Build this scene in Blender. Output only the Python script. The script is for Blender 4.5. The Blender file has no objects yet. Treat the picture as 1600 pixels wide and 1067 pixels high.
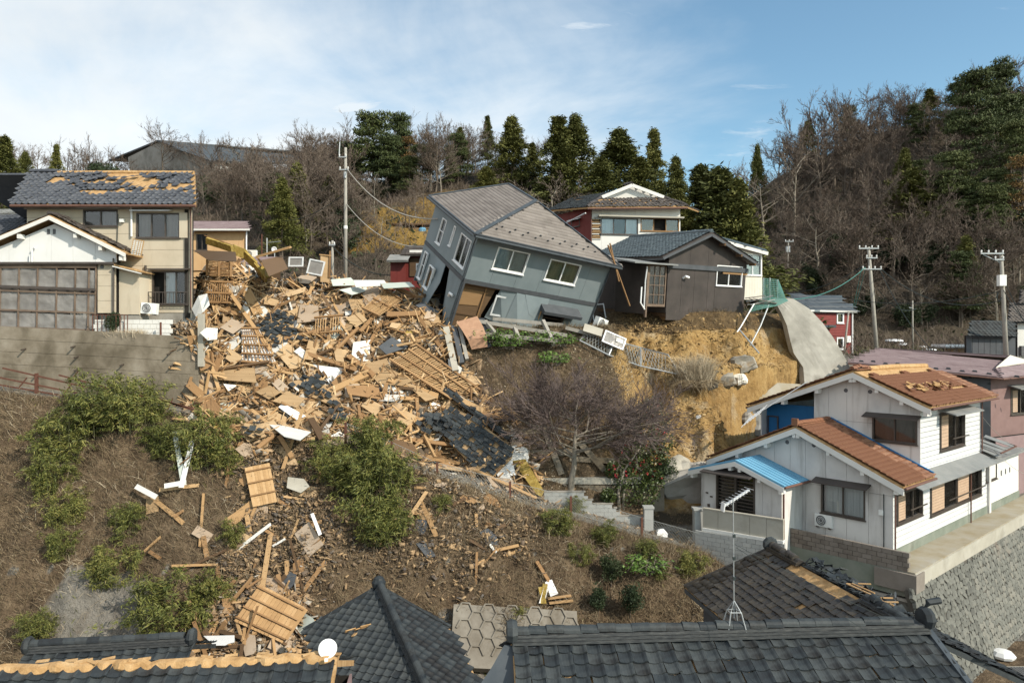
import bpy, math, random
import numpy as np
from mathutils import Vector, Matrix
random.seed(7); RNG = np.random.default_rng(7)
SC = bpy.context.scene
COL = SC.collection
F = 1100.0                                  # focal length in photo pixels (photo 1600 x 1067)
# ------------------------------------------------------------------ camera, sky, sun, exposure
cam = bpy.data.cameras.new('camera'); cam.sensor_width = 36; cam.lens = 36 * F / 1600
cam.clip_end = 9000; cam.clip_start = 0.5
camo = bpy.data.objects.new('camera', cam); COL.objects.link(camo)
camo.location = (0, 0, 0); camo.rotation_euler = (math.pi / 2, 0, 0); SC.camera = camo
SUN_AZ, SUN_EL = math.radians(128), math.radians(35)      # azimuth clockwise from +Y
w = bpy.data.worlds.new('World'); SC.world = w; w.use_nodes = True
N, L = w.node_tree.nodes, w.node_tree.links; N.clear()
out = N.new('ShaderNodeOutputWorld'); bg = N.new('ShaderNodeBackground')
sky = N.new('ShaderNodeTexSky'); sky.sky_type = 'NISHITA'; sky.sun_disc = False
sky.sun_elevation = SUN_EL; sky.sun_rotation = SUN_AZ; sky.air_density = 1.0; sky.dust_density = 0.9; sky.ozone_density = 0.8
tc = N.new('ShaderNodeTexCoord'); sep = N.new('ShaderNodeSeparateXYZ'); L.new(tc.outputs['Generated'], sep.inputs[0])
def wmath(op, a, b=None, c=None):
 n = N.new('ShaderNodeMath'); n.operation = op
 for i, x in enumerate((a, b, c)):
  if x is None: continue
  if isinstance(x, (int, float)): n.inputs[i].default_value = x
  else: L.new(x, n.inputs[i])
 return n.outputs[0]
zz = wmath('ADD', wmath('MAXIMUM', sep.outputs[2], 0.0), 0.22)
cx = wmath('DIVIDE', sep.outputs[0], zz); cy = wmath('DIVIDE', sep.outputs[1], zz)
cmb = N.new('ShaderNodeCombineXYZ'); L.new(cx, cmb.inputs[0]); L.new(cy, cmb.inputs[1])
def wnoise(scale, det, rough, dist=0.0, off=(0, 0, 0), stretch=(1, 1, 1)):
 mp = N.new('ShaderNodeMapping'); mp.inputs['Location'].default_value = off; mp.inputs['Scale'].default_value = stretch
 L.new(cmb.outputs[0], mp.inputs[0])
 n = N.new('ShaderNodeTexNoise'); n.inputs['Scale'].default_value = scale; n.inputs['Detail'].default_value = det
 n.inputs['Roughness'].default_value = rough; n.inputs['Distortion'].default_value = dist
 L.new(mp.outputs[0], n.inputs['Vector']); return n.outputs['Fac']
n1 = wnoise(0.55, 7, 0.55, 0.3, (3.1, 0.4, 0), (1, 1.3, 1))
n2 = wnoise(1.5, 8, 0.6, 0.5, (0.3, 7.0, 2))
lean = wmath('MULTIPLY', cx, -0.23)                            # the cloud bank lies towards the west (left)
cov = wmath('ADD', wmath('ADD', wmath('MULTIPLY', n1, 0.75), wmath('MULTIPLY', n2, 0.35)), lean)
mr = N.new('ShaderNodeMapRange'); mr.interpolation_type = 'SMOOTHSTEP'
mr.inputs[1].default_value = 0.43; mr.inputs[2].default_value = 0.72; mr.inputs[3].default_value = 0.0; mr.inputs[4].default_value = 0.93
L.new(cov, mr.inputs[0])
m2 = N.new('ShaderNodeMapRange'); m2.interpolation_type = 'SMOOTHSTEP'; m2.inputs[1].default_value = 0.57; m2.inputs[2].default_value = 0.72; m2.inputs[4].default_value = 0.8
L.new(wnoise(1.9, 9, 0.58, 0.4, (5.3, 2.2, 1), (1, 2.2, 1)), m2.inputs[0]); cloud = wmath('MAXIMUM', mr.outputs[0], m2.outputs[0])
shade = N.new('ShaderNodeMapRange'); shade.inputs[1].default_value = 0.35; shade.inputs[2].default_value = 0.7
shade.inputs[3].default_value = 0.9; shade.inputs[4].default_value = 1.08
L.new(wnoise(1.0, 6, 0.6, 0.2, (8, 2, 0)), shade.inputs[0])
ccol = N.new('ShaderNodeMix'); ccol.data_type = 'RGBA'; ccol.blend_type = 'MULTIPLY'; ccol.inputs[0].default_value = 1
ccol.inputs[6].default_value = (7.5, 7.8, 7.9, 1); L.new(shade.outputs[0], ccol.inputs[7])
mix = N.new('ShaderNodeMix'); mix.data_type = 'RGBA'
tint = N.new('ShaderNodeMix'); tint.data_type = 'RGBA'; tint.blend_type = 'MULTIPLY'; tint.inputs[0].default_value = 1; tint.inputs[7].default_value = (1.2, 1.46, 1.4, 1)
L.new(sky.outputs[0], tint.inputs[6])
L.new(cloud, mix.inputs[0]); L.new(tint.outputs[2], mix.inputs[6]); L.new(ccol.outputs[2], mix.inputs[7])
L.new(mix.outputs[2], bg.inputs[0]); bg.inputs[1].default_value = 0.122
L.new(bg.outputs[0], out.inputs[0])
sl = bpy.data.lights.new('sun', 'SUN'); sl.energy = 4.8; sl.angle = math.radians(0.53); sl.color = (1.0, 0.91, 0.76)
so = bpy.data.objects.new('sun', sl); COL.objects.link(so)
sd = Vector((math.sin(SUN_AZ) * math.cos(SUN_EL), math.cos(SUN_AZ) * math.cos(SUN_EL), math.sin(SUN_EL)))
so.rotation_euler = sd.to_track_quat('Z', 'Y').to_euler(); so.location = sd * 200
SC.view_settings.view_transform = 'Standard'; SC.view_settings.look = 'None'
SC.view_settings.exposure = 0.13; SC.view_settings.gamma = 1.0; SC.view_settings.use_curve_mapping = False
SC.render.engine = 'CYCLES'; SC.cycles.use_denoising = True
SC.cycles.max_bounces = 6; SC.cycles.transparent_max_bounces = 12; SC.cycles.diffuse_bounces = 3
# ------------------------------------------------------------------ coordinates
def at(px, py, Y): return Vector(((px - 800) / F * Y, Y, (533.5 - py) / F * Y))
def _hash(ix, iy, s):
 h = (ix.astype(np.int64) * 374761393 + iy.astype(np.int64) * 668265263 + s * 144665) & 0x7fffffff
 h = ((h ^ (h >> 13)) * 1274126177) & 0x7fffffff
 return ((h ^ (h >> 16)) & 0xffff) / 65535.0
def vnoise(x, y, s=0):
 x = np.asarray(x, float); y = np.asarray(y, float)
 ix, iy = np.floor(x), np.floor(y); fx, fy = x - ix, y - iy
 fx = fx * fx * (3 - 2 * fx); fy = fy * fy * (3 - 2 * fy)
 a, b = _hash(ix, iy, s), _hash(ix + 1, iy, s); c, d = _hash(ix, iy + 1, s), _hash(ix + 1, iy + 1, s)
 return (a + (b - a) * fx) * (1 - fy) + (c + (d - c) * fx) * fy - 0.5
def fbm(x, y, s=0, o=4):
 t, a, f = 0, 1.0, 1.0
 for i in range(o): t = t + a * vnoise(np.asarray(x) * f, np.asarray(y) * f, s + i); a *= .5; f *= 2.03
 return t
def sstep(a, b, x): t = np.clip((np.asarray(x, float) - a) / (b - a), 0, 1); return t * t * (3 - 2 * t)
# ------------------------------------------------------------------ mesh builder
class Fr:
 """A flat frame: u along, v up, w outward."""
 def __init__(s, o, u, v):
  s.o = Vector(o); s.u = Vector(u).normalized(); s.w = s.u.cross(Vector(v)).normalized(); s.v = s.w.cross(s.u)
 def p(s, a, b, c=0.0): return s.o + s.u * a + s.v * b + s.w * c
 def at(s, a, b, c=0.0): return Fr(s.p(a, b, c), s.u, s.v)
 def mat(s): return Matrix(((s.u.x, s.v.x, s.w.x, s.o.x), (s.u.y, s.v.y, s.w.y, s.o.y), (s.u.z, s.v.z, s.w.z, s.o.z), (0, 0, 0, 1)))
 def hit(s, M, px, py):
  """(u, v) where the sight line of a photo pixel meets this plane of a thing whose matrix is M."""
  I = M.inverted(); o = I @ Vector((0, 0, 0)); d = (I.to_3x3() @ at(px, py, 1.0))
  t = (s.o - o).dot(s.w) / d.dot(s.w); q = o + d * t - s.o
  return q.dot(s.u), q.dot(s.v)
 def rect(s, M, x0, y0, x1, y1):
  ym, xm = (y0 + y1) / 2, (x0 + x1) / 2
  return s.hit(M, x0, ym)[0], s.hit(M, x1, ym)[0], s.hit(M, xm, y1)[1], s.hit(M, xm, y0)[1]
FX = Vector((1, 0, 0)); FY = Vector((0, 1, 0)); FZ = Vector((0, 0, 1))
WORLD = Fr((0, 0, 0), FX, FY)
class MB:
 def __init__(s): s.v = []; s.f = []
 def add(s, vs, fs):
  n = len(s.v); s.v.extend([tuple(x) for x in vs]); s.f.extend([tuple(i + n for i in f) for f in fs]); return s
 def box(s, fr, u0, u1, v0, v1, w0, w1):
  P = [fr.p(a, b, c) for c in (w0, w1) for b in (v0, v1) for a in (u0, u1)]
  return s.add(P, [(0, 2, 3, 1), (4, 5, 7, 6), (0, 1, 5, 4), (2, 6, 7, 3), (0, 4, 6, 2), (1, 3, 7, 5)])
 def cbox(s, fr, a, b, c, su, sv, sw): return s.box(fr, a - su / 2, a + su / 2, b - sv / 2, b + sv / 2, c - sw / 2, c + sw / 2)
 def prism(s, fr, poly, w0, w1):
  n = len(poly); P = [fr.p(a, b, w0) for a, b in poly] + [fr.p(a, b, w1) for a, b in poly]
  return s.add(P, [tuple(range(n))[::-1], tuple(range(n, 2 * n))] + [(i, (i + 1) % n, n + (i + 1) % n, n + i) for i in range(n)])
 def tube(s, pts, r, n=6, r2=None, cap=True):
  pts = [Vector(p) for p in pts]; m = len(pts); r2 = r if r2 is None else r2; V = []
  for i, p in enumerate(pts):
   d = (pts[min(i + 1, m - 1)] - pts[max(i - 1, 0)]).normalized()
   a = d.cross(FZ if abs(d.z) < .9 else FX).normalized(); b = d.cross(a); rr = r + (r2 - r) * i / max(m - 1, 1)
   V += [p + (a * math.cos(k * 2 * math.pi / n) + b * math.sin(k * 2 * math.pi / n)) * rr for k in range(n)]
  fs = [(i * n + k, i * n + (k + 1) % n, (i + 1) * n + (k + 1) % n, (i + 1) * n + k) for i in range(m - 1) for k in range(n)]
  if cap: fs += [tuple(range(n))[::-1], tuple(range((m - 1) * n, m * n))]
  return s.add(V, fs)
 def beam(s, a, b, wd, ht, up=FZ):
  a, b = Vector(a), Vector(b); d = (b - a)
  u = d.normalized(); w_ = u.cross(up)
  if w_.length < 1e-3: w_ = u.cross(FX)
  fr = Fr(a, u, w_.normalized()); return s.box(fr, 0, d.length, -wd / 2, wd / 2, -ht / 2, ht / 2)
 def lathe(s, fr, prof, n=16):
  V = [fr.p(r * math.cos(k * 2 * math.pi / n), r * math.sin(k * 2 * math.pi / n), h) for r, h in prof for k in range(n)]
  return s.add(V, [(i * n + k, i * n + (k + 1) % n, (i + 1) * n + (k + 1) % n, (i + 1) * n + k) for i in range(len(prof) - 1) for k in range(n)])
 def mesh(s, name, m, smooth=False):
  me = bpy.data.meshes.new(name); me.from_pydata(s.v, [], s.f)
  if m: me.materials.append(m)
  if smooth: me.polygons.foreach_set('use_smooth', [True] * len(me.polygons))
  me.update(); return me
def np_mesh(name, V, Fc, m, smooth=False):
 """Fast mesh from numpy arrays, all faces with the same corner count."""
 V = np.ascontiguousarray(V, dtype=np.float32); Fc = np.ascontiguousarray(Fc, dtype=np.int32); k = Fc.shape[1]
 me = bpy.data.meshes.new(name); me.vertices.add(len(V)); me.vertices.foreach_set('co', V.ravel())
 me.loops.add(Fc.size); me.loops.foreach_set('vertex_index', Fc.ravel())
 me.polygons.add(len(Fc)); me.polygons.foreach_set('loop_start', np.arange(0, Fc.size, k, dtype=np.int32))
 me.polygons.foreach_set('loop_total', np.full(len(Fc), k, dtype=np.int32))
 if smooth: me.polygons.foreach_set('use_smooth', np.ones(len(Fc), dtype=bool))
 me.update(calc_edges=True)
 if m: me.materials.append(m)
 return me
def link(name, data, parent=None, M=None):
 o = bpy.data.objects.new(name, data); COL.objects.link(o)
 if parent is not None: o.parent = parent
 if M is not None: o.matrix_local = M
 return o
def tag(o, label=None, cat=None, group=None, kind=None):
 if label: o['label'] = label
 if cat: o['category'] = cat; o['kind'] = 'thing'
 if group: o['group'] = group
 if kind: o['kind'] = kind
 return o
def T(name, label, cat, M, group=None):
 """A thing: an Empty at its base that parents its parts."""
 if not isinstance(M, Matrix): M = Matrix.Translation(M)
 o = link(name, None); o.empty_display_size = .2; o.matrix_world = M; return tag(o, label, cat, group)
def P(name, mb, m, parent, label=None, smooth=False, kind=None):
 me = mb if isinstance(mb, bpy.types.Mesh) else mb.mesh(name, m, smooth)
 o = link(name, me, parent); return tag(o, label, None, None, kind)
def one(name, mb, m, label, cat, loc, group=None, smooth=False, M=None):
 """A thing that is a single mesh, built round its own origin."""
 me = mb if isinstance(mb, bpy.types.Mesh) else mb.mesh(name, m, smooth)
 o = link(name, me); o.matrix_world = M if M is not None else Matrix.Translation(loc); return tag(o, label, cat, group)
def struct(name, me, m=None): return tag(link(name, me if isinstance(me, bpy.types.Mesh) else me.mesh(name, m)), kind='structure')
def stuff(name, me, label=None): return tag(link(name, me), label, kind='stuff')
# ------------------------------------------------------------------ materials
def mat(name, cols, rough=.8, scale=3.0, detail=6, rnd=.0, isl=.0, bump=.0, bscale=None, spec=.3, stretch=None, metal=0.0,
  stain=None, coords='Object', nrough=.6, wave=None, alpha=None):
 """Ramp of colours driven by noise, per-object random and per-island random; optional stain and bump."""
 m = bpy.data.materials.new(name); m.use_nodes = True; nt = m.node_tree; n_, l_ = nt.nodes, nt.links
 bs = n_['Principled BSDF']; bs.inputs['Roughness'].default_value = rough; bs.inputs['Metallic'].default_value = metal
 bs.inputs['Specular IOR Level'].default_value = spec
 def mth(op, a, b):
  q = n_.new('ShaderNodeMath'); q.operation = op
  for i, x in enumerate((a, b)):
   if isinstance(x, (int, float)): q.inputs[i].default_value = x
   else: l_.new(x, q.inputs[i])
  return q.outputs[0]
 tcn = n_.new('ShaderNodeTexCoord'); vec = tcn.outputs[coords]
 def noise(sc, det=detail, st=None, dist=0):
  v = vec
  if st:
   mp = n_.new('ShaderNodeMapping'); mp.inputs['Scale'].default_value = st; l_.new(vec, mp.inputs[0]); v = mp.outputs[0]
  t = n_.new('ShaderNodeTexNoise'); t.inputs['Scale'].default_value = sc; t.inputs['Detail'].default_value = det
  t.inputs['Roughness'].default_value = nrough; t.inputs['Distortion'].default_value = dist; l_.new(v, t.inputs['Vector']); return t.outputs['Fac']
 if len(cols) == 1: cols = [tuple(c * .86 for c in cols[0]), tuple(min(1, c * 1.1) for c in cols[0])]
 nz = noise(scale, st=stretch)
 st_ = n_.new('ShaderNodeMapRange'); st_.inputs[1].default_value = .28; st_.inputs[2].default_value = .72; l_.new(nz, st_.inputs[0])
 fac = st_.outputs[0]
 if rnd or isl:
  parts = []
  if rnd: parts.append((n_.new('ShaderNodeObjectInfo').outputs['Random'], rnd))
  if isl: parts.append((n_.new('ShaderNodeNewGeometry').outputs['Random Per Island'], isl))
  fac = mth('MULTIPLY', fac, 1 - sum(p[1] for p in parts))
  for o_, wt in parts: fac = mth('ADD', fac, mth('MULTIPLY', o_, wt))
 cr = n_.new('ShaderNodeValToRGB'); el = cr.color_ramp.elements
 while len(el) < len(cols): el.new(.5)
 for i, c in enumerate(cols): el[i].position = i / (len(cols) - 1); el[i].color = (*c, 1)
 l_.new(fac, cr.inputs[0]); colr = cr.outputs[0]
 if stain:                                             # (colour, scale, threshold, amount[, stretch])
  sc, ss, th, am = stain[:4]; s2 = noise(ss, 8, stain[4] if len(stain) > 4 else None, .4)
  r = n_.new('ShaderNodeMapRange'); r.inputs[1].default_value = th; r.inputs[2].default_value = th + .18; r.inputs[4].default_value = am; l_.new(s2, r.inputs[0])
  mx = n_.new('ShaderNodeMix'); mx.data_type = 'RGBA'; l_.new(r.outputs[0], mx.inputs[0]); l_.new(colr, mx.inputs[6]); mx.inputs[7].default_value = (*sc, 1); colr = mx.outputs[2]
 l_.new(colr, bs.inputs['Base Color'])
 if bump or wave:
  h = None
  if wave:                                          # (axis, scale, amount): corrugation relief
   wv = n_.new('ShaderNodeTexWave'); wv.bands_direction = wave[0]; wv.inputs['Scale'].default_value = wave[1]; l_.new(vec, wv.inputs['Vector']); h = mth('MULTIPLY', wv.outputs['Fac'], wave[2])
  if bump:
   hb = mth('MULTIPLY', noise(bscale or scale * 4, 8, stretch), bump); h = hb if h is None else mth('ADD', h, hb)
  b = n_.new('ShaderNodeBump'); b.inputs['Strength'].default_value = 1.0; b.inputs['Distance'].default_value = .1
  l_.new(h, b.inputs['Height']); l_.new(b.outputs[0], bs.inputs['Normal'])
 return m
def glass_mat(name, tint=(.95, .97, .97), refl=.03):
 m = bpy.data.materials.new(name); m.use_nodes = True; n_, l_ = m.node_tree.nodes, m.node_tree.links
 n_.remove(n_['Principled BSDF']); o = n_['Material Output']
 t = n_.new('ShaderNodeBsdfTransparent'); t.inputs[0].default_value = (*tint, 1)
 g = n_.new('ShaderNodeBsdfGlossy'); g.inputs['Roughness'].default_value = .06
 fr = n_.new('ShaderNodeFresnel'); fr.inputs[0].default_value = 1.5
 a = n_.new('ShaderNodeMath'); a.inputs[1].default_value = refl; l_.new(fr.outputs[0], a.inputs[0])
 x = n_.new('ShaderNodeMixShader'); l_.new(a.outputs[0], x.inputs[0]); l_.new(t.outputs[0], x.inputs[1]); l_.new(g.outputs[0], x.inputs[2]); l_.new(x.outputs[0], o.inputs[0])
 return m
MT = {}
def defm(name, *a, **k): MT[name] = mat(name, *a, **k)
# ------------------------------------------------------------------ material library (real-world base colours)
defm('siding_beige', [(.42, .36, .27), (.50, .43, .33), (.53, .47, .37)], scale=.7, rough=.85, bump=.02, bscale=9, stain=((.27, .22, .15), 1.1, .60, .5, (1.2, 1.2, .35)))
defm('siding_white', [(.62, .62, .61), (.74, .74, .73)], scale=.6, rough=.7, bump=.015, bscale=12, stain=((.36, .34, .30), 1.3, .62, .45, (1.5, 1.5, .25)))
defm('siding_grey', [(.50, .49, .48), (.60, .585, .565), (.65, .635, .61)], scale=.7, rough=.8, bump=.03, bscale=14, stain=((.24, .215, .185), 1.0, .54, .6, (1.6, 1.6, .22)))
defm('clapboard', [(.56, .57, .575), (.63, .64, .64)], scale=.8, rough=.55, stain=((.5, .47, .42), 1.2, .66, .35, (1, 1, .3)))
defm('steel_blue', [(.15, .185, .20), (.185, .222, .238), (.215, .25, .265)], scale=.5, rough=.62, bump=.012, bscale=8, stain=((.10, .12, .13), .9, .6, .5, (1.3, 1.3, .3)))
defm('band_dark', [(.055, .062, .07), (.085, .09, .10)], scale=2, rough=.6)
defm('shingle', [(.135, .118, .108), (.195, .172, .158), (.245, .218, .20)], scale=.8, isl=.45, rough=.9, bump=.05, bscale=30)
defm('roof_trim', [(.04, .05, .06), (.07, .08, .09)], scale=2, rough=.5)
defm('tile_black', [(.008, .008, .009), (.016, .017, .019), (.026, .032, .037), (.05, .057, .06), (.022, .023, .024), (.075, .066, .05)], scale=5, rnd=.45, isl=.3, rough=.62, bump=.05, bscale=18, spec=.22, stain=((.14, .12, .09), 2.2, .66, .5))
defm('tile_slate', [(.028, .032, .042), (.058, .064, .078), (.10, .105, .12)], scale=4, rnd=.25, isl=.4, rough=.5, spec=.35, stain=((.22, .14, .07), 1.6, .68, .6))
defm('tile_brown', [(.02, .018, .017), (.042, .037, .032), (.085, .07, .05)], scale=4, rnd=.4, isl=.3, rough=.5, bump=.02, bscale=20, spec=.45, stain=((.17, .13, .085), 1.8, .62, .55))
defm('tile_blue', [(.045, .06, .07), (.075, .10, .115), (.11, .14, .15)], scale=3, isl=.5, rough=.38, spec=.55)
defm('tile_orange', [(.115, .052, .029), (.20, .09, .05), (.30, .165, .095)], scale=2.5, isl=.55, rough=.6, bump=.02, bscale=20, stain=((.10, .05, .03), 1.2, .58, .55))
defm('tile_dark', [(.03, .026, .024), (.065, .055, .05), (.12, .10, .085)], scale=3, isl=.5, rough=.5, stain=((.24, .14, .07), 1.4, .62, .6))
defm('tile_mauve', [(.15, .105, .11), (.21, .155, .16), (.25, .195, .20)], scale=1.0, isl=.4, rough=.7)
defm('roof_clay', [(.30, .17, .07), (.42, .26, .12), (.50, .34, .18)], scale=5, rough=.95, bump=.25, bscale=14)
defm('sheet_blue', [(.11, .29, .44), (.16, .36, .51)], scale=1.2, rough=.45, stain=((.12, .22, .30), 2, .62, .4))
defm('wall_blue', [(.015, .12, .30), (.02, .155, .36)], scale=1.2, rough=.6)
defm('tin_brown', [(.045, .038, .036), (.065, .055, .05), (.085, .07, .065)], scale=.9, rough=.6, wave=('X', 6.0, .12), stain=((.15, .10, .08), 2.0, .66, .5))
defm('tin_grey', [(.18, .19, .19), (.28, .28, .27)], scale=1.2, rough=.5, wave=('X', 5.0, .10), stain=((.20, .14, .09), 1.4, .62, .6))
defm('tin_maroon', [(.13, .022, .018), (.18, .032, .026)], scale=1.0, rough=.55, stain=((.07, .02, .02), 2, .6, .5))
defm('brick_red', [(.16, .03, .028), (.21, .045, .04)], scale=2, rough=.7, wave=('Z', 2.2, .15))
defm('plaster_white', [(.62, .61, .58), (.70, .69, .66)], scale=1, rough=.8, stain=((.45, .42, .36), 1.2, .64, .4))
defm('plaster_cream', [(.60, .56, .48), (.68, .64, .56)], scale=1, rough=.8, wave=('X', 2.4, .08), stain=((.40, .35, .27), 1.2, .62, .4))
defm('wall_orange', [(.55, .34, .17), (.62, .40, .21)], scale=1.2, rough=.75, stain=((.42, .25, .13), 1.4, .64, .4, (1, 1, .3)))
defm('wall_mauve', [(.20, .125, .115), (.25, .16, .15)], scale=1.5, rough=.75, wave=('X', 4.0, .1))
defm('wall_pink', [(.22, .15, .15), (.27, .19, .19)], scale=2, rough=.8)
defm('unlit_inside', [(.012, .011, .010), (.03, .026, .022)], scale=2, rough=.95)  # near-black colour stands in for the shade of unlit interiors
defm('alu_dark', [(.05, .04, .034), (.075, .06, .05)], scale=4, rough=.4, spec=.5)
defm('alu_silver', [(.55, .56, .57), (.68, .69, .70)], scale=4, rough=.35, spec=.5)
defm('alu_white', [(.76, .77, .77), (.83, .83, .83)], scale=4, rough=.4)
defm('shutter', [(.42, .29, .20), (.50, .36, .26)], scale=3, rough=.6)
defm('curtain_white', [(.55, .57, .58), (.75, .76, .76)], scale=1.0, stretch=(14, 14, .6), rough=.9, bump=.1, bscale=6)
defm('curtain_green', [(.22, .24, .14), (.36, .37, .24)], scale=1.0, stretch=(12, 12, .5), rough=.9, bump=.1, bscale=6)
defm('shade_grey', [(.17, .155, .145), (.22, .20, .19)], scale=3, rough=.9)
defm('shade_pale', [(.42, .48, .48), (.55, .60, .60)], scale=2, rough=.9)
defm('wood_pale', [(.27, .16, .075), (.40, .25, .12), (.49, .335, .185)], scale=1.2, stretch=(1, 8, 8), rnd=.5, isl=.25, rough=.85, bump=.03, bscale=6)
defm('wood_mid', [(.15, .085, .04), (.26, .15, .07), (.37, .23, .115)], scale=1.2, stretch=(1, 8, 8), rnd=.5, isl=.25, rough=.85, bump=.03, bscale=6)
defm('wood_dark', [(.055, .034, .02), (.11, .066, .035), (.18, .11, .06)], scale=1.2, stretch=(1, 8, 8), rnd=.5, isl=.25, rough=.85, bump=.03, bscale=6)
defm('veranda_wood', [(.10, .07, .05), (.16, .115, .085), (.21, .16, .12)], scale=2, rough=.8)
defm('ply', [(.27, .175, .09), (.39, .265, .145), (.47, .34, .205)], scale=.8, stretch=(.5, 6, 6), rnd=.55, rough=.8, stain=((.22, .13, .07), 1.5, .62, .5))
defm('ply_grey', [(.27, .20, .14), (.36, .275, .20), (.43, .35, .27)], scale=.8, rnd=.5, rough=.85, stain=((.18, .13, .09), 1.5, .6, .5))
defm('board_white', [(.50, .49, .46), (.66, .65, .62)], scale=1.5, rnd=.3, rough=.7, stain=((.40, .35, .27), 1.6, .62, .5))
defm('board_clean', [(.64, .64, .64), (.74, .74, .73)], scale=1.5, rough=.5)
defm('sheet_pale_green', [(.38, .43, .39), (.55, .58, .53)], scale=1.5, rnd=.5, rough=.6)
defm('insulation', [(.15, .10, .03), (.30, .21, .05), (.42, .32, .12)], scale=5, rough=.95, bump=.4, bscale=12)
defm('litter_mix', [(.03, .027, .025), (.12, .085, .055), (.30, .20, .115), (.40, .28, .17), (.24, .17, .11), (.48, .45, .40), (.06, .05, .04), (.36, .24, .13)], scale=.3, isl=.92, rough=.9)
defm('bank_chips', [(.07, .07, .075), (.20, .135, .08), (.40, .28, .16), (.30, .20, .11), (.16, .12, .085), (.10, .10, .10)], scale=.3, isl=.92, rough=.9)
defm('concrete', [(.21, .195, .17), (.30, .28, .25), (.36, .34, .31)], scale=.8, rough=.9, bump=.06, bscale=10, stain=((.12, .105, .08), .7, .55, .65, (1, 1, .5)))
defm('concrete_old', [(.12, .10, .072), (.21, .178, .135), (.29, .255, .205)], scale=.9, rough=.95, bump=.12, bscale=7, stain=((.07, .056, .036), .6, .47, .75, (.8, .8, .6)))
defm('concrete_pale', [(.30, .28, .235), (.38, .355, .30), (.44, .42, .37)], scale=.5, rough=.9, bump=.08, bscale=6, stain=((.20, .18, .14), .5, .56, .6))
defm('lattice_slab', [(.14, .122, .098), (.20, .18, .15), (.26, .24, .205)], scale=1.2, rough=.95, bump=.1, bscale=9, stain=((.09, .07, .045), .9, .5, .7))
defm('timber_mix', [(.07, .045, .025), (.22, .125, .06), (.36, .215, .10), (.48, .32, .165), (.56, .41, .25)], scale=.4, isl=.9, rough=.9)
defm('tile_ridge', [(.025, .027, .03), (.05, .054, .057), (.11, .112, .11)], scale=6, isl=.3, rough=.55, stretch=(1, 1, 6))
defm('lump_grey', [(.17, .155, .13), (.27, .25, .215), (.34, .32, .28)], scale=1.5, rough=.95, bump=.2, bscale=6, stain=((.24, .16, .075), 1.0, .5, .8))
defm('shutter_taupe', [(.24, .21, .185), (.30, .265, .235)], scale=1.5, rough=.7, stain=((.16, .13, .11), 1.5, .6, .5))
defm('concrete_slope', [(.20, .19, .165), (.31, .295, .26), (.39, .37, .33)], scale=.5, rough=.95, bump=.12, bscale=3, stain=((.13, .12, .10), .45, .5, .75))
defm('ply_pink', [(.36, .205, .13), (.47, .285, .185)], scale=.8, stretch=(5, .6, 5), rough=.8)
defm('soil_clod', [(.17, .10, .04), (.30, .20, .09), (.40, .29, .15)], scale=1, isl=.6, rough=.95)
defm('concrete_green', [(.13, .155, .125), (.19, .21, .175), (.24, .25, .215)], scale=.9, rough=.9, bump=.04, bscale=9, stain=((.09, .09, .07), .8, .58, .5))
defm('concrete_moss', [(.24, .19, .11), (.30, .265, .20), (.33, .31, .27)], scale=.8, rough=.95, bump=.06, bscale=8)
defm('block', [(.25, .255, .25), (.34, .345, .335), (.40, .40, .385)], scale=2, rnd=.45, rough=.92, bump=.06, bscale=20, stain=((.14, .13, .11), 1.0, .6, .5))
defm('block_dark', [(.12, .10, .085), (.19, .165, .14), (.24, .21, .185)], scale=2, rnd=.45, rough=.92, bump=.06, bscale=20)
defm('stone', [(.05, .05, .045), (.10, .10, .09), (.155, .155, .138), (.22, .205, .175)], scale=2.2, rnd=.4, isl=.35, rough=.95, bump=.35, bscale=7, stain=((.20, .10, .055), .55, .64, .5))
defm('joint_dark', [(.07, .065, .055), (.11, .10, .088)], scale=4, rough=.95)
defm('rust', [(.085, .035, .024), (.14, .062, .042)], scale=6, rough=.85)
defm('galv', [(.30, .32, .33), (.42, .44, .45)], scale=5, rough=.45, metal=.4)
defm('wire_mesh', [(.22, .23, .22), (.30, .31, .30)], scale=3, rough=.6)
defm('net_green', [(.09, .24, .21), (.16, .34, .30)], scale=3, rough=.7)
defm('pole_conc', [(.27, .255, .225), (.36, .34, .30)], scale=2, rough=.85, stain=((.16, .14, .11), 1.5, .6, .5))
defm('cable', [(.03, .04, .04)], rough=.6)
defm('cable_green', [(.05, .17, .15)], rough=.6)
defm('cable_pale', [(.40, .38, .34)], rough=.7)
defm('ac_white', [(.70, .71, .69), (.78, .79, .77)], scale=3, rough=.5)
defm('ac_grille', [(.08, .08, .085), (.14, .14, .145)], scale=5, rough=.5)
defm('gutter_brown', [(.11, .055, .042), (.16, .085, .065)], scale=4, rough=.6)
defm('dish_white', [(.72, .73, .74), (.78, .79, .80)], scale=3, rough=.45)
defm('snow', [(.80, .83, .87), (.88, .90, .92)], scale=2, rough=.7, bump=.1)
defm('bark', [(.07, .055, .042), (.12, .098, .078), (.17, .145, .12)], scale=4, stretch=(3, 3, .6), rnd=.3, rough=.95, bump=.2, bscale=8)
defm('bark_pale', [(.20, .175, .14), (.28, .25, .205)], scale=4, stretch=(3, 3, .6), rnd=.3, rough=.95)
defm('bark_green', [(.06, .065, .03), (.10, .10, .05)], scale=4, rnd=.3, rough=.8)
defm('twig', [(.085, .064, .05), (.13, .10, .08), (.19, .152, .122)], scale=.6, rnd=.4, isl=.3, rough=.95)
defm('twig_purple', [(.075, .056, .053), (.115, .087, .08), (.16, .125, .115)], scale=.6, isl=.4, rough=.95)
defm('twig_pale', [(.13, .10, .078), (.19, .155, .125)], scale=.6, rnd=.4, isl=.3, rough=.95)
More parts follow.
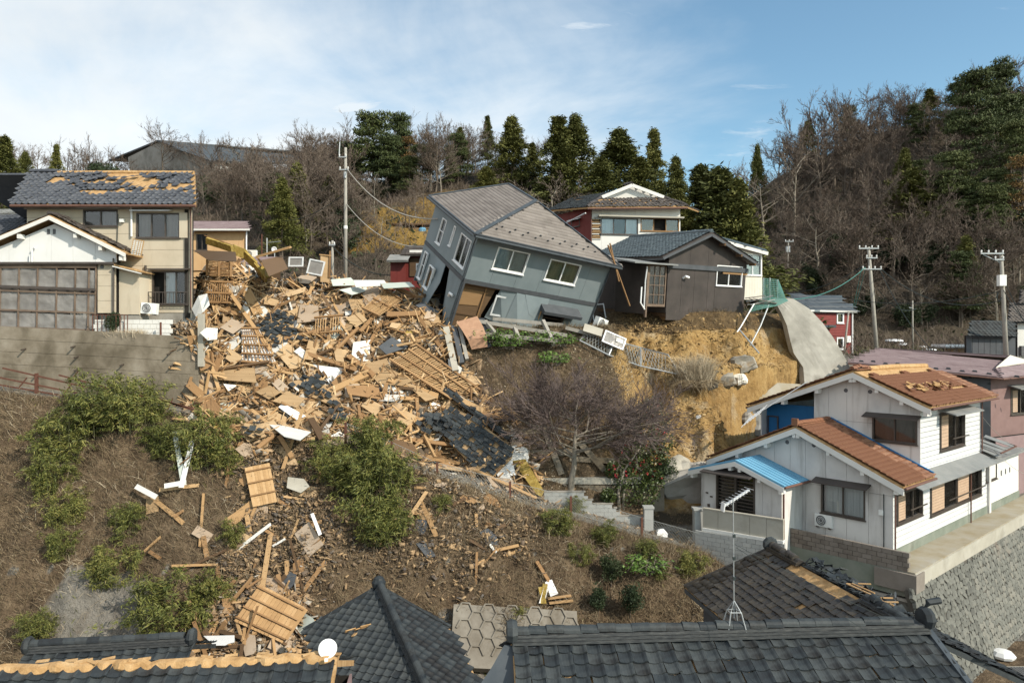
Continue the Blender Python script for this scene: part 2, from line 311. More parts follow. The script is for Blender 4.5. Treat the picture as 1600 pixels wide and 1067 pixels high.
defm('leaf_cedar', [(.035, .045, .014), (.09, .096, .024), (.175, .16, .038)], scale=.35, rnd=.3, isl=.35, rough=.75)
defm('leaf_pine', [(.024, .038, .014), (.056, .074, .023), (.115, .125, .036)], scale=.35, rnd=.3, isl=.35, rough=.7)
defm('leaf_dark', [(.014, .026, .012), (.03, .046, .018), (.055, .07, .026)], scale=.4, rnd=.3, isl=.4, rough=.6)
defm('leaf_rust', [(.10, .06, .022), (.17, .10, .035), (.11, .10, .03)], scale=.4, rnd=.3, isl=.4, rough=.8)
defm('leaf_bamboo', [(.036, .05, .013), (.085, .10, .024), (.165, .165, .042), (.33, .28, .09)], scale=.9, rnd=.2, isl=.6, rough=.6)
defm('leaf_bright', [(.05, .10, .018), (.09, .16, .03), (.14, .21, .045)], scale=1, isl=.6, rough=.6)
defm('leaf_camellia', [(.022, .038, .012), (.05, .072, .018), (.10, .115, .025)], scale=1, isl=.6, rough=.45, spec=.5)
defm('flower_red', [(.25, .02, .025), (.38, .04, .05)], scale=1, isl=.6, rough=.6)
defm('brush', [(.082, .060, .037), (.152, .113, .068), (.225, .172, .108), (.36, .285, .178)], scale=.22, isl=.55, rough=.95)
defm('straw', [(.30, .24, .165), (.42, .35, .25), (.52, .45, .34)], scale=1, isl=.6, rough=.95)
MT['glass'] = glass_mat('glass'); MT['glass_dark'] = glass_mat('glass_dark', (.72, .74, .75), .06)
def sheet_mat():
 """Old clear vinyl sheeting: hazy, wrinkled, mostly see-through."""
 m = bpy.data.materials.new('vinyl_sheet'); m.use_nodes = True; n_, l_ = m.node_tree.nodes, m.node_tree.links
 bs = n_['Principled BSDF']; bs.inputs['Base Color'].default_value = (.30, .285, .27, 1); bs.inputs['Roughness'].default_value = .28
 t = n_.new('ShaderNodeBsdfTransparent'); t.inputs[0].default_value = (.8, .78, .75, 1); x = n_.new('ShaderNodeMixShader')
 tcn = n_.new('ShaderNodeTexCoord'); nz = n_.new('ShaderNodeTexNoise'); nz.inputs['Scale'].default_value = 1.2; nz.inputs['Detail'].default_value = 5; l_.new(tcn.outputs['Object'], nz.inputs['Vector'])
 r = n_.new('ShaderNodeMapRange'); r.inputs[1].default_value = .3; r.inputs[2].default_value = .7; r.inputs[3].default_value = .5; r.inputs[4].default_value = .85; l_.new(nz.outputs[0], r.inputs[0])
 b = n_.new('ShaderNodeBump'); b.inputs['Distance'].default_value = .12; l_.new(nz.outputs[0], b.inputs['Height']); l_.new(b.outputs[0], bs.inputs['Normal'])
 l_.new(r.outputs[0], x.inputs[0]); l_.new(t.outputs[0], x.inputs[1]); l_.new(bs.outputs[0], x.inputs[2]); l_.new(x.outputs[0], n_['Material Output'].inputs[0])
 return m
MT['vinyl'] = sheet_mat()
# ------------------------------------------------------------------ terrain
VALLEY = -14.0
PX = [-70, -40, -24, -15, -5.4, 1.5, 6.3, 9.3, 14, 30]
PZ = [0.8, -0.8, -2.25, -3.4, -5.6, -7.9, -9.2, -9.9, -10.2, -10.4]
KX, KY = 16.25, 28.75                                       # corner of the terrace under the white house
UX, UY = 0.758, 0.652                                       # its long side; (-UY, UX) is the gable side
PLAT = -9.35
CRX = [-400, -140, -98, -60, -34, 0, 14, 27, 40, 54, 68, 81, 100, 140, 400]
CRZ = [40, 33, 29, 28.5, 29.5, 30, 24, 19, 20.5, 30, 38, 41, 47, 50, 44]
def G(X, Y):
 X = np.asarray(X, float); Y = np.asarray(Y, float)
 X, Y = np.broadcast_arrays(X, Y)
 zp = np.interp(X, PX, PZ)
 s = np.clip((Y - 25.8) / (33.0 - 25.8), 0, 1)
 bank = VALLEY + (zp - VALLEY) * (0.75 * s + 0.25 * s * s * (3 - 2 * s))
 bank = bank + (fbm(X * .5, Y * .5, 3, 5) * .9 - .5 * np.abs(fbm(X * .8, Y * .25, 13, 3))) * np.clip(s * 4, 0, 1) * np.clip((1 - s) * 6, 0, 1)
 def prof(Yk, Zk, Yq=None):
  Yq = Y if Yq is None else Yq
  return np.interp(Yq, Yk, Zk)
 A = prof([35.0, 35.6, 36.2, 37.5, 45, 60], [-.4, .15, .45, .9, 1.7, 3.0])
 t = np.clip((Y - 35.0) / 1.5, 0, 1)
 B = np.where(Y < 36.5, zp + t * np.minimum(1.6, -zp * .4), 0)
 z365 = zp + np.minimum(1.6, -zp * .4)
 tb = np.clip((Y - 36.5) / (42.0 - 36.5), 0, 1)
 B = np.where(Y >= 36.5, z365 + (1.9 - z365) * (1.0 * tb), B)
 B = B + sstep(42, 45.5, Y) * 1.3
 B = B + 2.5 * np.exp(-(((X + 17.6) / 2.6) ** 2 + ((Y - 43.2) / 2.0) ** 2)) + .9 * np.exp(-(((X + 12.5) / 2.5) ** 2 + ((Y - 44.5) / 1.8) ** 2)) + .35 * fbm(X * .7, Y * .7, 11, 3)
 tc_ = np.clip((Y - 36.0) / (40.6 - 36.0), 0, 1)
 zlow = np.minimum(zp + 1.2, -6.6)
 C = np.where(Y < 36.0, zp + np.clip((Y - 35.3) / .7, 0, 1) * (zlow - zp), zlow + (.75 - zlow) * tc_)
 C = C + sstep(42, 60, Y) * 2.3 + .16 * fbm(X * .9, Y * .9, 21, 3) * np.clip((Y - 36) / 2, 0, 1)
 Ys = Y - 5.0 * sstep(13.5, 19.0, X) - .8 * fbm(X * .35, Y * .1, 5, 3)
 D = prof([35, 36.4, 38.5, 42, 45.2, 46.6, 46.9, 48, 60], [-9.5, -8.0, -5.9, -2.5, -.1, 1.5, 1.95, 2.1, 3.0], Ys)
 rid = np.abs(fbm(X * .55 + Y * .15, Y * .22, 31, 4)); fine = fbm(X * 1.4, Y * 1.2, 41, 4)
 chunk = np.abs(fbm(X * 2.6 + 9, Y * 2.2, 61, 3))
 D = D + (.6 - 1.6 * rid + .42 * fine - .35 * chunk) * np.clip((47.0 - Ys) / 1.5, 0, 1) * np.clip((Y - 36) / 2, 0, 1)
 D = D + .34 * np.sin(D * 2.3 + 2.2 * fbm(X * .3, Y * .3, 71, 3)) * np.clip((46.5 - Ys) / 1.5, 0, 1) * np.clip((Y - 36) / 2, 0, 1)
 D = np.where((Y < 35) , zp, D)
 E = prof([35, 52, 57, 60, 75], [PLAT, PLAT, -1.9, -1.4, -.6])
 E = np.where(Y < 35, zp, E)
 def blend(a, b, x0, x1):
  k = sstep(x0, x1, X); return a * (1 - k) + b * k
 up = np.where(X < np.where(Y < 36.2, -15.3, -.447 * Y), A, B)
 up = np.where(X > -6, blend(B, C, -5.2, -3.6), up)
 up = np.where(X > 4.5, blend(C, D, 5.6, 8.2), up)
 up = np.where(X > 19, blend(D, E, 20.2, 22.6), up)
 z = np.where(Y < 25.8, VALLEY, np.where(Y < 33, bank, np.where(Y < 35.0, zp, up)))
 a = (X - KX) * UX + (Y - KY) * UY; b = -(X - KX) * UY + (Y - KY) * UX
 inside = (a > .12) & (b > .12) & (b < 9.6 + np.clip(a - 3, 0, 1) * 3.0) & (X > 10.2)
 z = np.where(inside & (Y < 52), PLAT, z)
 out_ = (b <= .12) & (a > -3)                           # the low road outside the stone wall
 z = np.where(out_ & (X > 11.0), VALLEY, z)
 z = np.where((b > .1) & (a <= .12) & (a > -2.2) & (X > 10.6) & (Y < 36), np.minimum(z, np.interp(a, [-2.2, .12], [-12.5, -12.0])), z)
 # hills
 base = np.where(X < 20, 3.0, -.6); Y0 = 58 + 16 * sstep(16, 24, X)
 crest = np.interp(X, CRX, CRZ); sh = np.clip((Y - Y0) / (138 - Y0), 0, 1)
 hill = base + (crest - base) * (1 - (1 - sh) ** 1.55) + fbm(X * .05, Y * .05, 51, 4) * 6 * sstep(0, .3, sh)
 far = sstep(150, 400, Y)
 hill = hill * (1 - far) + (6 + 0 * hill) * far
 return np.where(Y > Y0, hill, z)
def g(x, y): return float(G(x, y))
_YS = np.concatenate([np.arange(12, 60, .06), np.arange(60, 175, .35)])
def hit(px, py, lift=0.0):
 """Where the sight line of a photo pixel first meets the ground."""
 X = (px - 800) / F * _YS; Z = (533.5 - py) / F * _YS
 d = Z - (G(X, _YS) + lift); k = np.nonzero(d < 0)[0]
 if len(k) == 0: return None
 Y = _YS[max(k[0] - 1, 0)] if k[0] == 0 else _YS[k[0] - 1] + (_YS[k[0]] - _YS[k[0] - 1]) * d[k[0] - 1] / (d[k[0] - 1] - d[k[0]])
 return Vector(((px - 800) / F * Y, Y, (533.5 - py) / F * Y))
def gnormal(x, y, e=.4):
 return Vector((-(g(x + e, y) - g(x - e, y)) / (2 * e), -(g(x, y + e) - g(x, y - e)) / (2 * e), 1)).normalized()
BE = hit(150, 962)                                           # bare earth low on the bank
def ground_mat():
 m = bpy.data.materials.new('ground'); m.use_nodes = True; nt = m.node_tree; n_, l_ = nt.nodes, nt.links
 bs = n_['Principled BSDF']; bs.inputs['Roughness'].default_value = .95; bs.inputs['Specular IOR Level'].default_value = .15
 tcn = n_.new('ShaderNodeTexCoord')
 def noise(sc, det=8, st=None):
  v = tcn.outputs['Object']
  if st:
   mp = n_.new('ShaderNodeMapping'); mp.inputs['Scale'].default_value = st; l_.new(v, mp.inputs[0]); v = mp.outputs[0]
  t = n_.new('ShaderNodeTexNoise'); t.inputs['Scale'].default_value = sc; t.inputs['Detail'].default_value = det; t.inputs['Roughness'].default_value = .65
  l_.new(v, t.inputs['Vector']); return t.outputs['Fac']
 def ramp(f, cols, lo=.3, hi=.7):
  r = n_.new('ShaderNodeValToRGB'); e = r.color_ramp.elements
  while len(e) < len(cols): e.new(.5)
  for i, c in enumerate(cols): e[i].position = lo + (hi - lo) * i / (len(cols) - 1); e[i].color = (*c, 1)
  l_.new(f, r.inputs[0]); return r.outputs[0]
 def mix(f, a, b):
  x = n_.new('ShaderNodeMix'); x.data_type = 'RGBA'; l_.new(f, x.inputs[0]); l_.new(a, x.inputs[6]); l_.new(b, x.inputs[7]); return x.outputs[2]
 def attr(nm, amt=.5):
  a = n_.new('ShaderNodeAttribute'); a.attribute_name = nm
  q = n_.new('ShaderNodeMath'); q.operation = 'ADD'; l_.new(a.outputs['Fac'], q.inputs[0])
  q2 = n_.new('ShaderNodeMath'); q2.operation = 'MULTIPLY_ADD'; l_.new(noise(1.1), q2.inputs[0]); q2.inputs[1].default_value = amt * 2; q2.inputs[2].default_value = -amt
  l_.new(q2.outputs[0], q.inputs[1])
  r = n_.new('ShaderNodeMapRange'); r.inputs[1].default_value = .38; r.inputs[2].default_value = .62; l_.new(q.outputs[0], r.inputs[0]); return r.outputs[0]
 forest = ramp(noise(.5), [(.04, .032, .024), (.072, .058, .042), (.105, .085, .06)])
 bank = ramp(noise(1.6), [(.07, .049, .032), (.14, .10, .064), (.23, .17, .11)])
 soil = ramp(noise(.55, 9, (1, 1, .7)), [(.20, .115, .04), (.35, .215, .08), (.45, .30, .125), (.53, .40, .22)], .28, .72)
 soil2 = ramp(noise(2.6), [(.11, .062, .026), (.36, .225, .09), (.48, .345, .175)])
 mm = n_.new('ShaderNodeMix'); mm.data_type = 'RGBA'; mm.inputs[0].default_value = .4; l_.new(soil, mm.inputs[6]); l_.new(soil2, mm.inputs[7])
 dark = n_.new('ShaderNodeMapRange'); dark.inputs[1].default_value = .5; dark.inputs[2].default_value = .68; dark.inputs[4].default_value = .75; l_.new(noise(.9, 9, (1, 1, .35)), dark.inputs[0])
 m3 = n_.new('ShaderNodeMix'); m3.data_type = 'RGBA'; l_.new(dark.outputs[0], m3.inputs[0]); l_.new(mm.outputs[2], m3.inputs[6]); m3.inputs[7].default_value = (.13, .078, .034, 1)
 hard = ramp(noise(1.2), [(.13, .12, .105), (.21, .195, .17), (.27, .25, .22)])
 yel = ramp(noise(.35), [(.13, .08, .02), (.27, .17, .045), (.34, .22, .07)])
 green = ramp(noise(1.5), [(.05, .06, .02), (.10, .115, .035), (.15, .13, .06)])
 c = mix(attr('yellow', .7), forest, yel); c = mix(attr('bank'), c, bank); c = mix(attr('green', .6), c, green); c = mix(attr('hard', .35), c, hard); pale = n_.new('ShaderNodeMapRange'); pale.inputs[1].default_value = .53; pale.inputs[2].default_value = .66; pale.inputs[4].default_value = .8; l_.new(noise(.42, 7, (1, 1, .6)), pale.inputs[0])
 m4 = n_.new('ShaderNodeMix'); m4.data_type = 'RGBA'; l_.new(pale.outputs[0], m4.inputs[0]); l_.new(m3.outputs[2], m4.inputs[6]); m4.inputs[7].default_value = (.50, .41, .28, 1)
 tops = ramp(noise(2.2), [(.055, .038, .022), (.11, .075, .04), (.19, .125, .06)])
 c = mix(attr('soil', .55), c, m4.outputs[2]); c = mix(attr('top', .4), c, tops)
 l_.new(c, bs.inputs['Base Color'])
 b = n_.new('ShaderNodeBump'); b.inputs['Strength'].default_value = 1.0; b.inputs['Distance'].default_value = .5; l_.new(noise(2.0, 12), b.inputs['Height']); l_.new(b.outputs[0], bs.inputs['Normal'])
 return m
def build_ground():
 xs = np.concatenate([[-5000, -2500, -1200, -700], np.arange(-420, -80, 10.), np.arange(-80, -34, 1.2), np.arange(-34, 34, .25), np.arange(34, 80, 1.2), np.arange(80, 421, 10.), [700, 1200, 2500, 5000]])
 ys = np.concatenate([[-3000, -800, -200, -50, -10, 5, 14], np.arange(18, 24, 1.), np.arange(24, 51, .2), np.arange(51, 80, .9), np.arange(80, 180, 2.5), np.arange(180, 420, 15.), [600, 1000, 2000, 4500, 8000]])
 gx, gy = np.meshgrid(xs, ys); gz = G(gx, gy); ny, nx = gx.shape
 V = np.stack([gx, gy, gz], -1).reshape(-1, 3); i = np.arange(nx * ny).reshape(ny, nx)
 Fc = np.stack([i[:-1, :-1], i[:-1, 1:], i[1:, 1:], i[1:, :-1]], -1).reshape(-1, 4)
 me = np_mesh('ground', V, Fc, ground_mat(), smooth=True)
 X, Y = V[:, 0], V[:, 1]
 n5 = fbm(X * .3, Y * .3, 77, 3)
 soil = sstep(5.2, 8.6, X + n5 * 7) * sstep(23, 20.5, X) * sstep(35.2, 36.5, Y) * sstep(50.8, 49.8, Y - 3 * sstep(15, 19, X))
 bank = sstep(24, 26, Y) * sstep(33.3, 32.8, Y); bank = np.maximum(bank, sstep(-5, -4, X) * sstep(8, 6, X) * sstep(35, 35.6, Y) * sstep(44, 41, Y))
 hard = sstep(32.8, 33.1, Y) * sstep(35.6, 35.2, Y) * .8
 hard = np.maximum(hard, sstep(24.8, 24.2, Y)); hard = np.maximum(hard, (np.abs(gz.ravel() - PLAT) < .02) * .8)
 hard = np.maximum(hard, .75 * sstep(1.2, .4, np.abs((X - 24) * .5 + (Y - 66) * .2) / 4) * sstep(20, 24, X) * sstep(54, 57, Y) * sstep(90, 80, Y))
 sc_ = fbm(X * .35 + 3, Y * .35, 91, 3)                       # bare concrete showing low on the bank
 hard = np.maximum(hard, .62 * sstep(1.4, .6, ((X - BE.x) / 2.4) ** 2 + ((Y - BE.y) / 1.0) ** 2 + sc_ * .8))
 hard = np.maximum(hard, .85 * sstep(-3.4, -2.6, X) * sstep(4.0, 3.0, X) * sstep(29.4, 28.9, Y + n5) * sstep(25, 25.6, Y))
 yel = sstep(-22, -15, X) * sstep(-2, -7, X) * sstep(68, 72, Y) * sstep(96, 84, Y)
 grn = sstep(30, 34, X) * sstep(52, 48, X) * sstep(62, 64, Y) * sstep(76, 72, Y)
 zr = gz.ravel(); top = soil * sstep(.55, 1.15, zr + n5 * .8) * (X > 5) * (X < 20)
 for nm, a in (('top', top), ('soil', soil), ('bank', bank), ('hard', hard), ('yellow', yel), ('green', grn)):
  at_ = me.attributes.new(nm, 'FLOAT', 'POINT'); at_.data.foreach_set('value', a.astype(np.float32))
 struct('ground', me)
build_ground()
# ------------------------------------------------------------------ building helpers
def panel_wall(th, fr, poly_top, u0, u1, v0, joints=(), holes=(), m=None, name='wall', rows=None, gap=.012, thick=.05, depth=.35, core=True, hj=()):
 """Wall = dark core behind + facing panels split at the joints, cut round the holes. poly_top: [(u, v)...] upper edge."""
 us, vs = [a for a, b in poly_top], [b for a, b in poly_top]
 top = lambda u: float(np.interp(u, us, vs))
 brk = [a for a, b in poly_top[1:-1]]
 c = MB()
 if core:
  e0, e1 = u0 + .07, u1 - .07; pts = [(e0, v0), (e1, v0), (e1, top(e1))] + [(u, top(u)) for u in sorted(brk, reverse=True) if e0 < u < e1] + [(e0, top(e0))]
  c.prism(fr, pts, -depth, -depth + .03)
  c.prism(fr, [(u0 + .07, v0), (u0 + .1, v0), (u0 + .1, top(u0 + .1)), (u0 + .07, top(u0 + .07))], -depth + .03, -.06)
  c.prism(fr, [(u1 - .1, v0), (u1 - .07, v0), (u1 - .07, top(u1 - .07)), (u1 - .1, top(u1 - .1))], -depth + .03, -.06)
  w_ = P(name, c, MT['unlit_inside'], th)  # near-black sheet painting the unlit interior behind openings and joints
 else: w_ = th
 cuts = [u0] + sorted(j for j in joints if u0 < j < u1) + [u1]
 for a, b in zip(cuts[:-1], cuts[1:]):
  a_, b_ = a + gap / 2, b - gap / 2
  xs = sorted(set([a_, b_] + [x for h in holes for x in (h[0], h[1]) if a_ < x < b_] + [x for x in brk if a_ < x < b_]))
  bands = [v0] + sorted(hj) + [None]
  for k in range(len(bands) - 1):
   lo, hi = bands[k] + (gap / 2 if k else 0), bands[k + 1]
   mb = MB()
   for p, q in zip(xs[:-1], xs[1:]):
    mid = (p + q) / 2
    tp, tq = (top(p), top(q)) if hi is None else (min(hi - gap / 2, top(p)), min(hi - gap / 2, top(q)))
    if max(tp, tq) <= lo + .01: continue
    segs = [(lo, None)]
    for h in sorted((h for h in holes if h[0] < mid < h[1]), key=lambda h: h[2]):
     lo_, _ = segs.pop();
     if h[2] > lo_ + .005: segs.append((lo_, min(h[2], (tp + tq) / 2)))
     segs.append((max(h[3], lo_), None))
    for s0, s1 in segs:
     if s1 is None:
      if s0 < min(tp, tq) - .005: mb.prism(fr, [(p, s0), (q, s0), (q, tq), (p, tp)], -thick, 0)
      elif s0 < max(tp, tq) - .02: mb.prism(fr, [(p, s0), (q, s0), (q, max(tq, s0 + .005)), (p, max(tp, s0 + .005))], -thick, 0)
     elif s1 > s0 + .005: mb.prism(fr, [(p, s0), (q, s0), (q, s1), (p, s1)], -thick, 0)
     if len(xs) == 2 and mb.v: P('wall_panel', mb, m, w_); mb = MB()
   if mb.v: P('wall_panel', mb, m, w_)
 return w_
def window(th, fr, r, frame='alu_dark', sash=2, back='curtain_white', inset=.05, bar=.06, glass='glass', rows=1, proud=.03, sill=True, open_at=None, backs=None, label=None):
 """Window in a hole: frame (part) > pane, curtain, sill."""
 u0, u1, v0, v1 = r; mb = MB()
 mb.box(fr, u0, u1, v1 - bar, v1, -inset - .03, proud); mb.box(fr, u0, u1, v0, v0 + bar, -inset - .03, proud)
 mb.box(fr, u0, u0 + bar, v0 + bar, v1 - bar, -inset - .03, proud); mb.box(fr, u1 - bar, u1, v0 + bar, v1 - bar, -inset - .03, proud)
 ws = (u1 - u0 - 2 * bar) / sash
 for k in range(1, sash): mb.box(fr, u0 + bar + ws * k - bar * .45, u0 + bar + ws * k + bar * .45, v0 + bar, v1 - bar, -inset - .02, -.004)
 for k in range(1, rows):
  vv = v0 + (v1 - v0) * k / rows; mb.box(fr, u0 + bar, u1 - bar, vv - bar * .3, vv + bar * .3, -inset - .015, -.01)
 f = P('window', mb, MT[frame], th, label)
 for k in range(sash):
  a, b = u0 + bar + ws * k, u0 + bar + ws * (k + 1)
  if open_at != k: P('pane', MB().box(fr, a, b, v0 + bar, v1 - bar, -inset - .006 * (k + 1), -inset + .004 - .006 * (k + 1)), MT[glass], f)
  bk = backs[k] if backs else back
  if bk:
   cm = MB(); nn = 7
   for i in range(nn):
    p, q = a + (b - a) * i / nn, a + (b - a) * (i + 1) / nn; dz = .02 * (i % 2)
    cm.box(fr, p, q, v0 + bar * .8, v1 - bar * .8, -inset - .13 - dz, -inset - .11 - dz)
   P('curtain' if 'curtain' in bk else 'blind', cm, MT[bk], f)
 if sill: P('sill', MB().box(fr, u0 - .04, u1 + .04, v0 - .05, v0 - .002, -.02, .09), MT[frame], f)
 return f
def shutter_leaf(th, fr, r, m='shutter', n=9, w0=.012, frame='alu_dark'):
 u0, u1, v0, v1 = r; mb = MB().box(fr, u0, u1, v0, v1, w0, w0 + .015)
 f = P('shutter', mb, MT[frame], th); h = (v1 - v0 - .08) / n
 for k in range(n): P('slat', MB().box(fr, u0 + .05, u1 - .05, v0 + .04 + h * k + .008, v0 + .04 + h * (k + 1) - .008, w0 + .017, w0 + .035), MT[m], f)
 return f
def hood(th, fr, u0, u1, v, dep=.5, m='alu_dark', drop=.12, t=.05, name='window_hood'):
 mb = MB()
 P_ = [fr.p(a, v + dv, ww) for a in (u0, u1) for dv, ww in ((0, .003), (-drop, dep), (-drop + t, dep), (t * 1.4, .003))]
 mb.add(P_, [(0, 1, 2, 3), (7, 6, 5, 4), (0, 4, 5, 1), (1, 5, 6, 2), (2, 6, 7, 3), (3, 7, 4, 0)])
 return P(name, mb, MT[m], th)
# --- roof tiles: local x across, y up the slope, z out of the slope; origin at the tile's centre
def tile_mesh(kind, tw, tl):
 if kind == 'wave': prof = [(-.5, .040), (-.38, .018), (-.2, .002), (.02, -.002), (.2, .010), (.34, .038), (.46, .050), (.52, .034)]
 elif kind == 'deep': prof = [(-.5, .075), (-.38, .035), (-.2, .004), (.05, -.004), (.2, .012), (.33, .06), (.44, .085), (.52, .06)]
 elif kind == 'soft': prof = [(-.5, .034), (-.34, .012), (-.05, -.002), (.2, .006), (.38, .034), (.5, .038)]
 elif kind == 'flat': prof = [(-.5, .012), (-.2, .002), (.2, .002), (.5, .014)]
 else: prof = [(-.5, 0), (.5, 0)]
 th_ = .034 if kind != 'shingle' else .012; V = []
 lift = .036 if kind != 'shingle' else .012
 for x, z in prof: V += [(x * tw, -tl * .54, z + lift), (x * tw, tl * .54, z + .004), (x * tw, -tl * .54, z + lift - th_)]
 fs = []
 for i in range(len(prof) - 1):
  a, b = i * 3, i * 3 + 3
  fs += [(a, b, b + 1, a + 1), (a + 2, b + 2, b, a)]
 fs += [(0, 1, 2), (3 * len(prof) - 3, 3 * len(prof) - 1, 3 * len(prof) - 2)]
 return V, fs
def inpoly(u, v, poly):
 u, v = np.asarray(u), np.asarray(v); ins = np.zeros(u.shape, bool); n = len(poly)
 for i in range(n):
  (x1, y1), (x2, y2) = poly[i], poly[(i + 1) % n]
  c = ((y1 > v) != (y2 > v)) & (u < (x2 - x1) * (v - y1) / (y2 - y1 + 1e-12) + x1); ins ^= c
 return ins
def tiles(parent, fr, poly, tw, tl, kind, m, off=.02, individual=0, miss=None, jit=.004, seed=1, shift=0, name='roof_tile', tilt=0.01, key=None):
 """Courses of tiles over a polygon of the roof plane. individual: how many become parts of their own (nearest the camera first)."""
 r = np.random.default_rng(seed); us = [p[0] for p in poly]; vs = [p[1] for p in poly]
 cu = np.arange(min(us) + tw / 2, max(us) + tw / 2, tw); cv = np.arange(min(vs) + tl / 2, max(vs) + tl / 2, tl)
 A, B = np.meshgrid(cu, cv); row = np.broadcast_to(np.arange(len(cv))[:, None], A.shape)
 A = A + (row % 2) * shift * tw
 ok = inpoly(A, B, poly)
 if miss is not None: ok &= ~miss(A, B, r)
 a, b = A[ok], B[ok]; n = len(a)
 if not n: return []
 V, fs = tile_mesh(kind, tw, tl); V = np.array(V); d = key(a, b) if key is not None else -b
 order = np.argsort(d); ind = order[:individual]; rest = order[individual:]
 du, dv = r.normal(0, jit, n), r.normal(0, jit, n); rot = r.normal(0, jit * 1.5, n); tx = r.normal(0, tilt, n); dz = off + np.abs(r.normal(0, tilt * .5, n))
 objs = []
 if len(ind):
  me = bpy.data.meshes.new(name); me.from_pydata([tuple(x) for x in V], [], fs); me.materials.append(m); me.update()
  B_ = fr.mat()
  for k in ind:
   M = B_ @ Matrix.Translation((a[k] + du[k], b[k] + dv[k], dz[k])) @ Matrix.Rotation(rot[k], 4, 'Z') @ Matrix.Rotation(tx[k], 4, 'X')
   objs.append(link(name, me, parent, M))
 if len(rest):
  k = rest; c, s = np.cos(rot[k])[:, None], np.sin(rot[k])[:, None]
  x = V[None, :, 0] * c - V[None, :, 1] * s + (a[k] + du[k])[:, None]; y = V[None, :, 0] * s + V[None, :, 1] * c + (b[k] + dv[k])[:, None]
  z = V[None, :, 2] + V[None, :, 1] * tx[k][:, None] + dz[k][:, None]
  u, v, w_, o = (np.array(q) for q in (fr.u, fr.v, fr.w, fr.o))
  Pt = (o + x[..., None] * u + y[..., None] * v + z[..., None] * w_).reshape(-1, 3)
  q = np.array([f for f in fs if len(f) == 4]); nv = len(V)
  Fc = (q[None] + (np.arange(len(k)) * nv)[:, None, None]).reshape(-1, 4)
  o_ = link(name + ('s' if not name.endswith('s') else ''), np_mesh(name, Pt, Fc, m), parent); o_['kind'] = 'stuff'; objs.append(o_)
 return objs
def deck(th, fr, poly, m, t=.12, name='roof'): return P(name, MB().prism(fr, poly, -t, 0), m if not isinstance(m, str) else MT[m], th)
def ridge_tiles(parent, a, b, m, r=.11, step=.3, layers=0, n=7, individual=True, jit=.02, seed=3, skip=None, lay_w=.2, up=FZ):
 """Half round capping tiles along a ridge or hip, on a few flat courses."""
 rr = random.Random(seed); a, b = Vector(a), Vector(b); d = b - a; L_ = d.length; u = d.normalized(); s_ = u.cross(up).normalized(); up = s_.cross(u)
 base = MB()
 for k in range(layers): base.add(
  [a + u * t + s_ * (sg * (lay_w - .02 * k)) + up * (.06 * k + h) for t in (0, L_) for sg, h in ((-1, 0), (1, 0), (1, .05), (-1, .05))], [(0, 1, 2, 3), (7, 6, 5, 4), (0, 4, 5, 1), (1, 5, 6, 2), (2, 6, 7, 3), (3, 7, 4, 0)])
 if base.v:
  c_ = P('ridge_course', base, MT['tile_ridge'] if m is MT['tile_black'] else m, parent)
  if parent.parent is None: parent = c_
 cnt = int(L_ / step); me = None
 for i in range(cnt):
  if skip and skip(i / cnt): continue
  if me is None:
   mb = MB(); prof = [(math.cos(math.pi * k / n) * r, math.sin(math.pi * k / n) * r) for k in range(n + 1)]
   V = [Vector((-step * .53, x, z + .015)) for x, z in prof] + [Vector((step * .53, x, z)) for x, z in prof]
   fs = [(k, k + 1, n + 2 + k, n + 1 + k) for k in range(n)] + [tuple(range(n + 1)), tuple(range(n + 1, 2 * n + 2))[::-1]]
   mb.add(V, fs); me = mb.mesh('ridge_tile', m)
  c = a + u * ((i + .5) * step) + up * (.06 * layers) + up * rr.gauss(0, jit * .3)
  R_ = Matrix((u, s_, up)).transposed().to_4x4()
  link('ridge_tile', me, parent, Matrix.Translation(c) @ R_ @ Matrix.Rotation(rr.gauss(0, jit), 4, 'Z') @ Matrix.Rotation(rr.gauss(0, jit), 4, 'Y'))
def ac_unit(loc, rz, label, scale=1.0, M=None, group='outdoor air conditioner units'):
 M = M if M is not None else Matrix.Translation(loc) @ Matrix.Rotation(rz, 4, 'Z')
 t = T('air_conditioner', label, 'air conditioner', M, group); s = scale; fr = Fr((0, 0, 0), FX, FZ)
 P('casing', MB().box(fr, -.40 * s, .40 * s, .06, .62 * s, -.28 * s, 0), MT['ac_white'], t)
 k = Fr((-.10 * s, -.002, .34 * s), FX, FZ); gr = MB()
 gr.lathe(k, [(0, .012), (.05, .016), (.2 * s, .012), (.235 * s, .008), (.235 * s, 0)], 20)
 gp = P('fan_grille', gr, MT['ac_grille'], t)
 ring = MB()
 for q in (.09, .16, .235): ring.lathe(k, [(q * s - .008, .014), (q * s - .004, .026), (q * s + .004, .026), (q * s + .008, .014)], 20)
 P('ring', ring, MT['ac_white'], gp)
 P('side_panel', MB().box(fr, .2 * s, .385 * s, .1, .58 * s, .003, .012), MT['ac_white'], t)
 for x in (-.28, .28): P('foot', MB().box(fr, x * s - .05, x * s + .05, 0, .055, -.26 * s, .02), MT['alu_dark'], t)
 return t
def pipe(th, pts, r=.035, m='gutter_brown', name='downpipe'): return P(name, MB().tube(pts, r, 7), MT[m], th)
def brackets(th, fr, pts, m, s=.14, d=.3):
 for a, b in pts: P('purlin_end', MB().cbox(fr, a, b, d / 2, s, s * 1.2, d), MT[m], th)
def rect2(fr, M, bl, tr):
 a, b = fr.hit(M, *bl), fr.hit(M, *tr); return a[0], b[0], a[1], b[1]
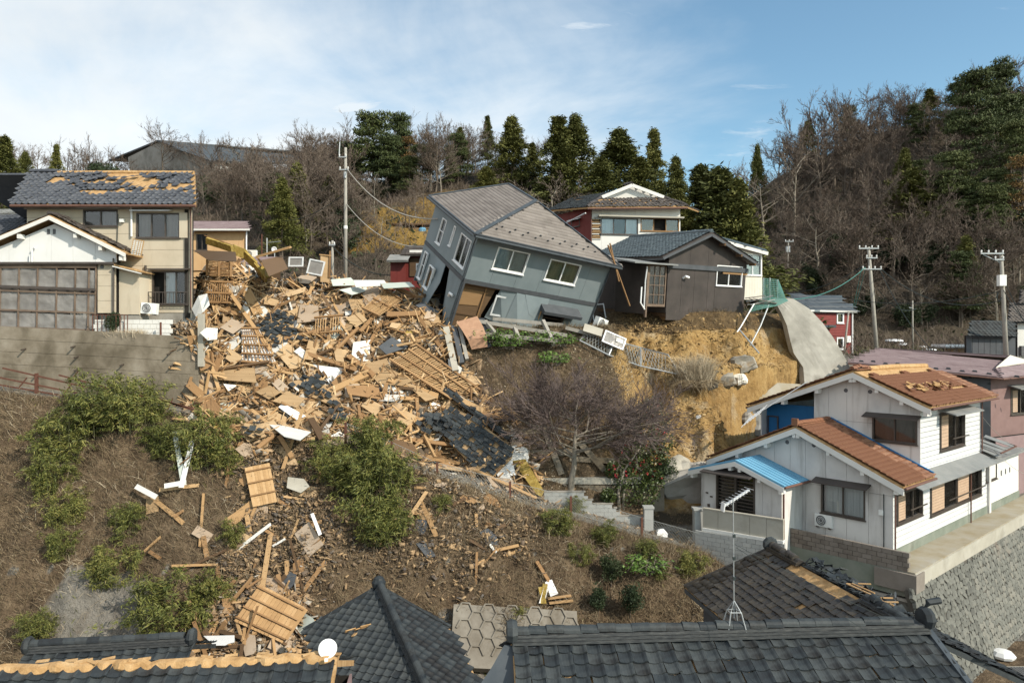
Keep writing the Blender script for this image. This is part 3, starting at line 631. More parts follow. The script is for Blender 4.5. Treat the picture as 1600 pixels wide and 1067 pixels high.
class Site:
 """A thing whose parts are given by world points."""
 def __init__(s, name, label, cat, base, group=None):
  s.b = Vector(base); s.M = Matrix.Translation(s.b); s.th = T(name, label, cat, s.M, group)
 def q(s, px, py, Y): return at(px, py, Y) - s.b
 def plane(s, a, b, c): return Fr(a, Vector(b) - Vector(a), Vector(c) - Vector(a))
 def poly(s, fr, pts): return [((Vector(p) - fr.o).dot(fr.u), (Vector(p) - fr.o).dot(fr.v)) for p in pts]
 def roof(s, pts, dm, tw=.3, tl=.3, kind='wave', tm='tile_black', ind=0, miss=None, seed=1, t=.12, **k):
  fr = s.plane(pts[0], pts[1], pts[-1]); po = s.poly(fr, pts)
  d = deck(s.th, fr, po, dm, t)
  if tm: tiles(d, fr, po, tw, tl, kind, MT[tm], individual=ind, miss=miss, seed=seed, key=k.pop('key', (lambda a, b: (fr.o + s.b).y + a * fr.u.y + b * fr.v.y)), **k)
  return d, fr
 def wall(s, a, b, z0, z1, m, joints=None, holes=(), top=None, **k):
  """Vertical wall from a to b (plan points, left to right as seen from outside)."""
  a, b = Vector((a[0], a[1], 0)), Vector((b[0], b[1], 0)); fr = Fr(Vector((a.x, a.y, z0)), b - a, FZ); Lw = (b - a).length
  tp = top or [(0, z1 - z0), (Lw, z1 - z0)]
  jt = joints if joints is not None else []
  panel_wall(s.th, fr, tp, 0, Lw, 0, jt, holes, MT[m], **k); return fr
def steps(a, b, d): return list(np.arange(a + d, b - d * .4, d))
# ------------------------------------------------------------------ beige two-storey house on the terrace (left)
def beige_house():
 o = at(42, 497, 37.2); M = Matrix.Translation(o)
 t = T('two_storey_house', 'beige two-storey house with damaged dark tiled roof above the concrete retaining wall', 'house', M)
 W, H, D = 8.72, 6.05, 7.6; fr = Fr((0, 0, 0), FX, FZ)
 wins = {k: fr.rect(M, *v) for k, v in dict(a=(130, 328, 184, 354), b=(213, 333, 281, 372), c=(238, 424, 294, 476)).items()}
 panel_wall(t, fr, [(0, H), (W, H)], 0, W, .28, steps(0, W, 3.05), [(*wins['a'],), (*wins['b'],), (*wins['c'],)], MT['siding_beige'], hj=[1.05, 1.9, 2.75, 3.6, 4.45, 5.3])
 SH = -.46; SV = Vector((SH, 1, 0)); DL = D * SV.length
 rf = Fr((W, 0, 0), SV, FZ); panel_wall(t, rf, [(0, H), (DL / 2, H + 2.0), (DL, H)], 0, DL, 0, steps(0, D, 2.5), [], MT['siding_beige'], hj=[1.9, 3.6, 5.3])
 lf = Fr((SH * D, D, 0), -SV, FZ); panel_wall(t, lf, [(0, H), (DL / 2, H + 2.0), (DL, H)], 0, DL, 0, steps(0, D, 2.5), [], MT['siding_beige'], hj=[1.9, 3.6, 5.3])
 P('wall', MB().box(fr, SH * D, W + SH * D, 0, H, -D, -D + .05), MT['siding_beige'], t)
 P('foundation', MB().box(fr, .02, W - .02, -.8, .27, -.5, -.03), MT['concrete'], t)
 window(t, fr, wins['a'], backs=[None, 'shade_grey'], bar=.06); window(t, fr, wins['c'], sash=3, backs=[None, 'curtain_white', None], rows=1, open_at=0)
 window(t, fr, wins['b'], sash=3, backs=['shutter_taupe', None, 'shutter_taupe'])
 u0, u1, v0, v1 = wins['b']; P('shutter_box', MB().box(fr, u1 + .01, u1 + .42, v0, v1, .004, .09), MT['siding_beige'], t)
 for k, ex in (('a', .15), ('b', .15), ('c', .12)):
  u0, u1, v0, v1 = wins[k]; hood(t, fr, u0 - ex, u1 + ex - (.5 if k == 'b' else 0), v1 + .1, .42, 'alu_silver' if k != 'c' else 'alu_dark', .06)
 u0, u1, v0, v1 = wins['c']; rl = MB().box(fr, u0 - .1, u1 + .1, v0 + .62, v0 + .66, .22, .26).box(fr, u0 - .1, u1 + .1, v0 + .02, v0 + .06, .22, .26)
 r_ = P('window_railing', rl, MT['alu_dark'], t)
 for k in range(12):
  uu = u0 - .08 + (u1 - u0 + .16) * k / 11; P('baluster', MB().box(fr, uu - .012, uu + .012, v0 + .06, v0 + .62, .228, .252), MT['alu_dark'], r_)
 P('frieze', MB().box(fr, -.1, W + .1, H - .32, H + .02, .004, .10), MT['concrete'], t)
 P('vent_pipe', MB().tube([fr.p(*fr.hit(M, 207, 370), .1), fr.p(*fr.hit(M, 207, 322), .1)], .05, 8), MT['alu_white'], t)
 pipe(t, [fr.p(W - .05, H - .1, .12), fr.p(W - .02, 5.4, .08), fr.p(W - .02, .4, .08)]); pipe(t, [fr.p(*fr.hit(M, 185, 335), .05), fr.p(*fr.hit(M, 184, 375), .05), fr.p(*fr.hit(M, 178, 400), .05)], .02, 'cable', 'cable_run')
 P('meter_box', MB().box(fr, *fr.rect(M, 189, 343, 195, 348)[:2], *fr.rect(M, 189, 343, 195, 348)[2:], .004, .16), MT['ac_white'], t)
 P('duct', MB().tube([fr.p(*fr.hit(M, 229, 415), .1), fr.p(*fr.hit(M, 228, 440), .1), fr.p(*fr.hit(M, 232, 474), .1)], .06, 8), MT['alu_dark'], t)
 oh, run = .55, D / 2; rise = 2.35; sl_ = math.hypot(run + oh, rise * (run + oh) / run); vz = rise / run
 ze = H + .16 - vz * oh
 f1 = Fr((-.45, -oh, ze), FX, Vector((0, 1, vz))); f2 = Fr((W + .45 + SH * (D + oh * 2), D + oh, ze), -FX, Vector((0, -1, vz)))
 hs = SH * (run + oh); full = [(0, 0), (W + .9, 0), (W + .9 + hs, sl_), (hs, sl_)]
 d1 = deck(t, f1, full, 'roof_clay', .13); d2 = deck(t, f2, [(0, 0), (W + .9, 0), (W + .9 - hs, sl_), (-hs, sl_)], 'tile_slate', .13)
 def miss(a, b, r):
  n = fbm(a * .55, b * 1.1, 5, 3) * .75 + r.normal(0, .06, a.shape)
  return ((n > .02) & (b > 1.9) & (a > 0)) | ((n > .22) & (b > .9)) | (b > sl_ - .18)
 tiles(d1, f1, full, .33, .36, 'deep', MT['tile_slate'], miss=miss, seed=4, jit=.012, tilt=.035)
 r2 = np.random.default_rng(9)
 tiles(d1, f1.at(.1, 0, .05), [(2, 2.0), (W - .6, 2.0), (W + .6 + hs, sl_ - .2), (2 + hs, sl_ - .2)], .36, .4, 'wave', MT['tile_slate'], name='loose_tile',
   miss=lambda a, b, r: r.random(a.shape) > .22, seed=14, jit=.10, tilt=.12)
 hs -= .0
 ridge_tiles(d1, (hs - .4, run, ze + vz * (run + oh) + .05), (hs + 1.2, run, ze + vz * (run + oh) + .05), MT['tile_slate'], .12, .32, 1)
 P('clay_ridge', MB().tube([(hs + 1.2, run, ze + vz * (run + oh)), (hs + 5, run, ze + vz * (run + oh) + .03), (hs + W + .4, run, ze + vz * (run + oh))], .14, 7), MT['roof_clay'], t)
 P('gutter', MB().tube([(-.45, -oh - .05, ze - .06), (W + .45, -oh - .05, ze - .06)], .07, 8), MT['gutter_brown'], t)
 ac_unit(o + Vector(fr.p(*fr.hit(M, 230, 492), 1.0)), .08, 'white outdoor air conditioner tipped against the beige house', 1.0,
   Matrix.Translation(at(231, 492, 36.2)) @ Matrix.Rotation(.09, 4, 'Y'))
 cr = Matrix.Translation(at(212, 400, 36.0)) @ Matrix.Rotation(.2, 4, 'Y'); tt = T('louvre_panel', 'pale wooden louvre panel hanging askew beside the gable on the beige wall', 'louvre', cr)
 fr2 = Fr((0, 0, 0), FX, FZ); b = MB()
 for x in (-.28, .25): b.box(fr2, x, x + .04, 0, .85, 0, .05)
 for z in (0, .81): b.box(fr2, -.24, .25, z, z + .04, 0, .05)
 P('frame', b, MT['wood_pale'], tt)
 for k in range(8): P('slat', MB().box(fr2, -.24, .25, .06 + .095 * k, .12 + .095 * k, .01, .04), MT['board_white'], tt)
 for x in (-.12, .03, .15): P('bar', MB().box(fr2, x, x + .025, .04, .81, .042, .06), MT['wood_pale'], tt)
beige_house()
# ------------------------------------------------------------------ white gabled annexe with vinyl veranda (far left)
def annexe():
 Y = 35.9; o = at(0, 516, Y); M = Matrix.Translation(o); k = Y / F
 t = T('gabled_annexe', 'white gabled annexe with a vinyl-sheeted veranda beside the beige house', 'house', M)
 fr = Fr((0, 0, 0), FX, FZ); U = lambda px: px * k; V = lambda py: (516 - py) * k
 top = [(U(-70), V(415)), (U(85), V(350)), (U(186), V(397))]
 panel_wall(t, fr, top, U(-70), U(182), V(410), [U(x) for x in (-56, -20, 14, 46, 80, 114, 149)], [], MT['siding_white'], depth=.5)
 dep = 1.5
 for sg, (pa, pb) in ((1, ((85, 341), (203, 399))), (-1, ((85, 341), (-75, 408)))):
  A, B = fr.p(U(pa[0]), V(pa[1]) + .1, .38), fr.p(U(pb[0]), V(pb[1]) + .1, .38); dv = Vector((0, dep + .38, 0)); S = B - A
  f = Fr(B, dv, -S) if sg > 0 else Fr(B + dv, -dv, -S); po = [(0, 0), (dep + .38, 0), (dep + .38, S.length), (0, S.length)]
  d = deck(t, f, po, 'roof_clay', .1); tiles(d, f, po, .3, .3, 'wave', MT['tile_dark'], seed=3, jit=.02, tilt=.05, miss=lambda a, b, r: r.random(a.shape) < .12)
  P('bargeboard', MB().beam(A + Vector((0, -.03, -.17)), B + Vector((0, -.03, -.17)), .06, .24, Vector((0, 1, 0))) if False else MB().add(
   [p + Vector((0, y, z)) for p in (A, B) for y, z in ((-.07, -.25), (-.01, -.25), (-.01, -.05), (-.07, -.05))], [(0, 1, 2, 3), (7, 6, 5, 4), (0, 4, 5, 1), (1, 5, 6, 2), (2, 6, 7, 3), (3, 7, 4, 0)]), MT['plaster_white'], t)
  for q in ((.33, .66, .93) if sg > 0 else (.3, .6)):
   c = A + (B - A) * q; P('purlin_end', MB().cbox(Fr(c + Vector((0, 0, -.42)), FX, FZ), 0, 0, -.18, .16, .22, .36), MT['plaster_white'], t)
 ridge_tiles(t, fr.p(U(85), V(341) + .14, .4), fr.p(U(85), V(341) + .14, -1.4), MT['tile_dark'], .14, .3, 0)
 for x in (76, 85): P('vent', MB().box(fr, U(x - 2), U(x + 2), V(366), V(358), .002, .03), MT['ac_grille'], t)
 P('flue_pipe', MB().tube([fr.p(U(52), V(410), .1), fr.p(U(52), V(391), .1), fr.p(U(56), V(388), .1)], .05, 8), MT['alu_silver'], t)
 P('flue_pipe', MB().tube([fr.p(U(48.5), V(410), .1), fr.p(U(48.5), V(398), .1)], .035, 8), MT['alu_silver'], t)
 P('fascia', MB().box(fr, U(-70), U(180), V(413.5), V(410) - .003, -.1, .22), MT['alu_dark'], t)
 # lower walls on the right
 panel_wall(t, fr.at(0, 0, -.02), [(U(152), V(413.6)), (U(181), V(413.6))], U(152), U(180.5), V(489), [], [], MT['siding_beige'], hj=[V(470), V(447), V(430)], depth=.5)
 panel_wall(t, fr.at(0, 0, -.25), [(U(181), V(416)), (U(214), V(423))], U(181.5), U(214), V(491), [], [], MT['siding_beige'], depth=.9)
 P('side_wall', MB().box(fr, U(213), U(214), V(492), V(424), -1.3, -.26), MT['siding_beige'], t)
 A, B = fr.p(U(179), V(413), .1), fr.p(U(222), V(424), .1)
 f = Fr(B, Vector((0, 1.4, 0)), A - B); po = [(0, 0), (1.4, 0), (1.4, (A - B).length), (0, (A - B).length)]
 d = deck(t, f, po, 'roof_clay', .06); P('fascia', MB().beam(A + Vector((0, -.03, -.12)), B + Vector((0, -.03, -.12)), .2, .05), MT['plaster_white'], t)
 pipe(t, [fr.p(U(179), V(404), .1), fr.p(U(178.5), V(420), .06), fr.p(U(178), V(489), .06)], .045, 'alu_dark')
 P('vent', MB().lathe(Fr(fr.p(U(159), V(417), -.018), FX, FZ), [(0, .03), (.09, .03), (.1, 0)], 12), MT['ac_grille'], t)
 P('plinth', MB().box(fr, U(150), U(214), V(520), V(491.5), -1.2, -.3), MT['concrete'], t)
 # veranda: posts and rails (parts) with hazy sheets between, house wall dimly behind
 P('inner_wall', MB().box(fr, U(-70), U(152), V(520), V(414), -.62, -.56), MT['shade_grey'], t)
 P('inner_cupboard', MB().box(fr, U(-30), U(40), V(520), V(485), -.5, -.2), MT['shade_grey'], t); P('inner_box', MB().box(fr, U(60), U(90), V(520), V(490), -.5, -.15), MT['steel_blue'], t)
 rails = [(413.8, 416), (455, 458.5), (486, 489), (512, 515)]; sag = lambda x: (x - 40) * .035
 wf = P('veranda_frame', MB().box(fr, U(-70), U(152), V(419), V(414.2), .02, .1), MT['veranda_wood'], t)
 def rail(y, h, m, w0=.02): P('rail', MB().add([fr.p(U(x), V(y + sag(x)) + dz, ww) for x in (-70, 151) for dz, ww in ((0, w0), (0, w0 + .07), (h, w0 + .07), (h, w0))], [(0, 1, 2, 3), (7, 6, 5, 4), (0, 4, 5, 1), (1, 5, 6, 2), (2, 6, 7, 3), (3, 7, 4, 0)]), MT[m], wf)
 rail(451, .13, 'alu_dark', .06); rail(486.5, .08, 'veranda_wood'); rail(456.5, .07, 'veranda_wood'); rail(513, .07, 'veranda_wood')
 ps = [-56, -27, 2, 31, 60, 90, 119, 140, 151]
 for a in ps: P('post', MB().add([fr.p(U(a + dx + (0 if y < 500 else -2)), V(y + 2), ww) for y in (519, 416) for dx, ww in ((-1, .025), (1, .025), (1, .075), (-1, .075))], [(0, 1, 2, 3), (7, 6, 5, 4), (0, 4, 5, 1), (1, 5, 6, 2), (2, 6, 7, 3), (3, 7, 4, 0)]), MT['veranda_wood'], wf)
 for a, b in zip(ps[:-1], ps[1:]):
  for y0, y1 in ((419, 449), (456, 485), (489, 514)):
   n, V_ = 8, []
   for i in range(n + 1):
    for j in range(n + 1):
     x = a + (b - a) * i / n; y = y0 + (y1 - y0) * j / n
     V_.append(fr.p(U(x), V(y + sag(x)), .012 + .05 * float(fbm(x * .12, y * .12, 7, 3))))
   fs = [(i * (n + 1) + j, i * (n + 1) + j + 1, (i + 1) * (n + 1) + j + 1, (i + 1) * (n + 1) + j) for i in range(n) for j in range(n)]
   P('vinyl_sheet', MB().add(V_, fs), MT['vinyl'], wf, smooth=True)
 ac_unit(None, 0, 'outdoor air conditioner dimly seen behind the vinyl sheets of the veranda', 1.0, Matrix.Translation(at(122, 500, 36.35)) )
annexe()
def left_edge_house():
 s = Site('tiled_house', 'dark tiled roof house cut off by the left edge behind the white annexe', 'house', at(0, 500, 44))
 q = s.q
 s.roof([q(-90, 371, 42), q(43, 366, 42), q(43, 333, 45), q(-70, 336, 45)], MT['tile_slate'], .3, .3, 'wave', 'tile_slate', seed=5)
 s.roof([q(-90, 337, 44.6), q(43, 333, 44.6), q(43, 317, 47), q(-40, 329, 47)], MT['tin_grey'], .3, .35, 'flat', 'tin_grey', seed=6)
 a, b = q(-90, 371, 42.4), q(42, 366, 42.4); s.wall(a, b, -1, a.z - .1, 'siding_beige')
left_edge_house()
# ------------------------------------------------------------------ concrete retaining wall and terrace things on the left
def retaining_wall():
 o = at(310, 600, 34.9); M = Matrix.Translation(o)
 t = T('retaining_wall', 'stained grey-brown concrete retaining wall below the beige house, with weep pipes', 'wall', M)
 xs = [(px - 310) / F * 34.9 for px in (-60, 0, 60, 120, 180, 240, 311)]
 tops = [(533.5 - y) / F * 34.9 - o.z for y in (506, 510, 513, 516, 519, 523, 527)]
 for k in range(5):
  mb = MB()
  for i in range(6):
   pts = []
   for xx, tp in ((xs[i], tops[i]), (xs[i + 1], tops[i + 1])):
    hi = tp - .62 * k; lo = tp - .62 * (k + 1) + .014 if k < 4 else tp - 5.0
    pts.append((xx, lo, hi))
   (x0, l0, h0), (x1, l1, h1) = pts; y = -.03 + .016 * ((k * 7) % 3) - .025 * k
   mb.add([(x, yy, z) for x, l, h in pts for yy, z in ((y, l), (.55, l), (.55, h), (y, h))], [(0, 1, 2, 3), (7, 6, 5, 4), (0, 4, 5, 1), (1, 5, 6, 2), (2, 6, 7, 3), (3, 7, 4, 0)])
  P('wall_lift', mb, MT['concrete_old'], t)
 fr = Fr((0, -.3, 0), FX, FZ)
 for px, py in ((117, 541), (122, 557), (191, 582), (266, 552), (271, 570), (268, 602), (193, 569), (122, 577), (40, 545), (60, 585)):
  u, v = Fr((0, -.05, 0), FX, FZ).hit(M, px, py); c = Vector((u, -.02, v))
  P('weep_pipe', MB().tube([c + Vector((0, .1, .03)), c + Vector((.0, -.34, -.06))], .04, 8), MT['alu_dark'], t)
 # white block garden wall, rusty bars and plant on the terrace edge
 s = Site('garden_wall', 'low white painted block wall on the terrace below the beige house', 'wall', at(205, 525, 35.6)); k = 35.6 / F
 for c in range(12):
  for r in range(4):
   x0 = (c - 6) * 10 * k + (r % 2) * .1; P('block', MB().box(Fr((0, 0, 0), FX, FZ), x0, x0 + 10 * k - .012, .02 + r * .23 - .1, .02 + r * .23 + .215 - .1, -.16, 0), MT['plaster_white'], s.th)
 s = Site('railing', 'row of rusty upright bars in front of the white garden wall', 'railing', at(165, 525, 35.3)); k = 35.3 / F
 for i, px in enumerate((145, 152, 159, 166, 173, 181, 188, 194, 199)): P('bar', MB().tube([((px - 165) * k, 0, -.1), ((px - 165 + (i % 3 - 1) * .4) * k, 0, 1.05)], .022, 5), MT['rust'], s.th)
 P('rail', MB().tube([(-20 * k, 0, 1.06), (34 * k, 0, 1.06)], .02, 5), MT['rust'], s.th)
 one('steel_post', MB().tube([(0, 0, -.2), (0, 0, .72)], .05, 6), MT['rust'], 'short rusty steel post standing at the end of the white garden wall', 'post', at(251, 526, 35.2))
retaining_wall()
# ------------------------------------------------------------------ small orange house, low roof and far small houses behind the rubble
def small_back_houses():
 s = Site('orange_house', 'small orange walled house with brown flat roof behind the rubble heap', 'house', at(345, 420, 52)); q = s.q
 a, b = q(296, 400, 51.5), q(384, 400, 51.5); z0, z1 = -1.5, q(0, 357, 51.5).z
 fr = Fr(Vector((a.x, a.y, z0)), FX, FZ); r = fr.rect(s.M, 307, 366, 324, 391)
 s.wall(a, b, z0, z1, 'wall_orange', steps(0, b.x - a.x, .9), [r], gap=.008, depth=.12); window(s.th, fr, r, backs=[None, 'curtain_white'])
 s.wall(b, b + Vector((-2.2, 5, 0)), z0, z1, 'wall_orange', core=False)
 s.roof([q(292, 358, 51), q(390, 358, 51), q(386, 346, 54.5), q(300, 346, 54.5)], MT['tile_mauve'], .45, .3, 'shingle', 'tile_mauve')
 P('fascia', MB().beam(q(292, 359, 50.96), q(390, 359, 50.96), .05, .12), MT['plaster_white'], s.th); pipe(s.th, [q(385, 360, 51.4), q(385, 420, 51.4)], .05, 'alu_white')
 s = Site('low_shed', 'low shed with plain dull mauve roof behind the rubble heap', 'shed', at(420, 430, 50)); q = s.q
 s.roof([q(378, 413, 49), q(440, 413, 49), q(438, 402, 52), q(382, 402, 52)], MT['tile_mauve'], .5, .35, 'shingle', 'tile_mauve'); s.wall(q(380, 0, 49.3), q(438, 0, 49.3), -2, q(0, 414, 49.3).z, 'wood_dark')
 # little brown house behind the tilted one
 s = Site('brown_cottage', 'little maroon cottage with tin roofs wedged behind the leaning blue house', 'house', at(640, 440, 54)); q = s.q
 s.wall(q(630, 0, 54), q(668, 0, 54), -1, q(0, 398, 54).z, 'tin_maroon', [.6, 1.2]); s.roof([q(626, 398, 53.5), q(672, 398, 53.5), q(664, 384, 56), q(634, 384, 56)], MT['tile_dark'], .35, .3, 'flat', 'tile_dark')
 s.wall(q(610, 0, 53), q(634, 0, 53), -1, q(0, 410, 53).z, 'tin_maroon', [.5]); s.roof([q(604, 407, 52.4), q(638, 407, 52.4), q(636, 398, 54), q(612, 398, 54)], MT['tin_grey'], .4, .4, 'shingle', 'tin_grey')
 P('gable_board', MB().box(Fr(q(640, 398, 53.97), FX, FZ), 0, 1.2, 0, .35, .002, .06), MT['plaster_white'], s.th)
 fr = Fr(q(634, 432, 53.97), FX, FZ); P('door', MB().box(fr, .3, 1.0, 0, 1.4, .002, .05), MT['wood_dark'], s.th)
 # warehouse on the hill
 s = Site('warehouse', 'long white warehouse with dark roof on the wooded hill top', 'warehouse', at(330, 300, 118)); q = s.q
 s.roof([q(330, 252, 112), q(500, 256, 132), q(490, 238, 137), q(246, 219, 120)], MT['roof_trim'], 2.0, 1.2, 'shingle', 'roof_trim', t=.25)
 s.roof([q(246, 219, 120), q(490, 238, 137), q(400, 250, 148), q(170, 250, 132)], MT['roof_trim'], tm=None, t=.25)
 a, b = q(250, 252, 113), q(500, 258, 133)
 fr = s.wall(q(331, 0, 113), b, q(0, 310, 113).z, q(0, 254, 113).z, 'plaster_white', steps(0, 30, 3.5), gap=.06)
 for k in range(6): P('window', MB().box(fr, 3 + 4.2 * k, 4.6 + 4.2 * k, 3.4, 5.0, .01, .12), MT['glass_dark'], s.th)
 g_ = [q(206, 300, 126), q(331, 300, 113.2), q(331, 254.5, 113.2), q(247, 221.5, 120.2), q(200, 246, 126)]; gf = s.plane(g_[0], g_[1], g_[4]); P('gable_wall', MB().prism(gf, s.poly(gf, g_), -.3, 0), MT['concrete'], s.th)
small_back_houses()
# ------------------------------------------------------------------ leaning blue-grey house
def leaning_house():
 cz, sz = math.cos(.572), math.sin(.572)
 M = Matrix.Translation((-3.593, 41.043, 1.013)) @ Matrix.Rotation(.340, 4, 'Y') @ Matrix.Rotation(.326, 4, 'X') @ Matrix.Rotation(.572, 4, 'Z')
 t = T('leaning_house', 'leaning two-storey blue-grey house tipped over with its ground floor crushed', 'house', M)
 W, D, H = 9.54, 6.9, 5.6; fr = Fr((0, 0, 0), FX, FZ); lf = Fr((0, D, 0), -FY, FZ)
 w1 = rect2(fr, M, (767.5, 419.5), (828.6, 396)); w2 = rect2(fr, M, (849, 436.5), (909, 414.5))
 b0 = 2.62
 fz = lambda r: (r[0], r[1], r[2], r[3])
 panel_wall(t, fr, [(0, H), (W, H)], 0, W, b0 + .25, steps(0, W, 1.62), [fz(w1), fz(w2)], MT['steel_blue'], hj=[])
 for r, bk in ((w1, 'shade_pale'), (w2, 'curtain_green')): window(t, fr, r, 'alu_white', back=bk, bar=.07, proud=.05)
 P('belt_course', MB().box(fr, -.03, W + .03, b0, b0 + .24, -.05, .035), MT['band_dark'], t); P('belt_course', MB().box(lf, 0, D, b0, b0 + .24, -.05, .035), MT['band_dark'], t)
 L1 = rect2(lf, M, (718, 397), (735.5, 367)); L2 = rect2(lf, M, (707, 374), (713.5, 350)); L3 = rect2(lf, M, (688, 367), (698.5, 338))
 def srt(r): return (min(r[0], r[1]), max(r[0], r[1]), min(r[2], r[3]), max(r[2], r[3]))
 L1, L2, L3 = (min(D - .4, .0) or 4.75, 6.35, 3.25, 4.95), (3.55, 3.85, 3.75, 5.0), (1.6, 2.35, 3.3, 4.9)
 panel_wall(t, lf, [(0, H), (D, H)], 0, D, b0 + .25, steps(0, D, 1.75), [L1, L2, L3], MT['steel_blue'])
 for r, b in ((L1, 'curtain_white'), (L2, 'shade_pale'), (L3, 'shade_pale')): window(t, lf, r, 'alu_white', sash=1 if r is L2 else 2 if r is L1 else 1, back=b, rows=1 if r is not L3 else 2)
 P('rear_wall', MB().box(fr, 0, W, 0, H, -D - .05, -D), MT['steel_blue'], t); P('side_wall', MB().box(Fr((W, 0, 0), FY, FZ), 0, D, 0, H, -.06, 0), MT['steel_blue'], t)
 P('floor_slab', MB().box(fr, .1, W - .1, b0 - .1, b0 + .1, -D + .1, -.1), MT['wood_dark'], t)
 P('unlit_room_sheet', MB().box(fr, 2.1, W - .1, .0, b0 - .15, -1.3, -1.2).box(fr, .2, W - .1, -.1, .0, -D + .1, -1.3), MT['unlit_inside'], t)  # near-black sheets painting the shade inside the crushed ground floor
 # ground floor, front: bare wood corner, crumpled cladding, opening under an awning, last sound panel
 pl = MB().prism(fr, [(.12, -.2), (1.75, .15), (2.35, b0 - .02), (.12, b0 - .02)], -.35, -.28); wp = P('bare_wood_wall', pl, MT['wood_dark'], t, 'bare brown wood wall at the torn corner')
 for k, m in ((1, 'wood_dark'), (4, 'wood_mid')): P('batten', MB().box(fr, .15, 1.9, .1 + .5 * k, .2 + .5 * k, -.275, -.24), MT[m], wp)
 P('board', MB().prism(fr, [(.2, 1.2), (1.5, 1.3), (1.55, 2.1), (.2, 2.1)], -.275, -.25), MT['wood_mid'], wp)
 for x in (.13, 1.62): P('stud', MB().box(fr, x, x + .09, .12, b0 - .05, -.238, -.2), MT['wood_mid'], wp)
 P('corner_board', MB().box(fr, -.02, .10, -.3, b0, -.06, .04), MT['band_dark'], t)
 P('loose_window', MB().box(fr, 2.35, 2.45, .9, 2.2, -.1, -.04).box(fr, 3.1, 3.2, .9, 2.2, -.1, -.04).box(fr, 2.45, 3.1, .9, 1.0, -.1, -.04).box(fr, 2.45, 3.1, 2.1, 2.2, -.1, -.04), MT['alu_silver'], t, 'empty pale window frame hanging at the torn corner')
 cr = [[(2.3, .55, -.5), (3.35, .35, .05), (3.6, 2.6, 0), (2.5, 2.6, -.05)], [(3.35, .3, .07), (4.35, .0, .55), (4.7, 1.5, .28), (4.2, 2.6, 0), (3.6, 2.6, .02)],
   [(4.33, .02, .5), (5.65, -.1, .1), (5.75, 1.0, .3), (4.72, 1.55, .26)], [(4.72, 1.5, .28), (5.75, 1.02, .3), (6.0, 2.6, .01), (4.2, 2.6, .02)]]
 for pts in cr:
  a = [fr.p(*p) for p in pts]; n = (a[1] - a[0]).cross(a[-1] - a[0]).normalized() * .03; k = len(a)
  P('crumpled_panel', MB().add(a + [p - n for p in a], [tuple(range(k)), tuple(range(k, 2 * k))[::-1]] + [(i, (i + 1) % k, k + (i + 1) % k, k + i) for i in range(k)]), MT['steel_blue'], t)
 P('lower_panel', MB().prism(fr, [(7.55, -.75), (W, -.35), (W, b0 - .01), (5.95, b0 - .01), (5.95, 2.2), (7.55, 2.2)], -.06, 0), MT['steel_blue'], t)
 P('door_awning', MB().add([fr.p(a, v, w_) for a in (5.45, 8.3) for v, w_ in ((1.95, .0), (1.78, .75), (1.98, .78), (2.25, .0))], [(0, 1, 2, 3), (7, 6, 5, 4), (0, 4, 5, 1), (1, 5, 6, 2), (2, 6, 7, 3), (3, 7, 4, 0)]), MT['band_dark'], t)
 P('door_frame', MB().box(fr, 7.40, 7.54, -.75, 1.95, -.3, .02).box(fr, 5.6, 7.4, 1.2, 1.32, -.4, -.2), MT['alu_dark'], t)
 P('door_prop', MB().beam(fr.p(5.65, -.3, .1), fr.p(5.5, 1.8, .3), .07, .07), MT['wood_pale'], t)
 # ground floor, left side: buckled cladding
 for pts in ([(.0, .3, .0), (2.3, .1, .1), (2.4, b0, 0), (0, b0, 0)], [(2.32, -.2, .5), (4.3, -.5, .75), (4.5, 1.6, .3), (3.9, b0, 0), (2.42, b0, 0)], [(4.75, .3, -.25), (6.0, -.3, .1), (6.8, -.3, .03), (6.85, b0, 0), (4.6, b0, 0)]):
  a = [lf.p(*p) for p in pts]; n = (a[1] - a[0]).cross(a[-1] - a[0]).normalized() * .03; k = len(a)
  P('buckled_panel', MB().add(a + [p - n for p in a], [tuple(range(k)), tuple(range(k, 2 * k))[::-1]] + [(i, (i + 1) % k, k + (i + 1) % k, k + i) for i in range(k)]), MT['steel_blue'], t)
 P('unlit_room_sheet', MB().box(lf, .1, D - .3, -.1, b0 - .15, -1.3, -1.2), MT['unlit_inside'], t)  # same painted interior shade behind the left side
 window(t, lf.at(.75, .35, .15), (0, .55, .2, 2.0), 'alu_white', sash=1, back='shade_pale', rows=2); window(t, lf.at(2.7, .35, .45), (0, .75, .3, 1.75), 'alu_white', sash=1, back='board_white')
 P('white_bracket', MB().tube([lf.p(5.9, 1.35, .15), lf.p(6.1, 1.6, .25), lf.p(6.45, 1.6, .2)], .08, 6), MT['alu_white'], t)
 # roof: ridge running back, hipped front
 oh = .45; rise = 2.05; e = 3.3; hw = W / 2
 A_, C_, D_, E_, B_ = Vector((-oh, D + oh, H)), Vector((-oh, -oh, H)), Vector((W + oh, -oh, H)), Vector((hw, e, H + rise)), Vector((hw, D + oh, H + rise))
 G_ = Vector((W + oh, D + oh, H))
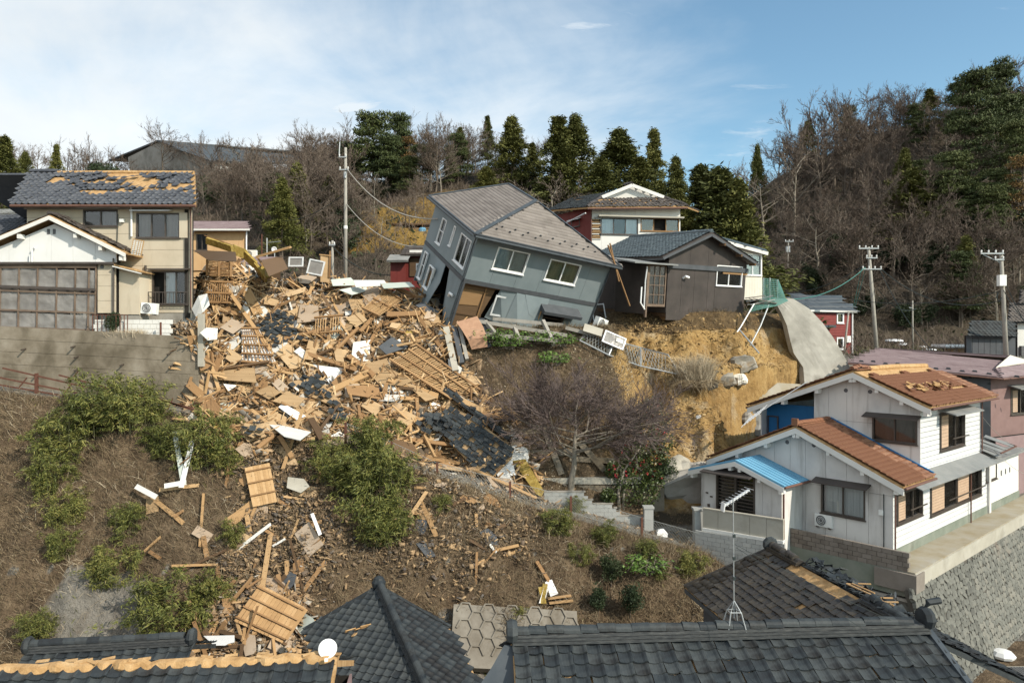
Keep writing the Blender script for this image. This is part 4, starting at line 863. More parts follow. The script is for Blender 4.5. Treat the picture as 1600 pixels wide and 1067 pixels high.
 for pts in ([C_, D_, E_], [A_, C_, E_, B_], [D_, G_, B_, E_]):
  f = Fr(pts[0], pts[1] - pts[0], pts[-1] - pts[0]); po = [((p - f.o).dot(f.u), (p - f.o).dot(f.v)) for p in pts]
  d = deck(t, f, po, 'shingle', .14); tiles(d, f, po, .62, .27, 'shingle', MT['shingle'], off=.004, seed=8, shift=.5, jit=.002, tilt=.001, name='shingle')
  if pts[0] is C_:
   for row, (v, n) in enumerate(((.75, 9), (1.05, 9))):
    for i in range(n):
     u = 1.5 + row * .45 + i * .88
     P('snow_guard', MB().prism(Fr(f.p(u, v, .05), f.u, f.w), [(-.07, 0), (.07, 0), (.04, .09), (-.04, .09)], -.02, .02), MT['roof_trim'], d)
 for a, b, r in ((C_, E_, .10), (E_, B_, .08), (D_, E_, .08), (B_, A_, .06), (A_, C_, .05), (C_, D_, .05)): P('roof_trim', MB().beam(a + Vector((0, 0, .03)), b + Vector((0, 0, .03)), r * 2.4, .07), MT['roof_trim'], t)
 P('gutter', MB().tube([C_ + Vector((0, -.08, -.1)), D_ + Vector((0, -.08, -.1))], .075, 8), MT['roof_trim'], t); P('gutter', MB().tube([C_ + Vector((-.08, 0, -.1)), A_ + Vector((-.08, 0, -.1))], .075, 8), MT['roof_trim'], t)
 P('soffit', MB().box(fr, -oh + .02, W + oh - .02, H - .16, H - .13, -.3, oh - .02), MT['steel_blue'], t)
 P('rear_gable', MB().prism(Fr((0, D, 0), FX, FZ), [(0, H - .1), (W, H - .1), (hw, H + rise - .15)], -.05, 0), MT['steel_blue'], t)
 pipe(t, [C_ + Vector((.1, -.05, -.12)), lf.p(D - .12, H - .7, .08), lf.p(D - .12, b0 + .1, .08), lf.p(D - .12, .2, .1)], .04, 'roof_trim'); pipe(t, [D_ + Vector((-.5, .3, -.12)), fr.p(W - .03, H - .7, .08), fr.p(W - .03, 0, .08)], .04, 'roof_trim')
 # torn curved wood sheet at the front corner
 s = Site('torn_plywood', 'curved pinkish plywood sheet peeled off the corner of the leaning house', 'plywood', at(735, 520, 39.6)); q = s.q
 rows = [[q(713, 503, 40.2), q(745, 494, 40.2)], [q(722, 516, 39.6), q(754, 510, 39.6)], [q(731, 531, 39.3), q(760, 526, 39.3)], [q(737, 546, 39.4), q(761, 542, 39.4)]]
 V_ = [p for r in rows for p in r]; V_ += [p + Vector((.02, .05, .0)) for p in V_]; n = 8
 fs = [(2 * i, 2 * i + 1, 2 * i + 3, 2 * i + 2) for i in range(3)] + [(n + 2 * i, n + 2 * i + 2, n + 2 * i + 3, n + 2 * i + 1) for i in range(3)] + [(2 * i, 2 * i + 2, n + 2 * i + 2, n + 2 * i) for i in range(3)] + [(2 * i + 1, n + 2 * i + 1, n + 2 * i + 3, 2 * i + 3) for i in range(3)] + [(0, n, n + 1, 1), (6, 7, n + 7, n + 6)]
 P('sheet', MB().add(V_, fs), MT['ply_pink'], s.th)
 P('backing', MB().add([q(748, 497, 40.4), q(757, 497, 40.3), q(768, 540, 39.7), q(762, 543, 39.6)] + [q(748, 499, 40.6), q(757, 499, 40.5), q(768, 542, 39.9), q(762, 545, 39.8)], [(0, 1, 2, 3), (7, 6, 5, 4), (0, 4, 5, 1), (1, 5, 6, 2), (2, 6, 7, 3), (3, 7, 4, 0)]), MT['band_dark'], s.th)
 # broken concrete footing grid in front
 s = Site('broken_footing', 'cracked concrete footing grid exposed under the leaning house', 'footing', at(820, 515, 39.9)); q = s.q
 def bar(a, b, w_=.2, h=.2): P('footing_beam', MB().beam(q(*a), q(*b), w_, h), MT['concrete'], s.th)
 bar((748, 502, 40.2), (886, 524, 40.0)); bar((757, 522, 39.6), (872, 533, 39.6), .2); bar((758, 502, 40.3), (774, 522, 39.7)); bar((803, 509, 40.2), (813, 538, 39.5)); bar((848, 501, 40.6), (866, 539, 39.5)); bar((770, 498, 41.2), (880, 508, 41)); bar((884, 512, 40.3), (930, 524, 40.2), .2)
 s = Site('concrete_gutter', 'broken concrete drain channel beside the leaning house corner', 'gutter', at(712, 545, 39)); q = s.q
 for a, b, wd, m in (((697, 512, 40.2), (712, 580, 38.4), .34, 'concrete_pale'), ((709, 510, 40.4), (722, 568, 38.8), .28, 'band_dark'), ((718, 512, 40.4), (730, 562, 39), .2, 'concrete')): P('slab' if m != 'steel_blue' else 'channel', MB().beam(q(*a), q(*b), wd, .2, (q(*b) - q(*a)).cross(FX)), MT[m], s.th)
leaning_house()
# ------------------------------------------------------------------ brown tin house on the broken edge
def brown_house():
 M = Matrix.Translation(at(1040, 489, 45.6)) @ Matrix.Rotation(math.radians(28.8), 4, 'Z') @ Matrix.Rotation(math.radians(5), 4, 'X')
 t = T('tin_clad_house', 'brown corrugated tin house with grey tiled roof overhanging the broken slope edge', 'house', M)
 W, D, H = 7.0, 7.5, 3.62; ax, az = 3.05, 5.25; fr = Fr((0, 0, 0), FX, FZ)
 w_ = rect2(fr, M, (1118, 446), (1160, 417)); w_ = (w_[0], min(w_[1], W - .12), w_[2], w_[3])
 ue = fr.hit(M, 1085, 480)[0]
 panel_wall(t, fr, [(0, 2.95), (W, 2.95)], 0, W, .05, [1.2, 2.3, 3.5, w_[0] - .05], [w_], MT['tin_brown'], gap=.015, depth=.5)
 panel_wall(t, fr.at(0, 0, .03), [(-.2, 3.5), (ax, az), (W + .2, H - .1)], 0, W, 3.12, [1.8, 3.4, 5.2], [], MT['tin_brown'], core=False)
 P('band', MB().box(fr, -.1, W + .12, 2.9, 3.2, .035, .11), MT['band_dark'], t); P('band', MB().box(fr, 4.8, W + .12, 2.75, 2.89, .0, .04), MT['wood_mid'], t)
 P('hanging_sheet', MB().box(fr, .02, 2.0, -.45, .06, -.02, .02), MT['tin_brown'], t)
 window(t, fr, w_, 'alu_white', back='curtain_white', proud=.06)
 P('vent_pipe', MB().tube([fr.p(1.3, 2.3, 0), fr.p(1.35, 2.42, .2), fr.p(1.6, 2.35, .24)], .08, 8), MT['alu_white'], t)
 for x, y in ((0, None), (W, None)):
  f = Fr((0, D, 0), -FY, FZ) if x == 0 else Fr((W, 0, 0), FY, FZ); panel_wall(t, f, [(0, 3.4), (D, 3.4)], 0, D, 0, steps(0, D, 1.8), [], MT['tin_brown'])
 P('floor_joists', MB().box(fr, 0, W, -.25, -.02, -D, -.05), MT['wood_dark'], t)
 for k in range(7): P('joist', MB().box(fr, .3 + k * 1.05, .42 + k * 1.05, -.48, -.26, -D, -.1), MT['wood_mid'], t)
 # entrance block at the left: lattice glazed door under a flat tin canopy
 ef = fr.at(-1.65, 0, -.05); dr = rect2(ef, M, (1008, 481), (1039, 415)); dr = (max(dr[0], .1), 1.55, dr[2] + .1, dr[3])
 frame = MB(); frame.box(ef, dr[0], dr[0] + .08, dr[2], dr[3], -.08, .04).box(ef, dr[1] - .08, dr[1], dr[2], dr[3], -.08, .04).box(ef, dr[0] + .08, dr[1] - .08, dr[3] - .08, dr[3], -.08, .04).box(ef, dr[0] + .08, dr[1] - .08, dr[2], dr[2] + .16, -.08, .04)
 df = P('lattice_door', frame, MT['veranda_wood'], t); cw = (dr[1] - dr[0] - .16) / 3; rh = (dr[3] - dr[2] - .24) / 4
 for i in range(1, 3): P('muntin', MB().box(ef, dr[0] + .08 + cw * i - .02, dr[0] + .08 + cw * i + .02, dr[2] + .16, dr[3] - .08, -.04, .02), MT['veranda_wood'], df)
 for j in range(1, 4): P('muntin', MB().box(ef, dr[0] + .08, dr[1] - .08, dr[2] + .16 + rh * j - .02, dr[2] + .16 + rh * j + .02, -.045, .025), MT['veranda_wood'], df)
 for i in range(3):
  for j in range(4): P('pane', MB().box(ef, dr[0] + .1 + cw * i, dr[0] + .06 + cw * (i + 1), dr[2] + .18 + rh * j, dr[2] + .14 + rh * (j + 1), -.03, -.02), MT['glass'], df)
 P('door_blind', MB().box(ef, dr[0], dr[1], dr[2], dr[3], -.2, -.17), MT['shade_grey'], t)
 P('post', MB().box(ef, -.02, .09, -.3, 3.0, -.1, .05), MT['veranda_wood'], t)
 P('entry_side', MB().box(Fr(ef.p(0, 0, -3.2), Vector((0, -1, 0)), FZ), 0, 3.1, -.1, 3.0, -.08, 0), MT['tin_brown'], t)
 P('canopy', MB().add([ef.p(a, v, ww) for a in (-1.5, 2.0) for v, ww in ((3.05, .6), (3.13, .6), (3.48, -2.6), (3.40, -2.6))], [(0, 1, 2, 3), (7, 6, 5, 4), (0, 4, 5, 1), (1, 5, 6, 2), (2, 6, 7, 3), (3, 7, 4, 0)]), MT['tin_grey'], t)
 pipe(t, [ef.p(-.2, 2.9, .2), ef.p(-.25, 2.0, .15), ef.p(-.2, .3, .1)], .05, 'alu_silver'); pipe(t, [ef.p(-.6, 1.6, .25), ef.p(-.65, .6, .3), ef.p(-.3, .2, .3)], .05, 'alu_white', 'white_pipe')
 oh = .55
 r1, r2 = Vector((ax, -oh, az + .15)), Vector((ax, D + .4, az + .15)); el = -.95; er = W + .55
 sl_ = (az + .15 - 3.55) / (ax); zl = az + .15 - (ax - el) * .46; zr = az + .15 - (er - ax) * .40
 for pts, ind in (([Vector((el, D + .4, zl)), Vector((el, -oh, zl)), r1, r2], 0), ([Vector((er, -oh, zr)), Vector((er, D + .4, zr)), r2, r1], 0)):
  f = Fr(pts[0], pts[1] - pts[0], pts[-1] - pts[0]); po = [((p - f.o).dot(f.u), (p - f.o).dot(f.v)) for p in pts]
  d = deck(t, f, po, 'tin_brown', .12); tiles(d, f, po, .32, .3, 'wave', MT['tile_blue'], seed=12, jit=.008, tilt=.02)
  P('bargeboard', MB().beam(r1 + Vector((0, -.02, -.2)), (pts[1] if ind == 0 and pts[1].x < 0 else pts[0]) + Vector((0, -.02, -.12)), .16, .05, FY), MT['band_dark'], t)
 ridge_tiles(t, r1, r2, MT['tile_blue'], .12, .3, 1)
 for q in (.25, .6, .9): P('purlin_end', MB().cbox(Fr(r1 + (Vector((er, -oh, zr)) - r1) * q + Vector((0, .1, -.3)), FX, FZ), 0, 0, 0, .14, .16, .5), MT['wood_dark'], t)
 for (a, b) in (((950, 383, 43.5), (984, 478, 44.4)), ((953, 380, 43.6), (967, 440, 43.9))):
  c = at(*a); one('leaning_pole', MB().beam((0, 0, 0), at(*b) - c, .09, .06), MT['wood_mid'], ('long thin' if a[0] == 950 else 'shorter') + ' timber pole leaning between the blue-grey house eave and the brown house', 'pole', c, 'timber poles leaning by the brown house')
brown_house()
# ------------------------------------------------------------------ cream house behind it, red and white house at the back
def upper_right_houses():
 s = Site('cream_house', 'cream gabled house with one white window behind the brown tin house', 'house', at(1150, 465, 52)); q = s.q; k = 52 / F
 a, b = q(1085, 0, 51), q(1191, 0, 52.5); L_ = (b - a).xy.length; z0 = q(0, 468, 52).z
 fr0 = Fr(Vector((a.x, a.y, z0)), Vector((b.x - a.x, b.y - a.y, 0)), FZ); r = rect2(fr0, s.M, (1163, 430), (1189.5, 398))
 r = (r[0], min(r[1], L_ - .06), r[2], r[3])
 fr = s.wall(a, b, z0, 0, 'plaster_cream', [L_ * .4, r[0] - .03], [r], top=[(0, q(0, 370, 51).z - z0), (.6, q(0, 366, 51).z - z0), (L_, q(0, 396, 52.5).z - z0)])
 window(s.th, fr, r, 'alu_white', back='curtain_white', proud=.06)
 s.roof([q(1200, 394, 52.3), q(1196, 390, 58), q(1085, 362, 57), q(1082, 361, 50.6)], MT['tin_grey'], .4, .4, 'shingle', 'tile_blue', seed=2)
 P('bargeboard', MB().beam(q(1082, 364, 50.5), q(1200, 396.5, 52.2), .24, .06, FY), MT['plaster_white'], s.th)
 s.wall(b, b + Vector((1.5, 6, 0)), z0, q(0, 399, 52.5).z, 'plaster_cream')
 # red and white house
 s = Site('red_white_house', 'maroon and white house with broken brown tiled roof and torn plaster, behind the leaning house', 'house', at(995, 420, 55)); q = s.q
 a, b, c = q(923, 0, 54.5), q(1063, 0, 55.5), q(866, 0, 58.5); zt = q(0, 323, 54.5).z; zb = q(0, 440, 54.5).z; zm = q(0, 340, 54.5).z
 fr0 = Fr(Vector((a.x, a.y, zb)), Vector((b.x - a.x, b.y - a.y, 0)), FZ); L_ = (b - a).xy.length
 R = lambda bl, tr: rect2(fr0, s.M, bl, tr)
 r1, r2 = R((939, 366), (997, 342)), R((1001, 361), (1061, 342))
 fr = s.wall(a, b, zb, zt, 'plaster_white', [.85, L_ / 2], [r1, r2])
 window(s.th, fr, r1, sash=3, backs=['curtain_white', None, 'curtain_white'], bar=.06)
 mb = window(s.th, fr, r2, 'wood_mid', sash=3, backs=['ply', None, 'ply'], open_at=1, label='wood framed window with a broken middle')
 P('hood', MB().box(fr, .55, L_ + .15, r1[3] + .05, r1[3] + .17, .005, .45), MT['concrete_pale'], s.th)
 v0, v1 = fr.hit(s.M, 930, 375)[1], r1[3] + .02; tp = P('torn_plaster', MB().box(fr, .02, .78, v0, v1, .004, .02), MT['unlit_inside'], s.th, 'torn plaster showing wood lath')
 n = 13
 for i in range(n): P('lath', MB().box(fr, .03 + .05 * (i % 3), .78 - .04 * (i % 4), v0 + (v1 - v0) * i / n + .02, v0 + (v1 - v0) * (i + .62) / n, .022, .05), MT['wood_pale' if i % 3 else 'board_white'], tp)
 fl = s.wall(c, a, zb, zt + .0, 'tin_maroon', [1.0, 2.0, 3.0, 4.0]); wr = rect2(fl, s.M, (893, 356), (906, 342)); window(s.th, fl, wr, back='shade_grey', sash=1); hood(s.th, fl, wr[0] - .2, wr[1] + .2, wr[3] + .05, .35, 'alu_silver')
 # roof: hipped skirt with a white gable in it
 e1, e2, e0 = q(918, 324, 53.7), q(1074, 323, 54.9), q(856, 329, 58.3)
 g1, g2 = q(940, 309.5, 56.2), q(1036, 309.5, 56.9); ap = q(987, 291, 56.4); back = q(975, 292, 62.5); e3 = q(846, 331, 66); g3 = q(905, 312, 62); e4 = q(1092, 330, 63)
 ms = lambda A, B, r: (r.random(A.shape) < .06)
 s.roof([e1, e2, g2, g1], MT['roof_clay'], .3, .3, 'wave', 'tile_dark', miss=ms, seed=21, jit=.02, tilt=.05)
 s.roof([e0, e1, g1, q(975, 292.5, 62.5), q(895, 310, 66)], MT['roof_clay'], .3, .3, 'wave', 'tile_black', miss=lambda A, B, r: (fbm(A * .5, B * .8, 3, 3) > .42), seed=22, jit=.01, tilt=.03)
 s.roof([e2, e4, q(975, 292.5, 62.5), ap, g2], MT['roof_clay'], .3, .3, 'wave', 'tile_dark', seed=23)
 gf = s.plane(g1, g2, ap); P('gable', MB().prism(gf, s.poly(gf, [g1, g2, ap]), -.06, .0), MT['plaster_white'], s.th)
 for a_, b_ in ((g1, ap), (ap, g2)): P('bargeboard', MB().beam(a_ + Vector((0, -.3, .0)), b_ + Vector((0, -.3, .0)), .26, .08, FY), MT['plaster_white'], s.th)
 ridge_tiles(s.th, e1 + Vector((0, 0, .05)), g1 + Vector((0, 0, .1)), MT['tile_dark'], .13, .28, 0, jit=.12); ridge_tiles(s.th, e2 + Vector((0, 0, .05)), g2 + Vector((0, 0, .1)), MT['tile_dark'], .13, .28, 0, jit=.1); ridge_tiles(s.th, ap + Vector((0, 0, .12)), back + Vector((0, 0, .1)), MT['tile_dark'], .15, .3, 1, jit=.08)
 P('gutter', MB().tube([e1 + Vector((0, -.05, -.12)), e2 + Vector((0, -.05, -.12))], .07, 6), MT['gutter_brown'], s.th)
 pipe(s.th, [fr.p(.03, zt - zb, .08), fr.p(.03, 1, .08)], .05, 'gutter_brown'); one('broken_gutter', MB().tube([(0, 0, 0), at(915, 333, 53.5) - at(884, 349, 56)], .05, 6), MT['alu_silver'], 'broken pale gutter length dangling across the maroon wall', 'gutter', at(884, 349, 56))
upper_right_houses()
# ------------------------------------------------------------------ white house with orange tiled roofs
def white_house():
 M = Matrix(((UX, -UY, 0, 16.23), (UY, UX, 0, 30.0), (0, 0, 1, PLAT), (0, 0, 0, 1)))
 t = T('white_house', 'white two-storey house with orange tiled roofs and a small blue porch roof ', 'house', M)
 sf = Fr((0, 0, 0), FX, FZ); W = 8.2
 gf = Fr((0, W, 0), -FY, FZ); ug = Fr((3.08, 7.9, 0), -FY, FZ)
 # -- lower floor
 gw = rect2(gf, M, (1283, 800), (1352, 767)); gw = (gw[0], gw[1], gw[2], gw[2] + 1.42)
 ap = 4.1
 panel_wall(t, gf, [(-.0, 3.35), (W - ap, 5.2), (W, 3.2)], 0, W, .1, [4.35, 4.35 + .95, 4.35 + 1.9, 4.35 + 2.85, .8, 1.8, 2.8, 3.6], [gw], MT['siding_grey'], hj=[2.75])
 window(t, gf, gw, back='curtain_white', bar=.07, rows=1); hood(t, gf, gw[0] - .25, gw[1] + .25, gw[3] + .12, .55, 'tin_brown', .14)
 s1 = sf.rect(M, 1400.5, 764, 1440, 812); s2 = sf.rect(M, 1453, 742, 1532, 790); s3 = sf.rect(M, 1540, 720, 1557, 750)
 LX = 12.6
 nb = 12
 panel_wall(t, sf, [(0, 3.25), (LX, 3.25)], 0, LX, .45, [], [s1, s2, s3], MT['clapboard'], hj=[.45 + .235 * k for k in range(1, nb)], name='siding_wall', gap=.026)
 P('plinth', MB().box(sf, -.02, LX + 6, -.05, .44, -.4, .03), MT['concrete_green'], t)
 P('plinth', MB().box(gf, 0, W, -.6, .09, -.3, -.02), MT['concrete_green'], t)
 def side_win(r, n, shut, fr=sf):
  window(t, fr, r, sash=n, backs=[None if k in shut else 'curtain_white' for k in range(n)], bar=.08, proud=.07)
  ws = (r[1] - r[0] - .16) / n
  for k in shut: shutter_leaf(t, fr, (r[0] + .1 + ws * k, r[0] + .06 + ws * (k + 1), r[2] + .1, r[3] - .1), n=9, w0=.0)
  P('window_rail', MB().box(fr, r[0] + ws * (1 if 0 in shut else 0) + .1, r[1] + .05, r[2] + .5, r[2] + .55, .2, .24), MT['alu_dark'], t)
 side_win(s1, 3, (0,)); side_win(s2, 4, (0, 2)); window(t, sf, s3, sash=2, backs=['shade_pale', None])
 # awning roof over the lower side windows
 aw = MB()
 P('awning', MB().add([sf.p(a, v, ww) for a in (.6, 12.4) for v, ww in ((3.40, .0), (3.05, .95), (3.09, .95), (3.46, 0))], [(0, 1, 2, 3), (7, 6, 5, 4), (0, 4, 5, 1), (1, 5, 6, 2), (2, 6, 7, 3), (3, 7, 4, 0)]), MT['tin_grey'], t)
 # -- upper floor
 UW = 4.95; UX1 = 11.5
 uu = lambda y: 7.9 - y
 uw = rect2(ug, M, (1363, 688), (1434, 655)); uw = (uw[0], min(uw[1], 7.9 - .12), uw[2], uw[3])
 panel_wall(t, ug, [(0, 6.0), (7.9 - 2.82, 7.72), (7.9, 6.25)], 7.9 - UW, 7.9, 3.0, [uu(4.2), uu(3.3), uu(2.3), uu(1.3), uu(.4)], [uw], MT['siding_grey'], hj=[5.45])
 window(t, ug, uw, back='shade_grey', bar=.07, glass='glass_dark'); hood(t, ug, uw[0] - .3, min(uw[1] + .3, 7.95), uw[3] + .1, .5, 'tin_brown', .14)
 for yy in (3.35, 2.2): P('vent', MB().lathe(Fr(ug.p(uu(yy), 6.95, .002), ug.u, ug.v), [(0, .03), (.08, .03), (.1, 0)], 12), MT['ac_grille'], t)
 for uuu in (3.45, 4.75): P('vent', MB().lathe(Fr(gf.p(uuu, 4.55, .002), gf.u, gf.v), [(0, .03), (.08, .03), (.1, 0)], 12), MT['ac_grille'], t)
 us = sf.rect(M, 1468, 642, 1506, 700)
 sfu = sf.at(0, 0, .0); panel_wall(t, sfu, [(3.08, 6.3), (UX1, 6.3)], 3.08, UX1, 3.3, [], [us], MT['clapboard'], hj=[3.3 + .235 * k for k in range(1, 13)], name='siding_wall', gap=.026)
 side_win(us, 3, (0,)); hood(t, sf, us[0] - .25, us[1] + .35, us[3] + .15, .8, 'tin_grey', .22)
 P('rear_wall', MB().box(Fr((UX1, 0, 0), FY, FZ), 0, 7.9, 0, 6.2, -.05, 0), MT['clapboard'], t); P('back_wall', MB().box(Fr((UX1, 7.9, 0), -FX, FZ), 0, 8.4, 0, 5.9, -.05, 0), MT['siding_grey'], t)
 # blue section, set back
 bf = ug.at(0, 0, -.55); bw = rect2(bf, M, (1198, 672), (1213, 634)); P('blue_wall', MB().box(bf, 0, 7.9 - UW - .01, 3.0, 6.0, -.05, 0), MT['wall_blue'], t); P('blue_wall', MB().box(Fr((11.4, 7.9, 0), -FX, FZ), 0, 7.8, 0, 5.9, .002, .05), MT['wall_blue'], t)
 window(t, bf.at(0, 0, .05), (.12, .75, 3.9, 5.35), 'alu_dark', sash=1, back='curtain_white', rows=1)
 P('lower_back', MB().box(Fr((3.1, W, 0), -FX, FZ), 0, 3.1, 0, 3.2, -.05, 0), MT['siding_grey'], t)
 # -- roofs
 def gable_roof(x0, x1, yr, zr, ye1, z1, ye2, z2, ind1, seed, miss=None):
  A = [Vector((x0, ye1, z1)), Vector((x1, ye1, z1)), Vector((x1, yr, zr)), Vector((x0, yr, zr))]; B = [Vector((x1, ye2, z2)), Vector((x0, ye2, z2)), Vector((x0, yr, zr)), Vector((x1, yr, zr))]
  for pts, ind in ((A, ind1), (B, 0)):
   f = Fr(pts[0], pts[1] - pts[0], pts[-1] - pts[0]); po = [((p - f.o).dot(f.u), (p - f.o).dot(f.v)) for p in pts]
   d = deck(t, f, po, 'roof_clay', .1); tiles(d, f, po, .29, .27, 'deep', MT['tile_orange'], individual=ind, seed=seed, jit=.006, tilt=.015, miss=miss if ind else None, key=lambda a, b: a)
   e = pts[1] if pts is B else pts[0]; R_ = pts[2] if pts is B else pts[3]
   P('bargeboard', MB().add([p + Vector((xx, 0, z)) for p in (R_, e) for xx, z in ((-.03, -.36), (.04, -.36), (.04, -.10), (-.03, -.10))], [(0, 1, 2, 3), (7, 6, 5, 4), (0, 4, 5, 1), (1, 5, 6, 2), (2, 6, 7, 3), (3, 7, 4, 0)]), MT['plaster_white'], t)
   for q in (.02, .32, .64, .93):
    c = R_ + (e - R_) * q + Vector((.22, 0, -.42)); P('purlin_end', MB().cbox(Fr(c, FX, FZ), 0, 0, 0, .42, .2, .16), MT['plaster_white'], t)
   P('gutter', MB().tube([pts[0] + Vector((0, (-1 if pts is A else 1) * .06, -.08)), pts[1] + Vector((0, (-1 if pts is A else 1) * .06, -.08))], .06, 7), MT['gutter_brown'], t)
  return A, B
 gable_roof(-.45, 3.07, 4.1, 5.42, -.6, 3.3, 8.9, 3.3, 160, 31)
 broken = lambda a, b, r: ((np.abs(b - 1.15 + .06 * np.sin(a * 2)) < .14) & (a > 3.2) & (a < 8.2) & (r.random(a.shape) < .75)) | (b > 3.02 + .1 * np.sin(a * 1.7))
 gable_roof(2.6, 12.1, 2.82, 7.95, -.6, 6.42, 8.4, 5.85, 300, 33, broken)
 ridge_tiles(t, (-.5, 4.1, 5.45), (3.0, 4.1, 5.45), MT['tile_orange'], .13, .28, 1); ridge_tiles(t, (2.6, 2.82, 7.98), (4.4, 2.82, 7.98), MT['tile_orange'], .13, .28, 1, jit=.15)
 P('ridge_clay', MB().tube([(4.4, 2.82, 7.98), (7, 2.8, 8.02), (9, 2.82, 8.0), (12, 2.82, 7.96)], .15, 7), MT['roof_clay'], t)
 P('ridge_end', MB().cbox(Fr((-.5, 4.1, 5.6), FX, FZ), 0, 0, 0, .12, .34, .3), MT['tile_orange'], t)
 rr = random.Random(4)
 hp = T('slid_tiles', 'line of loosened orange tiles slid down on the upper roof of the white house', 'roof tiles', M @ Matrix.Translation((5.8, .6, 7.0)))
 V, fs = tile_mesh('wave', .29, .27); me = bpy.data.meshes.new('slid_tile'); me.from_pydata(V, [], fs); me.materials.append(MT['roof_clay'])
 me2 = me.copy(); me2.materials.clear(); me2.materials.append(MT['tile_orange'])
 for i in range(44):
  a = rr.uniform(-2.4, 3.2); y = rr.gauss(.05, .13); link('slid_tile', me if rr.random() < .55 else me2, hp, Matrix.Translation((a, y, .45 * y + .13 + rr.random() * .06)) @ Matrix.Rotation(rr.uniform(-.9, .9), 4, 'Z') @ Matrix.Rotation(.42 + rr.gauss(0, .2), 4, 'X') @ Matrix.Rotation(rr.gauss(0, .2), 4, 'Y'))
 P('blue_flashing', MB().beam((3.04, 4.1, 5.52), (3.04, -.55, 3.42), .1, .16), MT['wall_blue'], t)
 # -- porch
 pw, x0 = 4.3, -1.9; y1, y0 = 8.25, 4.0
 pf = Fr((x0, y1, 0), -FY, FZ); dr = rect2(pf, M, (1119, 809), (1180, 745)); dr = (dr[0], dr[1], .12, dr[3])
 panel_wall(t, pf, [(0, 3.0), (2.12, 3.62), (y1 - y0, 2.95)], 0, y1 - y0, -.3, [.95, 1.75, 3.3], [dr], MT['siding_grey'], depth=.6)
 psf = Fr((x0, y0, 0), FX, FZ); panel_wall(t, psf, [(0, 2.95), (1.9, 2.95)], 0, 1.88, -.9, [], [], MT['siding_grey'], depth=.1)
 P('porch_side', MB().box(Fr((0, y1, 0), -FX, FZ), 0, 1.9, -.3, 2.95, -.05, 0), MT['siding_grey'], t)
 dm = MB().box(pf, dr[0], dr[0] + .09, dr[2], dr[3], -.1, .03).box(pf, dr[1] - .09, dr[1], dr[2], dr[3], -.1, .03).box(pf, dr[0] + .09, dr[1] - .09, dr[3] - .1, dr[3], -.1, .03).box(pf, (dr[0] + dr[1]) / 2 - .06, (dr[0] + dr[1]) / 2 + .06, dr[2], dr[3] - .1, -.1, .0)
 dd = P('sliding_door', dm, MT['alu_dark'], t); P('pane', MB().box(pf, dr[0] + .09, dr[1] - .09, dr[2], dr[3] - .1, -.16, -.12), MT['glass_dark'], dd)
 for k in range(16):
  v = dr[2] + .1 + k * (dr[3] - dr[2] - .3) / 16
  for a, b in ((dr[0] + .1, (dr[0] + dr[1]) / 2 - .07), ((dr[0] + dr[1]) / 2 + .07, dr[1] - .1)): P('slat', MB().box(pf, a, b, v, v + .05, -.08, -.04), MT['alu_dark' if k > 5 or k % 2 else 'alu_silver'], dd)
 hood(t, pf, dr[0] - .4, dr[1] + .15, dr[3] + .12, .8, 'tin_brown', .14)
 for k, (a, v) in enumerate(((.35, 1.9), (.45, 1.3), (.6, 1.75))): P('door_bell' if k == 1 else 'wall_box', MB().cbox(pf, a, v, .03, .12, .14 if k == 1 else .06, .05), MT['alu_dark'], t)
 pipe(t, [psf.p(-.05, 2.8, .12), psf.p(-.05, -1.0, .12)], .045)
 for pts in ([Vector((x0 - .45, y0 - .35, 2.92)), Vector((-.02, y0 - .35, 2.92)), Vector((-.02, 6.12, 3.78)), Vector((x0 - .45, 6.12, 3.78))], [Vector((-.02, y1 + .45, 3.0)), Vector((x0 - .45, y1 + .45, 3.0)), Vector((x0 - .45, 6.12, 3.78)), Vector((-.02, 6.12, 3.78))]):
  f = Fr(pts[0], pts[1] - pts[0], pts[-1] - pts[0]); Lr, Sr = (pts[1] - pts[0]).length, (pts[-1] - pts[0]).length
  d = P('porch_roof', MB().box(f, 0, Lr, 0, Sr, -.07, 0), MT['sheet_blue'], t)
  for k in range(8): P('seam', MB().box(f, Lr * k / 7.5, Lr * k / 7.5 + .03, 0, Sr, .001, .03), MT['sheet_blue'], d)
  e = pts[0] if pts[0].x < -1 else pts[1]; R_ = pts[2] if pts[2].x < -1 else pts[3]
  P('bargeboard', MB().add([p + Vector((xx, 0, z)) for p in (R_, e) for xx, z in ((-.03, -.3), (.04, -.3), (.04, -.075), (-.03, -.075))], [(0, 1, 2, 3), (7, 6, 5, 4), (0, 4, 5, 1), (1, 5, 6, 2), (2, 6, 7, 3), (3, 7, 4, 0)]), MT['plaster_white'], t)
  for q in (.1, .5, .92): P('purlin_end', MB().cbox(Fr(R_ + (e - R_) * q + Vector((.2, 0, -.36)), FX, FZ), 0, 0, 0, .4, .18, .14), MT['plaster_white'], t)
 P('gutter', MB().tube([(x0 - .45, y0 - .4, 2.86), (0, y0 - .4, 2.86)], .055, 7), MT['gutter_brown'], t)
 pipe(t, [sf.p(.0, 3.2, .1), sf.p(.0, -.3, .1)]); pipe(t, [sf.p(11.45, 6.3, .1), sf.p(11.45, 3.4, .1)]); pipe(t, [sf.p(9.6, 3.0, .12), sf.p(9.6, .05, .12)])
 pipe(t, [gf.p(W - .35, 2.8, .05), gf.p(W - .35, .2, .05)], .02, 'cable', 'cable_run'); P('meter', MB().cbox(gf, W - .45, 2.0, .06, .18, .22, .12), MT['ac_white'], t)
